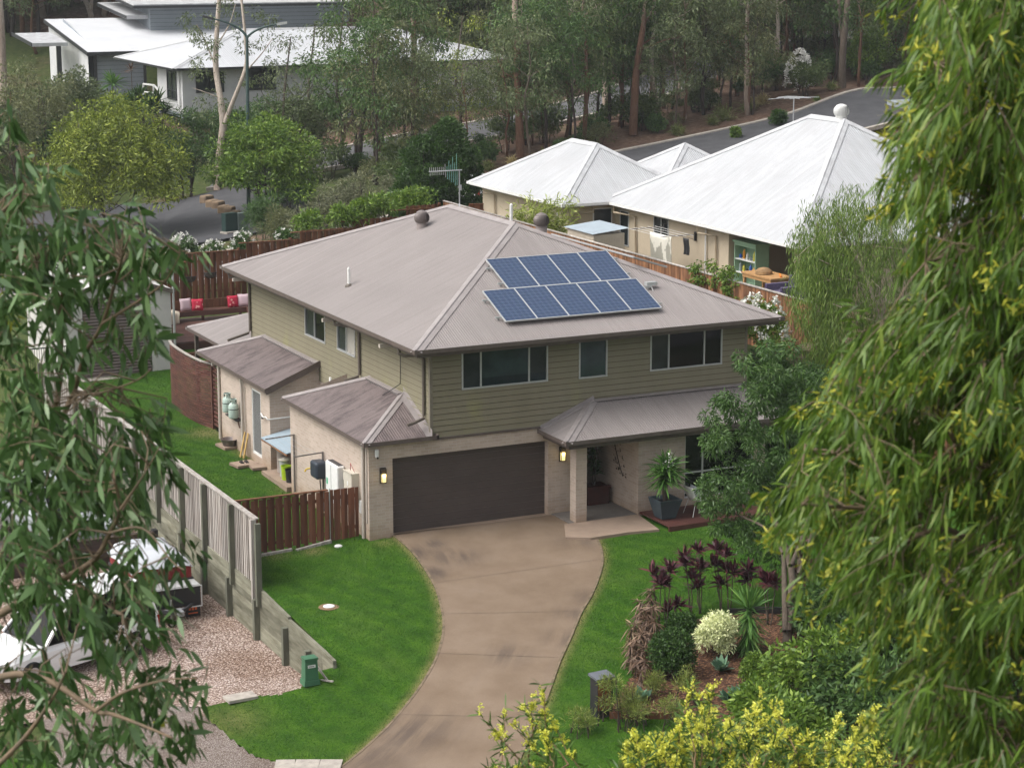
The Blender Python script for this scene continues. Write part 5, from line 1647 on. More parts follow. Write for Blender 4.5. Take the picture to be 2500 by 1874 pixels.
# lean-to shelter between the walls
t = thing('lean_to_shelter', 'low pale blue sheet shelter tucked between the laundry and the garage', 'shelter', (.5, 7.4, 0))
M['bluesheet'] = pm('blue_grey_sheet', (0.3, 0.37, 0.42), (0.26, 0.33, 0.38), 2, .5)
mb = MB(); mb.add([(-.12, 8.55, 1.02), (-.12, 6.25, 1.02), (1.5, 6.25, 1.35), (1.5, 8.55, 1.35), (-.12, 8.55, .99), (-.12, 6.25, .99), (1.5, 6.25, 1.32), (1.5, 8.55, 1.32)], [(3, 2, 1, 0), (4, 5, 6, 7), (0, 1, 5, 4)]); mb.build('roof_sheet', M['bluesheet'], t)
mb = MB(); mb.beam((-.1, 8.55, .96), (-.1, 6.25, .96), .04, .05); mb.build('edge_beam', M['pal'], t)
mb = MB(); mb.prism([(-.12, 6.3), (1.8, 6.3), (1.8, 8.57), (-.12, 8.57)], -.3, -.04); _reg(mb.build('slab', M['path']), kind='structure')


def bin_(name, label, cat, c, r0, r1, h, mt, lid=None, ribs=0):
    t = thing(name, label, cat, c)
    prof = [(r0, 0), (r0 + .01, .02)]
    for k in range(1, 9):
        q = k / 8; prof.append((r0 + (r1 - r0) * q + (.006 if ribs and k % 2 else 0), h * q))
    prof += [(r1 + .015, h), (r1 + .015, h + .02), (r1 - .01, h + .02), (r1 - .015, h - .04)]
    mb = MB(); mb.lathe(c, prof, 18); mb.build('body', mt, t)
    if lid:
        mb = MB(); mb.lathe((c[0], c[1], c[2] + h + .02), [(r1 + .03, 0), (r1 + .03, .02), (.05, .06), (.02, .08)], 18); mb.build('lid', lid, t)
    return t


bin_('bin', 'pale ribbed cylindrical bin with a dark lid under the blue sheet shelter', 'bin', (.42, 8.1, -.04), .17, .19, .72, pm('bin_cream', (.36, .31, .28), None, 4, .6), M['dark'], 1)
bin_('bucket', 'grey tub with a cream top beside the lime green bucket', 'bucket', (.3, 7.6, -.04), .15, .17, .5, M['alu'], M['cream'])
bin_('bucket', 'lime green bucket under the blue sheet shelter', 'bucket', (.2, 7.2, -.04), .13, .16, .42, plain('lime_plastic', (.35, .5, .02), .45))
bin_('bucket', 'black bucket at the near edge of the shelter', 'bucket', (.2, 6.85, -.04), .12, .15, .38, M['black'])
# things on the back lawn
pv = MB(); pv.cbox((.0, 12.2, -.06), (.55, .75, .08), .1); _reg(pv.build('paver', M['path']), 'concrete paver under the steel tub by the laundry wall', 'paver', 'pavers on the side lawn')
pv = MB(); pv.cbox((-.28, 9.75, -.08), (.75, .6, .08), .15); _reg(pv.build('paver', M['path']), 'concrete paver carrying the black sandals outside the screen door', 'paver', 'pavers on the side lawn')
pv = MB(); pv.cbox((.05, 9.2, -.08), (.6, .5, .08), -.1); _reg(pv.build('paver', M['path']), 'bare concrete paver right of the sandals', 'paver', 'pavers on the side lawn')
t = thing('tub', 'round galvanised tub standing on a paver', 'tub', (.02, 12.1, -.02))
mb = MB(); mb.lathe((.02, 12.1, -.02), [(.2, 0), (.28, .2), (.3, .22), (.28, .22), (.26, .19), (.18, .02), (.01, .02)], 22); mb.build('bowl', plain('tub_steel', (.2, .17, .16), .4, .5, .5), t)
for k, (x, y, r, lb) in enumerate([(.02, 10.75, .12, 'left'), (.06, 10.55, .2, 'right')]):
    mb = MB(); mb.cbox((x, y, .3), (.025, .1, .82), 0, .22, 'y'); _reg(mb.build('plank', pm('fresh_pine', (.5, .33, .12), None, 4, .7)), 'fresh pine plank leaning on the wall by the laundry downpipe, %s one' % lb, 'plank', 'pine planks by the downpipe')
for k, dx in enumerate((0, .16)):
    t = thing('sandal', '%s black sandal lying on the paver outside the screen door' % ('left' if k == 0 else 'right'), 'sandal', (-.35 + dx, 9.8, -.03), 'pair of black sandals')
    mb = MB(); mb.prism([(-.4 + dx, 9.68), (-.31 + dx, 9.66), (-.3 + dx, 9.9), (-.34 + dx, 9.95), (-.4 + dx, 9.9)], -.038, -.015); mb.build('sole', M['black'], t)
    mb = MB(); mb.tube([(-.4 + dx, 9.82, -.015), (-.355 + dx, 9.85, .04), (-.305 + dx, 9.82, -.015)], .012, 5); mb.build('strap', M['black'], t)
t = thing('drain_cover', 'small white drain cap in the grass by the gate fence', 'drain', (-1.5, -.2, -.2))
p = atg(826, 1334, HM); mb = MB(); mb.lathe(p, [(.11, 0), (.11, .03), (.08, .05), (.01, .05)], 14); mb.build('cap', M['white'], t)
p = atg(803, 1481, HM)
t = thing('drain_cover', 'round white drain cap in worn turf in the middle of the left lawn', 'drain', tuple(p))
mb = MB(); mb.lathe(p, [(.15, 0), (.15, .03), (.1, .05), (.01, .05)], 18); mb.build('cap', M['white'], t)
mb = MB(); mb.lathe(p, [(.27, .0), (.26, .015), (.12, .02)], 18); mb.build('surround', plain('worn_soil', (.2, .13, .07), .9), t)
p = atg(587, 1703, HM)
mb = MB(); mb.cbox((p[0], p[1], p[2] + .02), (.72, .42, .07), .05); mb.cbox((p[0] - .25, p[1], p[2] + .058), (.05, .02, .006), .05); mb.cbox((p[0] + .25, p[1], p[2] + .058), (.05, .02, .006), .05)
_reg(mb.build('pit_cover', M['kerb']), 'rectangular concrete pit cover in the grass at the corner of the gravel', 'pit cover')
# green service pillar
p = atg(757, 1668, HM)
t = thing('service_pillar', 'green electricity pillar box with a white label at the end of the sleeper wall', 'pillar box', tuple(p))
M['pgreen'] = pm('pillar_green', (.055, .15, .08), (.045, .125, .068), 3, .5)
px_, py_, pz_ = p
mb = MB()
for (w_, z0, z1, s2) in ((.2, 0, .12, .19), (.17, .12, .62, .15)):
    mb.add([(px_ - w_, py_ - w_ * .8, pz_ + z0), (px_ + w_, py_ - w_ * .8, pz_ + z0), (px_ + w_, py_ + w_ * .8, pz_ + z0), (px_ - w_, py_ + w_ * .8, pz_ + z0), (px_ - s2, py_ - s2 * .8, pz_ + z1), (px_ + s2, py_ - s2 * .8, pz_ + z1), (px_ + s2, py_ + s2 * .8, pz_ + z1), (px_ - s2, py_ + s2 * .8, pz_ + z1)], [(0, 3, 2, 1), (4, 5, 6, 7), (0, 1, 5, 4), (1, 2, 6, 5), (2, 3, 7, 6), (3, 0, 4, 7)])
mb.build('body', M['pgreen'], t)
mb = MB(); mb.cbox((px_, py_, pz_ + .64), (.33, .29, .05)); mb.build('lid', M['pgreen'], t)
mb = MB(); mb.cbox((px_, py_ - .137, pz_ + .47), (.19, .006, .07)); mb.build('label_plate', M['white'], t)
mb = MB()
for k in range(6): mb.cbox((px_ - .06 + k * .022, py_ - .1415, pz_ + .472), (.012, .003, .026))
mb.build('label_text', M['black'], t)
mb = MB(); mb.beam(p + (.28, .1, .02), p + (.45, -.35, .1), .05, .03); mb.beam(p + (.25, .25, .35), p + (.42, -.1, .02), .03, .05)
_reg(mb.build('timber_offcut', M['grey_t']), 'grey timber offcuts lying behind the green pillar box', 'timber')
# ------------------------------------------------------------------ shed, deck, yard, vehicles, street things
M['shedw'] = pm('shed_cream_steel', (0.6, 0.58, 0.55), (0.54, 0.52, 0.5), 2, .5)
M['roller'] = pm('roller_door_brown', (0.17, 0.135, 0.125), (0.14, 0.11, 0.1), 2, .5)
sh = thing('shed', 'cream steel shed with a brown roller door behind the gum leaves at the back lawn', 'shed', (-.2, 25, 0))
SY = 24.1
sL = float(aty(165, 930, SY)[0]); sR = float(aty(420, 835, SY)[0]); zE_ = float(aty(420, 705, SY)[2]); zd = float(aty(373, 717, SY)[2])
dl = float(aty(207, 913, SY)[0]); dr_ = float(aty(373, 913, SY)[0]); sm = (sL + sR) / 2
zRg = zE_ + .28 * (sR - sm)
mb = MB()
for a, b_, c0_, d in rects(sL, sR, -.2, zE_, [(dl, dr_, 0, zd)]): mb.add([(a, SY, c0_), (b_, SY, c0_), (b_, SY, d), (a, SY, d)], [(0, 1, 2, 3)])
mb.add([(sL, SY, zE_), (sR, SY, zE_), (sm, SY, zRg)], [(0, 1, 2)])
mb.add([(sL, SY, -.2), (sL, SY + 6, -.2), (sL, SY + 6, zE_), (sL, SY, zE_), (sR, SY, -.2), (sR, SY + 6, -.2), (sR, SY + 6, zE_), (sR, SY, zE_)], [(0, 3, 2, 1), (4, 5, 6, 7)])
mb.build('wall', M['shedw'], sh)
mb = MB()
n_ = 26
for k in range(n_):
    z0 = zd * k / n_; z1 = zd * (k + 1) / n_
    mb.add([(dl, SY + .05, z0), (dr_, SY + .05, z0), (dr_, SY + .015, (z0 + z1) / 2), (dl, SY + .015, (z0 + z1) / 2), (dr_, SY + .05, z1), (dl, SY + .05, z1)], [(0, 1, 2, 3), (3, 2, 4, 5)])
mb.build('roller_door', M['roller'], sh)
mb = MB(); mb.add([(sL - .15, SY - .1, zE_ - .05), (sm, SY - .1, zRg + .08), (sm, SY + 6.1, zRg + .08), (sL - .15, SY + 6.1, zE_ - .05), (sR + .15, SY - .1, zE_ - .05), (sR + .15, SY + 6.1, zE_ - .05)], [(0, 1, 2, 3), (1, 4, 5, 2)]); rf = mb.build('roof', M['shedw'], sh)
mb = MB(); mb.beam((sL - .15, SY - .12, zE_ - .1), (sm, SY - .12, zRg + .03), .03, .16); mb.beam((sm, SY - .12, zRg + .03), (sR + .15, SY - .12, zE_ - .1), .03, .16); mb.build('barge_board', M['pipe_b'], sh)
mb = MB(); mb.box(dl - .2, sR, SY - .5, SY, -.25, .06); _reg(mb.build('shed_slab', M['kerb']), kind='structure')
t = thing('pole', 'slim pale pole standing at the corner of the cream shed', 'pole', (sR + .05, SY, 0))
mb = MB(); mb.tube([(sR + .08, SY - .1, 0), (sR + .08, SY - .1, float(aty(410, 615, SY)[2]))], .045, 8); mb.build('shaft', M['alu'], t)
bf = thing('fence', 'black flat top tubular fence between the grey fence and the cream shed', 'fence', (-3.3, 23, 0))
mb = MB()
for k in range(18): mb.box(-3.75 + k * .085, -3.735 + k * .085, 23.3, 23.315, 0, 1.5)
mb.build('bar', M['black'], bf)
for zz in (.15, 1.48):
    mb = MB(); mb.box(-3.8, -2.25, 23.29, 23.325, zz, zz + .04); mb.build('rail', M['black'], bf)

# deck with corner bench
M['deck'] = pm('merbau_deck', (0.13, 0.06, 0.045), (0.085, 0.042, 0.034), 3, .6, spec=.35, island=.25, stretch=(.5, 3, 1))
mb = MB()
for k in range(52):
    y0 = 25.4 + k * .095
    if y0 > 30.25: break
    mb.box(1.7, 9.0, y0, y0 + .088, .82, .845)
dk = thing('deck', 'dark red timber deck in the back corner by the fence', 'deck', (5, 28, .8))
mb.build('decking', M['deck'], dk)
mb = MB(); mb.box(1.7, 9, 25.36, 25.4, .35, .8); mb.build('fascia', M['deck'], dk)
mb = MB(); mb.box(1.72, 9, 25.5, 30.2, .3, .7); mb.build('bearer', M['black'], dk)
bn = thing('bench', 'long built in dark timber corner bench along the rear fence', 'bench', (5, 29.7, .85))
mb = MB()
for k in range(5): mb.box(2.6, 7.2, 29.55 + k * .1, 29.64 + k * .1, 1.22, 1.26)
for k in range(5): mb.box(6.68 + k * .1, 6.77 + k * .1, 27.8, 29.5, 1.22, 1.26)
mb.build('seat', M['deck'], bn)
mb = MB(); mb.box(2.6, 7.2, 29.52, 29.55, 1.05, 1.26); mb.box(6.64, 6.67, 27.8, 29.5, 1.05, 1.26); mb.build('seat_edge', M['deck'], bn)
mb = MB(); mb.box(7.2, 7.26, 27.8, 30.1, .85, 1.72); mb.build('backrest', M['deck'], bn)
mb = MB(); mb.box(2.6, 7.2, 30.06, 30.11, 1.26, 1.62); mb.build('backrest', M['pal_d'], bn)
for xx in (2.8, 4.8, 6.4):
    mb = MB(); mb.box(xx, xx + .09, 29.65, 29.74, .85, 1.22); mb.build('leg', M['deck'], bn)


def fabric(name, c1, c2, scale, kind='dots'):
    m, n, l, b = _nm(name)
    v = n.new("ShaderNodeTexVoronoi"); v.inputs['Scale'].default_value = scale
    l.new(_coord(n), v.inputs['Vector'])
    if kind == 'dots': col = _ramp(n, l, v.outputs['Distance'], [(.3, c1), (.36, c2), (.55, c2), (.62, (.5, .02, .06))])
    else:
        bt = n.new("ShaderNodeTexWave"); bt.inputs['Scale'].default_value = scale; bt.inputs['Distortion'].default_value = 3; l.new(_coord(n), bt.inputs['Vector']); col = _ramp(n, l, bt.outputs['Fac'], [(.4, c1), (.6, c2)])
    l.new(col, b.inputs['Base Color']); b.inputs['Roughness'].default_value = .9
    return m


M['floral'] = fabric('red_floral_fabric', (.75, .35, .32), (.45, .02, .05), 7)
M['pinkchk'] = fabric('pink_check_fabric', (.66, .52, .55), (.58, .42, .46), 18, 'w')


def cushion(label, c, size, mt, rz, tilt, group=None):
    n_ = 9; vs = []; fs = []
    for sgn in (1, -1):
        for i in range(n_):
            for j in range(n_):
                a = -1 + 2 * i / (n_ - 1); b_ = -1 + 2 * j / (n_ - 1)
                th_ = (1 - a ** 4) * (1 - b_ ** 4)
                k = 1 - .06 * (1 - abs(a)) * abs(b_) ** 6 - .06 * (1 - abs(b_)) * abs(a) ** 6
                vs.append(Vector((a * size / 2 * k, sgn * th_ ** .5 * size * .17, b_ * size / 2 * k)))
    for s_ in range(2):
        o = s_ * n_ * n_
        for i in range(n_ - 1):
            for j in range(n_ - 1):
                q = (o + i * n_ + j, o + (i + 1) * n_ + j, o + (i + 1) * n_ + j + 1, o + i * n_ + j + 1)
                fs.append(q if s_ else tuple(reversed(q)))
    Mx = Matrix.Translation(Vector(c)) @ Matrix.Rotation(rz, 4, 'Z') @ Matrix.Rotation(tilt, 4, 'X')
    mb = MB(); mb.add([Mx @ v for v in vs], fs)
    return _reg(mb.build('cushion', mt, smooth=True), label, 'cushion', group)


gq = 'cushions on the corner bench'
cushion('pale pink checked cushion at the left end of the timber bench', (4.15, 29.75, 1.52), .5, M['pinkchk'], .15, -.2, gq)
cushion('red floral cushion beside the white throw end of the bench', (4.62, 29.68, 1.49), .48, M['floral'], -.2, -.3, gq)
cushion('red floral cushion in the corner of the timber bench', (6.15, 29.74, 1.5), .48, M['floral'], .05, -.2, gq)
cushion('pale pink checked cushion in the corner behind the red floral one', (6.62, 29.75, 1.52), .5, M['pinkchk'], -.15, -.2, gq)
# throw draped over the bench end
t = thing('throw_blanket', 'cream throw draped over the left end of the timber bench', 'blanket', (3.4, 29.2, .85))
mb = MB(); vs = []; fs = []
for i in range(15):
    a = i / 14
    for j in range(13):
        b_ = j / 12
        y = 30.0 - .75 * min(b_ * 1.6, 1); z = 1.3 if b_ < .62 else 1.3 - (b_ - .62) / .38 * .44
        y -= max(0, b_ - .62) * .25
        vs.append((3.0 + a * .72 + .03 * math.sin(b_ * 9 + a * 3), y + .03 * math.sin(a * 24) * (b_ > .6), z + .012 * math.sin(a * 20 + b_ * 6)))
for i in range(14):
    for j in range(12):
        q = i * 13 + j; fs.append((q, q + 13, q + 14, q + 1))
mb.add(vs, fs); th_ = mb.build('cloth', pm('cream_wool', (.6, .53, .42), (.48, .42, .33), 8, .95, stretch=(4, 1, 1)), t, smooth=True)
sm_ = th_.modifiers.new('thick', 'SOLIDIFY'); sm_.thickness = .02
# wall planters
for k, (u, v, lb) in enumerate([(463, 675, 'left hand one of the pair'), (513, 665, 'right hand one, nearer the roof')]):
    p = aty(u, v, 30.35)
    t = thing('wall_planter', 'half round wire planter on the rear fence, %s' % lb, 'planter', tuple(p), 'wire planters on the rear fence')
    mb = MB(); vs = []; fs = []
    for i in range(13):
        a = math.pi * i / 12
        for j in range(5):
            q = j / 4; r = .27 * math.cos(q * 1.2)
            vs.append((p[0] + r * math.cos(a), p[1] - .6 * r * math.sin(a) + .0, p[2] - .24 * math.sin(q * 1.4)))
    for i in range(12):
        for j in range(4): c0_ = i * 5 + j; fs.append((c0_, c0_ + 1, c0_ + 6, c0_ + 5))
    mb.add(vs, fs); mb.build('liner', pm('coir', (.07, .055, .045), (.04, .032, .028), 12, .95, bump=.4), t)
    mb = MB(); mb.tube([(p[0] + .28 * math.cos(math.pi * i / 12), p[1] - .17 * math.sin(math.pi * i / 12), p[2] + .01) for i in range(13)], .012, 5); mb.build('rim', M['black'], t)
# grass and sleeper steps up to the deck
for k in range(3):
    y0 = 22.7 + k * .9; zz = .2 + k * .19
    mb = MB(); mb.box(2.0, 4.2, y0, y0 + .22, zz - .3, zz); _reg(mb.build('sleeper_step', M['pal_d']), ['lowest', 'middle', 'highest'][k] + ' dark sleeper step in the grass between screen and deck', 'step', 'sleeper steps to the deck')
    mb = MB(); mb.box(2.0, 4.2, y0 + .22, y0 + .9, zz - .3, zz - .02); _reg(mb.build('step_turf', M['lawn']), kind='structure')

# dark block wall in the lower yard
dw = thing('garden_wall', 'low dark brown block wall with a black end post behind the camper trailer', 'wall', (-8, 6.2, -1.7))
M['dblock'] = brick_mat('dark_block', (.075, .055, .048), (.06, .045, .04), (.035, .028, .025), 'xy', .45, .1)
mb = MB(); mb.box(-12, -4.35, 6.1, 6.3, -1.75, -.85); mb.build('wall', M['dblock'], dw)
mb = MB(); mb.box(-4.35, -4.22, 6.08, 6.32, -1.75, -.8); mb.build('end_post', M['black'], dw)
mb = MB(); mb.prism([(-14, 6.35), (-4.2, 6.35), (-4.2, 16), (-14, 16)], -1.9, -1.66); _reg(mb.build('yard_slab', pm('yard_concrete', (.2, .17, .16), (.15, .13, .12), 1.5, .9)), kind='structure')


# vehicles ---------------------------------------------------------------
def paint(name, c):
    m, n, l, b = _nm(name); b.inputs['Base Color'].default_value = (*c, 1); b.inputs['Roughness'].default_value = .25; b.inputs['Coat Weight'].default_value = .5; b.inputs['Specular IOR Level'].default_value = .5
    return m


M['tyre'] = plain('tyre_rubber', (.02, .02, .02), .85, .2)
M['rim'] = plain('alloy_rim', (.5, .5, .52), .35, .5, .6)
M['hl'] = plain('headlight_glass', (.6, .62, .65), .15)
M['tl'] = plain('tail_light', (.35, .015, .01), .25)


def wheel(mb_parent, c, r, wd, rz):
    ax_ = (-math.sin(rz), math.cos(rz), 0)
    mb = MB(); mb.lathe(c, [(r * .6, -wd / 2), (r * .93, -wd / 2), (r, -wd * .35), (r, wd * .35), (r * .93, wd / 2), (r * .6, wd / 2)], 24, axis=ax_)
    w_ = mb.build('wheel', M['tyre'], mb_parent)
    mb = MB(); mb.lathe(c, [(r * .6, -wd / 2 - .004), (r * .55, -wd * .42), (.04, -wd * .44), (.04, wd * .44), (r * .55, wd * .42), (r * .6, wd / 2 + .004)], 16, axis=ax_); mb.build('rim', M['rim'], w_)


def car(label, loc, rz, col, L=4.5, W=1.78, Hh=1.45, kind='wagon', name='parked_car', cat='car', group=None):
    t = thing(name, label, cat, loc, group)
    cs, sn = math.cos(rz), math.sin(rz)
    T = lambda x, y, z: (loc[0] + x * cs - y * sn, loc[1] + x * sn + y * cs, loc[2] + z)
    P_ = paint(name + '_paint', col)
    bz = .92 if Hh > 1.6 else .82
    secs = [(-L / 2, .42, bz * .78, .62), (-L / 2 + .08, .3, bz * .95, .8), (-L * .3, .26, bz + .02, .9), (0, .26, bz, .9), (L * .25, .26, bz - .02, .9), (L / 2 - .35, .28, bz * .9, .88), (L / 2 - .06, .32, bz * .78, .78), (L / 2, .42, bz * .62, .62)]
    mb = MB(); vs = []; fs = []
    ring = [(1, 0), (1.0, .35), (.97, .8), (.9, 1), (-.9, 1), (-.97, .8), (-1.0, .35), (-1, 0)]
    k = len(ring)
    for (x, z0, z1, hw_) in secs:
        for (a, q) in ring: vs.append(T(x, a * hw_ * W / 1.8, z0 + (z1 - z0) * q))
    for i in range(len(secs) - 1):
        for j in range(k):
            fs.append((i * k + j, i * k + (j + 1) % k, (i + 1) * k + (j + 1) % k, (i + 1) * k + j))
    fs.append(tuple(range(k))); fs.append(tuple(range(len(secs) * k - 1, (len(secs) - 1) * k - 1, -1)))
    mb.add(vs, fs); body = mb.build('body', P_, t, smooth=False)
    xb = {'wagon': (-L * .47, -L * .42), 'sedan': (-L * .38, -L * .2), 'ute': (-L * .12, -L * .08)}[kind]
    xf = (L * .24, L * .06)
    hb, ht_ = .84 * W / 1.8, .66 * W / 1.8
    mb = MB(); vs = [T(xb[0], -hb, bz), T(xf[0], -hb, bz), T(xf[0], hb, bz), T(xb[0], hb, bz), T(xb[1], -ht_, Hh - .05), T(xf[1], -ht_, Hh - .05), T(xf[1], ht_, Hh - .05), T(xb[1], ht_, Hh - .05)]
    mb.add(vs, [(0, 1, 5, 4), (1, 2, 6, 5), (2, 3, 7, 6), (3, 0, 4, 7)]); mb.build('window_glass', M['glass_k'], t)
    mb = MB(); e = .03
    vs = [T(xb[1] - e, -ht_ - e, Hh - .06), T(xf[1] + e, -ht_ - e, Hh - .06), T(xf[1] + e, ht_ + e, Hh - .06), T(xb[1] - e, ht_ + e, Hh - .06), T(xb[1] + .1, -ht_ + .1, Hh), T(xf[1] - .2, -ht_ + .1, Hh), T(xf[1] - .2, ht_ - .1, Hh), T(xb[1] + .1, ht_ - .1, Hh)]
    mb.add(vs, [(0, 1, 5, 4), (1, 2, 6, 5), (2, 3, 7, 6), (3, 0, 4, 7), (4, 5, 6, 7)])
    for s_ in (-1, 1):
        for (p, q) in (((xf[0], s_ * hb, bz), (xf[1], s_ * ht_, Hh - .05)), ((xb[0], s_ * hb, bz), (xb[1], s_ * ht_, Hh - .05)), ((0.0, s_ * hb, bz), (-.05, s_ * ht_, Hh - .05))): mb.beam(T(*p), T(*q), .07, .07)
    mb.build('roof', P_, t)
    if kind == 'ute':
        mb = MB()
        for (a, b_, c0_, d) in ((-L / 2 + .02, -L * .14, -.86, -.8), (-L / 2 + .02, -L * .14, .8, .86), (-L / 2, -L / 2 + .05, -.86, .86)):
            q = [T(a, c0_, bz), T(b_, c0_, bz), T(b_, d, bz), T(a, d, bz)]; mb.add(q + [(x, y, z + .3) for x, y, z in q], [(0, 1, 5, 4), (1, 2, 6, 5), (2, 3, 7, 6), (3, 0, 4, 7), (4, 5, 6, 7)])
        mb.build('tray', P_, t)
    for x in (-L * .31, L * .33):
        for s_ in (-1, 1): wheel(t, T(x, s_ * (W / 2 - .08), .33), .33, .22, rz)
    for s_ in (-1, 1):
        mb = MB(); p = T(L / 2 - .05, s_ * .58, bz * .72); mb.cbox(p, (.14, .36, .16), rz); mb.build('headlight', M['hl'], t)
        mb = MB(); p = T(-L / 2 + .04, s_ * .66, bz * .85); mb.cbox(p, (.1, .2, .3), rz); mb.build('tail_light', M['tl'], t)
    mb = MB(); mb.cbox(T(L / 2 - .01, 0, .36), (.14, 1.5, .16), rz); mb.build('bumper', M['black'], t)
    mb = MB(); mb.cbox(T(-L / 2 + .0, 0, .4), (.14, 1.5, .16), rz); mb.build('bumper', M['black'], t)
    return t


gz_ = lambda x, y: float(H(x, y)) + .02
for (lb, x, y, rz_, col, kw) in [
    ('white four wheel drive wagon parked on the gravel behind the gum branches', -9.0, -1.6, R(202), (.78, .78, .78), dict(L=4.9, W=1.9, Hh=1.85, kind='wagon')),
    ('silver grey wagon with a dark front parked on the concrete beyond the dark block wall', -6.3, 9.6, R(-75), (.42, .44, .47), dict(L=4.6, W=1.85, Hh=1.7, kind='wagon')),
    ('white car parked further left behind the gum leaves, beyond the block wall', -9.4, 11.5, R(-80), (.78, .78, .78), dict(L=4.5, Hh=1.5, kind='sedan'))]:
    car(lb, (x, y, gz_(x, y) + (.1 if y > 6 else 0)), rz_, col, **kw)
p = atd(1192, 512, 112.5); car('white car parked on the road past the cypress at the end of the white roof', (float(p[0]), float(p[1]), float(HM(p[0], p[1])) + .05), R(35), (.78, .79, .8), kind='sedan')
p = atd(1772, 92, 165); car('red car parked high on the far road behind the bush', (float(p[0]), float(p[1]), float(p[2]) - .9), R(48), (.3, .02, .025), kind='sedan')

# camper trailer under a tarp
tr = thing('camper_trailer', 'camper trailer with a grey tarp over red sides and a black front toolbox', 'trailer', (-5.5, 2.2, -1.7))
tx0, tx1, ty0, ty1 = -6.45, -4.75, 1.0, 3.4
mb = MB(); mb.box(tx0, tx1, ty0, ty1, -1.25, -.75); mb.build('body', M['dark'], tr)
M['redcan'] = pm('red_canvas', (.22, .03, .03), (.16, .022, .022), 3, .85, bump=.5, bscale=3)
M['tarp'] = pm('grey_tarp', (.5, .52, .55), (.42, .44, .47), 1.5, .6, bump=.5, bscale=2)
mb = MB(); mb.box(tx0 + .04, tx1 - .04, ty0 + .06, ty1 - .04, -.75, -.42); mb.build('tent_side', M['redcan'], tr)
mb = MB(); vs = []; fs = []; n1, n2 = 11, 15
for i in range(n1):
    for j in range(n2):
        a = i / (n1 - 1); b_ = j / (n2 - 1)
        e = min(a, 1 - a, b_, 1 - b_)
        z = -.2 + .1 * math.sin(a * math.pi) + .03 * math.sin(a * 9 + b_ * 13) - (.26 if e < .01 else (.05 if e < .1 else 0))
        vs.append((tx0 - .03 + (tx1 - tx0 + .06) * a, ty0 - .02 + (ty1 - ty0 + .04) * b_, z))
for i in range(n1 - 1):
    for j in range(n2 - 1): q = i * n2 + j; fs.append((q, q + n2, q + n2 + 1, q + 1))
mb.add(vs, fs); mb.build('tarp', M['tarp'], tr, smooth=True)
mb = MB(); mb.box(tx0 + .1, tx1 - .02, ty0 - .62, ty0 - .03, -1.32, -.8); mb.build('toolbox', M['black'], tr)
mb = MB(); mb.box(tx0 + .1, tx1 - .02, ty0 - .6, ty0 - .05, -.795, -.77); mb.build('box_lid', M['alu'], tr)
mb = MB(); q = [(tx0 + .05, ty0 - .68, -1.35), (tx0 + .05, ty0 - .68, -.78), (tx1, ty0 - .68, -.78), (tx1, ty0 - .68, -1.35)]
for i in range(4): mb.tube([q[i], q[(i + 1) % 4]], .018, 6)
mb.build('stone_guard', M['alu'], tr)
for xx in (tx0 + .25, tx1 - .2):
    mb = MB(); mb.box(xx - .2, xx + .2, ty0 - .5, ty0 - .47, -1.68, -1.34); fl = mb.build('mud_flap', M['black'], tr)
    mb = MB()
    for k in range(3): mb.box(xx - .12 + k * .085, xx - .06 + k * .085, ty0 - .506, ty0 - .5015, -1.5, -1.4)
    mb.box(xx - .13, xx + .13, ty0 - .506, ty0 - .5015, -1.6, -1.57); mb.build('flap_logo', plain('orange_print', (.6, .12, .03), .6), fl)
    wheel(tr, (xx, 2.3, -1.38), .33, .2, 0)
mb = MB(); mb.beam((-5.6, ty0 - .6, -1.3), (-5.6, ty0 - 1.5, -1.28), .08, .1); mb.beam((-6.2, ty0 - .6, -1.3), (-5.62, ty0 - 1.3, -1.28), .06, .08); mb.beam((-5.0, ty0 - .6, -1.3), (-5.58, ty0 - 1.3, -1.28), .06, .08); mb.build('drawbar', M['dark'], tr)
mb = MB(); mb.cbox((-5.58, ty0 - 1.4, -1.22), (.14, .3, .12)); mb.build('coupling', M['steel'], tr)
mb = MB(); mb.tube([(-5.72, ty0 - 1.05, -.95), (-5.72, ty0 - 1.05, -1.6)], .028, 8); mb.build('jockey_post', M['steel'], tr)
wheel(tr, (-5.72, ty0 - 1.05, -1.6), .11, .08, 0)

# twin arm street lamp
c = atd(605, 425, 114)
t = thing('street_lamp', 'dark green street lamp with two curved arms among the trees by the white house', 'street lamp', tuple(c))
M['dgreen'] = plain('dark_green_steel', (.03, .06, .055), .45, .4, .2)
top_ = atd(603, 92, 114)
mb = MB(); mb.tube([c - (0, 0, 2), top_], [.11, .08], 10); mb.build('pole', M['dgreen'], t)
for (ue, ve, uc, vc) in ((520, 46, 590, 62), (676, 60, 622, 68)):
    e_ = atd(ue, ve, 114); m_ = atd(uc, vc, 114)
    pts = [np.array(top_) * (1 - a) ** 2 + np.array(m_) * 2 * a * (1 - a) + np.array(e_) * a ** 2 for a in np.linspace(0, 1, 9)]
    mb = MB(); mb.tube([tuple(p) for p in pts], [.075 - .004 * i for i in range(9)], 8); arm = mb.build('arm', M['dgreen'], t)
    d = (pts[-1] - pts[-2]); d /= np.linalg.norm(d)
    mb = MB(); mb.beam(pts[-1], pts[-1] + d * .55, .22, .12); mb.build('lamp_head', M['alu'] if ue > 600 else M['dark'], arm)
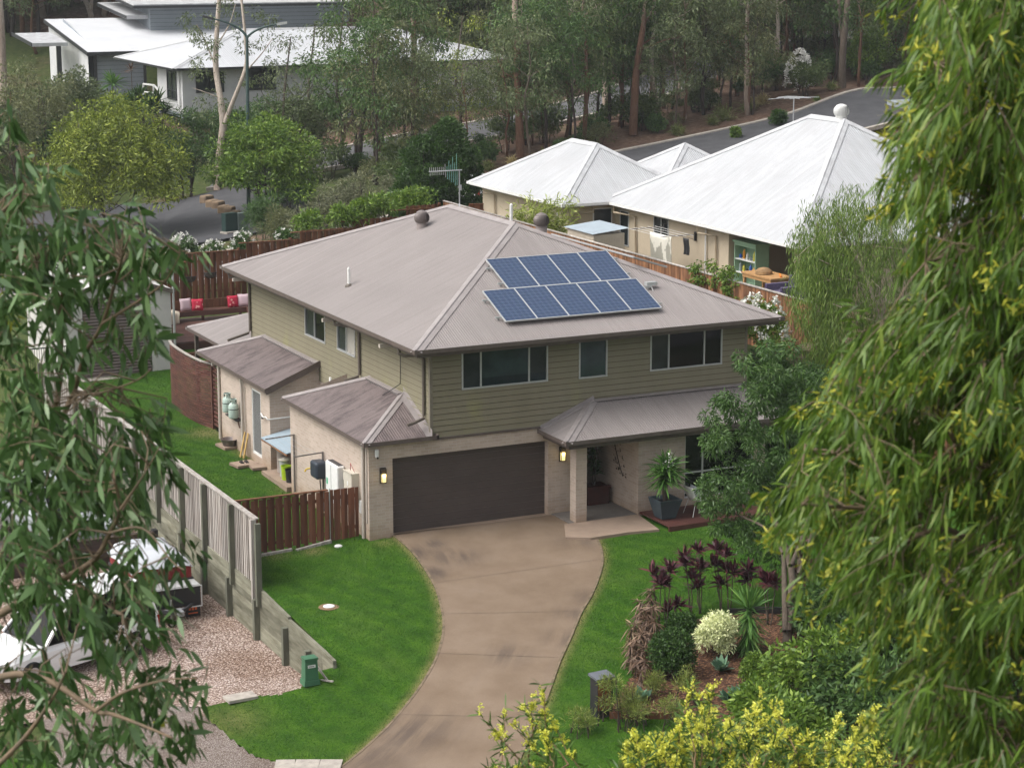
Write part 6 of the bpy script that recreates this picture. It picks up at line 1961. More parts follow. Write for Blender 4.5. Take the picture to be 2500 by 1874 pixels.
# grey cabinet at the kerb
c = atg(577, 566, HM)
t = thing('utility_cabinet', 'grey green sheet metal utility cabinet at the road edge behind the fence', 'cabinet', tuple(c))
mb = MB(); mb.cbox((c[0] - .35, c[1], c[2] + .5), (.75, .35, 1.0), .3); mb.build('box', M['dgreen'], t)
mb = MB(); mb.cbox((c[0] + .32, c[1] + .1, c[2] + .48), (.6, .36, .96), .3); mb.build('door_panel', pm('cabinet_green', (.11, .14, .13), None, 3, .5), t)
mb = MB(); mb.cbox((c[0], c[1], c[2] + .02), (1.6, .6, .1), .3); mb.build('base', M['kerb'], t)
for k in range(6):
    p = atg(505 + k * 14, 495 + k * 7 + (k % 2) * 4, HM)
    mb = MB(); mb.cbox((p[0], p[1], p[2] + .18), (.75, .5, .5), .5 + k * .1); o = mb.build('rock', pm('garden_stone', (.28, .2, .13), (.2, .145, .1), 2, .9, bump=.6) if k == 0 else bpy.data.materials['garden_stone'])
    bv = o.modifiers.new('bevel', 'BEVEL'); bv.width = .1; bv.segments = 2
    _reg(o, 'squared brown boulder edging the mulch island, number %s from the left' % ['one', 'two', 'three', 'four', 'five', 'six'][k], 'boulder', 'boulders edging the road island')
    o['label'] = ['leftmost', 'second from left', 'third from left', 'third from right', 'second from right', 'rightmost'][k] + ' squared brown boulder edging the mulch island by the road'

# ---------------- white roofed neighbour's things
t = thing('garden_shed', 'small cream sheet metal garden shed with a pale blue roof behind the fence', 'shed', (17.4, 18.2, 2.9))
M['creamsheet'] = pm('cream_sheet', (.52, .46, .37), (.47, .41, .33), 2, .6)
gx0, gx1, gy0_, gy1_ = 17.0, 18.35, 18.8, 20.95
mb = MB(); mb.box(gx0, gx1, gy0_, gy1_, 2.8, 4.95)
for k in range(12): mb.box(gx0 - .012, gx0, gy0_ + .04 + k * .175, gy0_ + .07 + k * .175, 2.8, 4.8)
for k in range(12): mb.box(gx0 + .03 + k * .11, gx0 + .05 + k * .11, gy0_ - .012, gy0_, 2.8, 4.8)
mb.build('wall', M['creamsheet'], t)
sl = [((gx0 - .12, gy1_ + .1, 5.0), (0, -1), (1, 0), gy1_ - gy0_ + .2, lambda s: 1.6, .1)]
corr(sl, 'roof', pm('pale_blue_sheet', (.36, .42, .46), (.32, .37, .41), 2, .5), t, .012, .1, 5)
t = thing('clothesline', 'folding wall clothesline on the cream rendered wall holding a patterned towel', 'clothesline', (21.2, 20, 4.4))
CZ = float(atx(1620, 553, 21.15)[2]); ya = float(atx(1622, 560, 21.15)[1]); yb_ = float(atx(1698, 570, 21.15)[1])
for yy in (ya, yb_):
    mb = MB(); mb.box(21.1, 21.18, yy - .04, yy + .04, CZ - .25, CZ + .1); mb.build('bracket', M['dark'], t)
    mb = MB(); mb.tube([(21.1, yy, CZ), (19.6, yy, CZ)], .02, 6); mb.tube([(21.1, yy, CZ - .2), (20.5, yy, CZ)], .012, 6); mb.build('arm', M['line_s'], t)
for k in range(5):
    mb = MB(); xx = 19.6 + k * .32; mb.tube([(xx, ya + .3, CZ + .01), (xx, yb_ - .3, CZ + .01)], .008, 5); mb.build('wire', M['white'], t)
M['towel'] = fabric('leaf_pattern_towel', (.66, .64, .56), (.33, .32, .27), 2.2, 'w')


def hung(label, name, x, y0, y1, z0, z1, mt, cat):
    mb = MB(); vs = []; fs = []
    for i in range(13):
        for j in range(9):
            a, b_ = i / 12, j / 8
            vs.append((x + .03 * math.sin(a * 14) * (1 - b_ * .6) + .02 * math.sin(b_ * 5), y0 + (y1 - y0) * a, z0 + (z1 - z0) * b_))
    for i in range(12):
        for j in range(8): q = i * 9 + j; fs.append((q, q + 9, q + 10, q + 1))
    mb.add(vs, fs); o = mb.build(name, mt, smooth=True); s_ = o.modifiers.new('thick', 'SOLIDIFY'); s_.thickness = .015
    return _reg(o, label, cat)


yt0 = float(atx(1640, 560, 19.9)[1]); yt1 = float(atx(1588, 558, 19.9)[1])
hung('pale leaf patterned towel hanging from the folding clothesline', 'towel', 19.9, yt0, yt1, CZ - 1.5, CZ + .02, M['towel'], 'towel')
hung('black cloth hanging at the right of the patterned towel', 'cloth', 20.25, yt0 - .75, yt0 - .3, CZ - .62, CZ + .02, M['black'], 'cloth')
# open green cupboard with bottles, workbench, draped chair
t = thing('cupboard', 'open pale green cupboard with two shelves under the neighbour\'s patio roof', 'cupboard', (21.6, 14.4, 2.95))
M['sage'] = pm('sage_paint', (.26, .4, .27), (.23, .36, .24), 3, .6)
kx0, kx1, ky0, ky1, kz0, kz1 = 21.35, 21.95, 13.5, 15.35, 2.95, 4.85
ky0 = float(atx(1862, 600, 21.35)[1]); ky1 = float(atx(1793, 600, 21.35)[1])
ky0 = max(ky0, ky1 - 1.5)
mb = MB()
mb.box(kx0, kx1, ky0, ky0 + .05, kz0, kz1); mb.box(kx0, kx1, ky1 - .05, ky1, kz0, kz1); mb.box(kx0, kx1, ky0 + .05, ky1 - .05, kz1 - .12, kz1); mb.box(kx0 - .05, kx1 + .02, ky0 - .06, ky1 + .06, kz1, kz1 + .07); mb.box(kx0 + .5, kx1, ky0 + .05, ky1 - .05, kz0, kz1 - .12)
mb.build('carcass', M['sage'], t)
shz = [kz0 + .25, kz0 + .75, kz0 + 1.25]
for z in shz:
    mb = MB(); mb.box(kx0 + .02, kx0 + .5, ky0 + .05, ky1 - .05, z, z + .03); mb.build('shelf', M['white'], t)
bc = [((.6, .6, .58), 'white'), ((.6, .25, .03), 'orange'), ((.03, .1, .4), 'blue'), ((.03, .03, .03), 'black'), ((.5, .45, .05), 'yellow'), ((.25, .3, .3), 'grey')]
kk = 0
for zi, z in enumerate(shz[1:]):
    for i in range(6):
        yy = ky0 + .15 + i * (ky1 - ky0 - .3) / 5; col, cn = bc[(i + zi * 3) % 6]; h_ = .16 + .1 * ((i * 7 + zi) % 3)
        mb = MB(); mb.lathe((kx0 + .2, yy, z + .03), [(.05, 0), (.055, h_ * .7), (.025, h_ * .85), (.025, h_)], 10)
        _reg(mb.build('bottle', plain('bottle_' + cn, col, .4) if ('bottle_' + cn) not in bpy.data.materials else bpy.data.materials['bottle_' + cn]), '%s bottle on the %s shelf of the pale green cupboard, %s' % (cn, ['middle', 'upper'][zi], ['rightmost', 'second from right', 'third from right', 'third from left', 'second from left', 'leftmost'][i]), 'bottle', 'bottles in the green cupboard')
t = thing('workbench', 'light timber workbench on the neighbour\'s patio', 'table', (20.3, 12.6, 2.9))
M['pine'] = pm('pine', (.42, .24, .1), (.35, .19, .08), 4, .7, stretch=(1, 4, 1))
wx0, wx1 = 19.6, 20.6; wy1 = float(atx(1832, 668, 20.0)[1]); wy0 = float(atx(1905, 672, 20.0)[1]); wz = float(atx(1832, 668, 19.6)[2])
mb = MB(); mb.box(wx0, wx1, wy0, wy1, wz - .06, wz); mb.box(wx0 + .03, wx1 - .03, wy0 + .05, wy1 - .05, wz - .18, wz - .06); mb.build('tabletop', M['pine'], t)
for xx in (wx0 + .05, wx1 - .14):
    for yy in (wy0 + .06, wy1 - .15): mb = MB(); mb.box(xx, xx + .09, yy, yy + .09, wz - .95, wz - .18); mb.build('leg', M['pine'], t)
mb = MB(); mb.lathe((20.0, (wy0 + wy1) / 2 + .1, wz), [(.02, 0), (.32, .02), (.3, .12), (.2, .2), (.05, .24)], 14); _reg(mb.build('canvas_bag', pm('tan_canvas', (.3, .19, .09), (.2, .12, .06), 6, .9, bump=.5)), 'tan canvas tool bag slumped on the timber workbench', 'bag')
mb = MB(); mb.tube([(20.1, wy0 + .1, wz + .03), (20.3, wy0 + .5, wz + .06)], .03, 8); _reg(mb.build('power_tool', plain('orange_tool', (.7, .2, .02), .4)), 'orange hand tool at the right end of the workbench', 'tool')
t = thing('armchair', 'chair draped with a purple patterned cloth beside the workbench', 'chair', (19.8, wy0 - .5, 2.8))
M['purple'] = fabric('purple_pattern_cloth', (.05, .035, .085), (.15, .13, .2), 7, 'w')
mb = MB(); mb.box(19.3, 20.2, wy0 - 1.05, wy0 - .25, wz - .95, wz - .35); mb.build('seat', M['purple'], t)
mb = MB(); mb.box(20.2, 20.45, wy0 - 1.05, wy0 - .25, wz - .95, wz + .15); mb.build('backrest', M['purple'], t)
for yy in (wy0 - 1.2, wy0 - .25): mb = MB(); mb.box(19.3, 20.4, yy, yy + .15, wz - .95, wz - .12); mb.build('armrest', M['purple'], t)
mb = MB(); mb.box(18.85, 18.95, 30.6, 31.6, 3.0, 4.1); _reg(mb.build('air_conditioner', M['alu']), 'grey air conditioner unit on the cream wall behind the bamboo', 'air conditioner')

# ---------------- front porch things
t = thing('plant_pot', 'square dark blue glazed pot tapering to its base on the front deck', 'pot', (8.0, -2.15, .12))
M['glaze'] = pm('blue_glaze', (.035, .05, .065), (.05, .075, .085), 3, .3, spec=.5)
cx, cy, cz = 8.2, -2.05, .12
mb = MB(); a, b_ = .22, .36; h_ = .56
vs = [(cx + s_ * q, cy + r_ * q, cz + z) for q, z in ((a, 0), (b_, h_), (b_ - .05, h_), (b_ - .09, h_ - .1)) for s_, r_ in ((-1, -1), (1, -1), (1, 1), (-1, 1))]
fs = [(3, 2, 1, 0)] + [(4 * k + i, 4 * k + (i + 1) % 4, 4 * k + 4 + (i + 1) % 4, 4 * k + 4 + i) for k in range(3) for i in range(4)]
mb.add(vs, fs); mb.build('body', M['glaze'], t)
mb = MB(); mb.add([vs[12], vs[13], vs[14], vs[15]], [(0, 1, 2, 3)]); mb.build('soil', M['black'], t)
M['deckred'] = pm('red_deck_board', (.1, .04, .032), (.075, .03, .025), 3, .5, spec=.35, island=.2)
fd = thing('deck', 'low dark red timber deck in front of the lower front window', 'deck', (10, -2, .1))
mb = MB()
for k in range(13): mb.box(7.86, 12.3, -2.86 + k * .13, -2.74 + k * .13, .06, .1)
mb.build('decking', M['deckred'], fd)
mb = MB(); mb.box(7.84, 12.3, -2.92, -2.87, -.12, .095); mb.build('fascia', M['deckred'], fd)
# white shell chair with cushion
t = thing('garden_chair', 'white wire legged shell chair on the front deck', 'chair', (9.1, -2.1, .1))
cx, cy, cz = 9.15, -2.1, .1
mb = MB(); vs = []; fs = []
prof = [(-.05, .86), (.0, .72), (.06, .55), (.12, .43), (.3, .4), (.5, .42), (.56, .46)]
for i, (d, z) in enumerate(prof):
    for j in range(9):
        s_ = -1 + j / 4; wd = .27 if i < 3 else .28
        vs.append((cx - .25 + d + .05 * s_ * s_ * (1 if i < 4 else .3), cy + s_ * wd, cz + z + .05 * s_ * s_ * (1 if i >= 3 else 0)))
for i in range(len(prof) - 1):
    for j in range(8): q = i * 9 + j; fs.append((q, q + 1, q + 10, q + 9))
mb.add(vs, fs); o = mb.build('seat', M['white'], t, smooth=True); s_ = o.modifiers.new('thick', 'SOLIDIFY'); s_.thickness = .015
for dx, dy, ex, ey in ((-.1, -.2, -.22, -.27), (-.1, .2, -.22, .27), (.2, -.2, .32, -.27), (.2, .2, .32, .27)):
    mb = MB(); mb.tube([(cx + dx, cy + dy, cz + .41), (cx + ex, cy + ey, cz)], .011, 6); mb.build('leg', M['white'], t)
for s_ in (-1, 1):
    mb = MB(); mb.tube([(cx - .2, cy + s_ * .26, cz + .58), (cx + .25, cy + s_ * .3, cz + .6), (cx + .3, cy + s_ * .3, cz + .44)], .012, 6); mb.build('armrest', M['white'], t)
cushion('grey and white patterned cushion on the white garden chair', (cx + .0, cy, cz + .66), .4, fabric('grey_pattern', (.2, .22, .26), (.45, .46, .48), 20, 'w'), R(90), -.25)
t = thing('plant_pot', 'square dark rust red planter box inside the porch', 'pot', (7.3, .55, .03))
mb = MB(); mb.box(6.95, 7.65, .25, .85, .03, .55); mb.box(6.92, 7.68, .22, .28, .5, .58); mb.build('body', pm('rust_box', (.075, .025, .02), (.05, .02, .016), 4, .7), t)
# leaf branch wall ornament
t = thing('wall_ornament', 'dark metal branch with leaves mounted on the porch side wall', 'wall art', (7.8, .3, 1.2))
mb = MB(); mb.tube([(7.79, -.3, .95), (7.79, -.05, 1.3), (7.785, .15, 1.7), (7.79, .3, 2.2)], .012, 5)
for k in range(46):
    a = k / 46; yy = -.25 + .55 * a + rng.uniform(-.3, .3); zz = 1.0 + 1.2 * a + rng.uniform(-.15, .1)
    dy, dz = rng.uniform(-.05, .05), rng.uniform(-.09, -.02)
    mb.add([(7.785, yy, zz), (7.77, yy + .03, zz + dz * .5), (7.785, yy + dy, zz + dz), (7.78, yy - .03, zz + dz * .5)], [(0, 1, 2, 3)])
mb.build('branch', M['bronze'], t)
# letterbox
c = atg(1468, 1745, HM)
t = thing('letterbox', 'upright dark letterbox with a rust front and slate top beside the garden bed', 'letterbox', tuple(c))
mb = MB(); mb.cbox((c[0], c[1], c[2] + .45), (.42, .3, .95), .1); mb.build('body', M['black'], t)
mb = MB(); mb.cbox((c[0] - .01, c[1] - .155, c[2] + .52), (.34, .012, .66), .1); mb.build('front_panel', pm('rust_front', (.22, .075, .03), (.15, .05, .025), 5, .8), t)
mb = MB(); mb.cbox((c[0], c[1], c[2] + .95), (.5, .38, .05), .1, .12, 'x'); mb.build('lid', pm('slate_lid', (.13, .14, .16), None, 4, .5), t)
# rock edging by the right fence
rk = pm('rock', (.34, .25, .18), (.2, .155, .12), 1.8, .9, bump=.6)
for k, (u, v) in enumerate([(1962, 870), (1968, 886), (1958, 882), (1966, 902), (1960, 858), (1975, 850)]):
    p = atx(u, v, 15.55); r_ = .3
    mb = MB(); mb.lathe(p, [(r_ * .5, -r_ * .5), (r_, -r_ * .1), (r_ * .9, r_ * .3), (r_ * .4, r_ * .55)], 7); o = mb.build('rock', rk); o.rotation_euler = (0, 0, 0)
    _reg(o, ['large pale rock low in the bank below the fence step', 'round rock second lowest beside the fence step', 'brown rock left of the stack under the fence', 'lowest rock of the bank beside the fence step', 'upper left rock of the bank under the palings', 'topmost rock against the foot of the fence step'][k], 'rock', 'rocks at the foot of the right fence')
# ------------------------------------------------------------------ vegetation tools
RS = np.random.RandomState(11)


def unit(a): return a / (np.linalg.norm(a, axis=-1, keepdims=True) + 1e-9)


def leaf_arrays(P, D, L, W, secs=((0, .15), (.45, 1), (1, .05)), droop=0.0, rs=RS, flat=None):
    P = np.asarray(P, float); n = len(P)
    D = unit(np.asarray(D, float)); L = np.broadcast_to(L, (n,)).astype(float); W = np.broadcast_to(W, (n,)).astype(float)
    rv = rs.normal(size=(n, 3)) if flat is None else np.asarray(flat, float) + rs.normal(size=(n, 3)) * .35
    side = unit(np.cross(D, rv))
    V = []
    for t, wd in secs:
        c = P + D * (L * t)[:, None]
        c[:, 2] -= droop * L * t * t
        V.append(c - side * (W * wd / 2)[:, None]); V.append(c + side * (W * wd / 2)[:, None])
    k = len(secs) * 2
    V = np.stack(V, 1).reshape(-1, 3)
    b0 = (np.arange(n) * k)[:, None]
    F = np.concatenate([b0 + np.array([[2 * i, 2 * i + 1, 2 * i + 3, 2 * i + 2]]) for i in range(len(secs) - 1)], 0)
    return V, F


class LF:
    def __init__(s): s.V = []; s.F = []; s.M = []; s.n = 0

    def add(s, VF, m=0):
        V, F = VF; s.V.append(V); s.F.append(F + s.n); s.M.append(np.full(len(F), m)); s.n += len(V); return s

    def build(s, name, mats, parent=None, smooth=True, **kw):
        o = _obj(name, np.concatenate(s.V), np.concatenate(s.F), mats, parent, np.concatenate(s.M), smooth=smooth)
        return _reg(o, kw.get('label'), kw.get('cat'), kw.get('group'), kw.get('kind'))


KITE = ((0, .1), (.4, 1), (1, .05))
NARROW = ((0, .2), (.35, 1), (.7, .75), (1, .05))
FGLEAF = ((0, .12), (.18, .75), (.42, 1), (.7, .72), (1, .04))


def clump_leaves(C, r, n, L, W, down=.4, up=0., rs=RS, secs=KITE, droop=.15, squash=.75, out=1.0):
    """leaves scattered in blobs round each centre, pointing outwards and drooping"""
    C = np.asarray(C, float); r = np.broadcast_to(r, (len(C),))
    P = []; D = []
    for c, q in zip(C, r):
        d = unit(rs.normal(size=(n, 3)))
        rad = q * rs.uniform(.25, 1, (n, 1)) ** .5
        p = d * rad; p[:, 2] *= squash
        P.append(c + p)
        dd = d * out + rs.normal(size=(n, 3)) * .55; dd[:, 2] += up - down
        D.append(dd)
    P = np.concatenate(P); D = np.concatenate(D); m = len(P)
    return leaf_arrays(P, D, L * rs.uniform(.65, 1.25, m), W * rs.uniform(.7, 1.2, m), secs, droop, rs)


def wobble_path(a, b_, n, amp, rs):
    a = np.array(a, float); b_ = np.array(b_, float)
    t = np.linspace(0, 1, n)[:, None]
    p = a * (1 - t) + b_ * t
    off = np.cumsum(rs.normal(size=(n, 3)) * amp, 0); off -= off[0]; off -= t * off[-1]
    return p + off


def bark(name, low, high, split, scale=3):
    m, n, l, b = _nm(name)
    v = _coord(n); sp = n.new("ShaderNodeSeparateXYZ"); l.new(v, sp.inputs[0])
    nz = _noise(n, l, _map(n, l, v, (2.5, 2.5, .5)), scale, 5)
    k = _math(n, l, 'MULTIPLY_ADD', nz, 3.2, sp.outputs[2])
    f = _ramp(n, l, _math(n, l, 'MULTIPLY_ADD', k, 1 / 6, -split / 6 + .2), [(.35, (0, 0, 0)), (.6, (1, 1, 1))])
    c = _mix(n, l, f, low, high)
    c = _mix(n, l, 1.0, c, _ramp(n, l, _noise(n, l, _map(n, l, v, (4, 4, .8)), 4, 4), [(.3, (.6, .58, .55)), (.7, (1.1, 1.1, 1.1))]), 'MULTIPLY')
    l.new(c, b.inputs['Base Color']); b.inputs['Roughness'].default_value = .9; b.inputs['Specular IOR Level'].default_value = .15
    return m


M['bark_red'] = bark('peeling_gum_bark', (.16, .09, .06), (.36, .28, .23), 7)
M['bark_pale'] = bark('pale_gum_bark', (.36, .29, .24), (.5, .43, .37), 3)
M['bark_dark'] = bark('dark_bark', (.07, .055, .048), (.11, .09, .075), 4)
M['bark_br'] = bark('brown_bark', (.11, .088, .07), (.155, .125, .1), 4)
M['l_gum'] = leaf_mat('gum_leaves', (.02, .036, .01), (.066, .095, .028), (.115, .145, .045))
M['l_gum2'] = leaf_mat('grey_gum_leaves', (.03, .045, .018), (.085, .11, .045), (.14, .16, .075))
M['l_yel'] = leaf_mat('yellow_green_leaves', (.035, .055, .008), (.13, .165, .02), (.3, .33, .06), clump=.9)
M['l_mid'] = leaf_mat('mid_green_leaves', (.016, .038, .011), (.05, .095, .024), (.11, .17, .045))
M['l_dark'] = leaf_mat('dark_green_leaves', (.01, .026, .006), (.03, .064, .012), (.06, .105, .022))
M['l_brt'] = leaf_mat('bright_green_leaves', (.024, .055, .008), (.088, .145, .018), (.19, .25, .045))
M['l_olive'] = leaf_mat('olive_leaves', (.035, .045, .018), (.1, .11, .045), (.17, .17, .08))
M['l_cas'] = leaf_mat('wispy_needles', (.04, .05, .028), (.13, .135, .075), (.22, .21, .12))


def tree(seed, h, r, z0, rad, ncl, nlf, cr, L, W, leafm, barkm, shape='gum', lean=0.0, down=.4, up=0., stems=1, secs=KITE, droop=.15, squash=.75, nbr=None, mixm=None):
    """one tree at the origin: Empty > trunk, crown"""
    rs = np.random.RandomState(seed)
    t = thing('tree', None, None)
    mb = MB()
    C = []
    tops = []
    for s_ in range(stems):
        a = rs.uniform(0, 6.28); sp = 0 if stems == 1 else rad * .45
        top = np.array([math.cos(a) * sp + lean * h * .3, math.sin(a) * sp, h * (.93 if shape == 'gum' else .75) * rs.uniform(.9, 1)])
        base = np.array([math.cos(a) * .06 * stems * (stems > 1), math.sin(a) * .06 * stems * (stems > 1), -.4])
        pth = wobble_path(base, top, 9, .012 * h, rs)
        rr = r * (1 if stems == 1 else .7)
        mb.tube([tuple(p) for p in pth], [rr * (1 - .85 * i / 8) for i in range(9)], 7)
        tops.append(pth)
    for k in range(ncl):
        if shape == 'gum':
            z = z0 + (h - z0) * rs.uniform(0, 1) ** .8; q = (z - z0) / (h - z0)
            rr = rad * (0.35 + .9 * math.sin(math.pi * min(1, .12 + q * .85))) * rs.uniform(.25, 1) ** .6
        elif shape == 'round':
            d = unit(rs.normal(size=3)); d[2] = abs(d[2]) * 1.1 - .34
            if k == 0: lobes = unit(rs.normal(size=(9, 3)) * (1, 1, .6) + (0, 0, .3))
            q = rs.uniform(.5, 1) * (.68 + .42 * max(0, float((lobes @ unit(d)).max())) ** 3)
            z = z0 + (h - z0) * (.38 + .6 * d[2] * q); rr = rad * q * math.hypot(d[0], d[1])
        else:
            q = rs.uniform(0, 1) ** 1.3; z = z0 + (h - z0) * q; rr = rad * (1 - q) ** .75 * rs.uniform(.5, 1)
        a = rs.uniform(0, 6.28)
        C.append([lean * z * .3 + rr * math.cos(a), rr * math.sin(a), z])
    C = np.array(C)
    for k in rs.permutation(ncl)[:(nbr if nbr is not None else min(ncl, 16))]:
        pth = tops[rs.randint(stems)]
        j = int(np.clip(np.searchsorted(pth[:, 2], C[k][2] - .6 * math.hypot(C[k][0], C[k][1]) - .3), 2, 7))
        bp = wobble_path(pth[j], C[k], 5, .03 * rad, rs)
        br = r * .34 * (1 - .6 * j / 8)
        mb.tube([tuple(p) for p in bp], [br, br * .8, br * .6, br * .4, br * .15], 5, cap=False)
    mb.build('trunk', M[barkm], t, smooth=True)
    lf = LF(); crs = cr * rs.uniform(.65, 1.3, ncl)
    lf.add(clump_leaves(C, crs, nlf, L, W, down, up, rs, secs, droop, squash))
    lf.build('crown', M[leafm], t)
    return t


USED = set()
c0_x, c0_y = c0_turn


def place(proto, loc, rz=0.0, sc=1.0, label=None, cat='tree', group=None, name=None):
    if proto.as_pointer() not in USED:
        USED.add(proto.as_pointer()); o = proto
        o.location = loc; o.rotation_euler = (0, 0, rz); o.scale = sc if isinstance(sc, tuple) else (sc,) * 3
    else: o = copy_tree(proto, loc, rz, sc)
    if name: o.name = name
    o['label'] = label; o['category'] = cat
    if group: o['group'] = group
    elif 'group' in o: del o['group']
    return o


def ground_at(u, v): return atg(u, v, H)


# ------------------------------------------------------------------ the bush strip and the hillside
GUM = [tree(100 + k, h, r, z0, rad, ncl, nlf, cr, L, W, lm, bm, 'gum', ln, .55, nbr=18) for k, (h, r, z0, rad, ncl, nlf, cr, L, W, lm, bm, ln) in enumerate([
    (12, .17, 4.5, 2.4, 34, 95, .85, .26, .085, 'l_gum', 'bark_red', .1), (10, .12, 3.2, 2.2, 30, 95, .8, .26, .085, 'l_gum2', 'bark_br', -.15),
    (14, .2, 6, 2.8, 36, 95, .9, .27, .09, 'l_gum', 'bark_pale', .05), (8, .1, 2.0, 2.1, 28, 95, .75, .24, .085, 'l_olive', 'bark_dark', .1),
    (11, .14, 3, 2.6, 40, 95, .85, .26, .085, 'l_mid', 'bark_dark', 0), (9, .11, 2.5, 2.2, 32, 95, .8, .25, .085, 'l_gum2', 'bark_red', -.1)])]
BUSH = [tree(200 + k, h, .05, .2, rad, ncl, nlf, cr, L, W, lm, 'bark_dark', 'round', 0, .1, .2, stems=3, nbr=8) for k, (h, rad, ncl, nlf, cr, L, W, lm) in enumerate([
    (2.2, 1.1, 18, 80, .5, .2, .07, 'l_mid'), (1.6, .9, 14, 80, .42, .18, .07, 'l_dark'), (2.6, 1.3, 20, 80, .55, .22, .08, 'l_gum'), (1.8, 1.1, 16, 80, .5, .2, .06, 'l_olive')])]
rs = np.random.RandomState(5)
FRP = resample(np.array([p[:2] for p in FARP]), 60)
TN = np.gradient(FRP, axis=0); TN = unit(TN); NN = np.c_[-TN[:, 1], TN[:, 0]]      # to the left of travel = away from the camera
KEEPOUT = [(rx - 3, rx + 20, ry - 5, ry + 15), (bx - 4, bx + 24, by - 6, by + 16), (tx - 8, tx + 11, ty - 12, ty + 10)]


def clear(x, y):
    for a, b_, c0_, d in KEEPOUT:
        if a < x < b_ and c0_ < y < d: return False
    d2 = dist_to(FRP, np.array([x]), np.array([y]))[0]
    if d2 < 4.0: return False
    d3 = dist_to(np.array(NR), np.array([x]), np.array([y]))[0]
    return d3 > 5.2


def pix(x, y, z):
    d = np.array([x, y, z]) - CAM; q = d @ FW
    return 1250 + FPX * (d @ RT) / q, 937 - FPX * (d @ UPV) / q


gb = 'gum trees in the bush strip between the two roads'
cnt = 0
for k in range(900):
    i = rs.randint(12, 56); o = -rs.uniform(4, 20)
    p = FRP[i] + NN[i] * o
    if not clear(*p): continue
    z = float(HM(*p)); u, v = pix(p[0], p[1], z)
    if not (620 < u < 2300 and v < 470): continue
    if any(abs(u - q) < 22 and abs(v - w_) < 26 for q, w_ in ((1270, 380), (1010, 335), (1480, 285), (1545, 325))): continue
    j = rs.randint(6); s_ = rs.uniform(.7, 1.08)
    place(GUM[j], (p[0], p[1], z), rs.uniform(0, 6.28), (s_ * .95, s_ * .95, s_), 'slender gum tree in the bush strip between the two roads', 'tree', gb)
    cnt += 1
    if cnt > 92: break
gh = 'trees on the hillside beyond the far road'
cnt = 0
for k in range(3000):
    i = rs.randint(0, 60); o = 4 + abs(rs.normal()) * 30
    if i >= 59 or i == 0: p = FRP[i] + TN[i] * rs.uniform(-40, 40) + NN[i] * o
    else: p = FRP[i] + NN[i] * o
    if not clear(*p): continue
    z = float(HM(*p)); u, v = pix(p[0], p[1], z)
    if not (-150 < u < 2650): continue
    # keep the fronts of the far houses in view
    if u < 500 or (60 < u < 830 and 40 < v < 430): continue
    if 1180 < u < 1480 and 40 < v < 300 and o < 40 and rs.rand() < .6: continue
    j = rs.randint(6); s_ = rs.uniform(.8, 1.35)
    place(GUM[j], (p[0], p[1], z), rs.uniform(0, 6.28), (s_ * 1.1, s_ * 1.1, s_), 'dark leafy tree on the wooded hillside beyond the far road', 'tree', gh)
    cnt += 1
    if cnt > 165: break
# dark wall of trees behind the weatherboard house, top left
cnt = 0
for k in range(4000):
    q = atd(rs.uniform(-90, 860), 80, rs.uniform(140, 215)); p = (q[0], q[1], float(HM(q[0], q[1])))
    u, v = pix(*p)
    if not clear(p[0], p[1]) or not -90 < v < 130 or (v > 40 and u > 110): continue
    j = rs.randint(6); s_ = rs.uniform(.9, 1.3)
    place(GUM[j], p, rs.uniform(0, 6.28), (s_ * 1.3, s_ * 1.3, s_), 'tall tree in the dark wood behind the blue grey house', 'tree', 'trees of the wood behind the far houses')
    cnt += 1
    if cnt > 90: break
for k in range(110):
    i = rs.randint(4, 56); o = -rs.uniform(4, 18)
    p = FRP[i] + NN[i] * o
    if not clear(*p): continue
    z = float(HM(*p)); u, v = pix(p[0], p[1], z)
    if not (600 < u < 2250): continue
    j = rs.randint(4); s_ = rs.uniform(.5, 1.1)
    place(BUSH[j], (p[0], p[1], z), rs.uniform(0, 6.28), s_, 'low bush among the gum trunks of the roadside strip', 'shrub', 'bushes under the roadside gums', 'shrub')


for k in range(70):
    u, v = rs.uniform(-60, 520), rs.uniform(230, 500)
    p = ground_at(u, v)
    if not clear(p[0], p[1]) or math.hypot(p[0] - c0_x, p[1] - c0_y) < 10: continue
    place(BUSH[rs.randint(4)], tuple(p), rs.uniform(0, 6.28), rs.uniform(.8, 1.5), 'garden bush on the green slope between the turning circle and the far houses', 'shrub', 'bushes on the slope before the far houses', 'shrub')


for k in range(16):
    p = np.array([rx - 2 + k * 1.15 + rs.uniform(-.4, .4), ry - 2.6 + rs.uniform(-1, .6)]); z = float(HM(*p))
    place(BUSH[rs.randint(3)], (p[0], p[1], z), rs.uniform(0, 6.28), rs.uniform(.8, 1.25), 'dark hedge bush along the slatted base of the white rendered house', 'shrub', 'hedge bushes along the white rendered house', 'shrub')


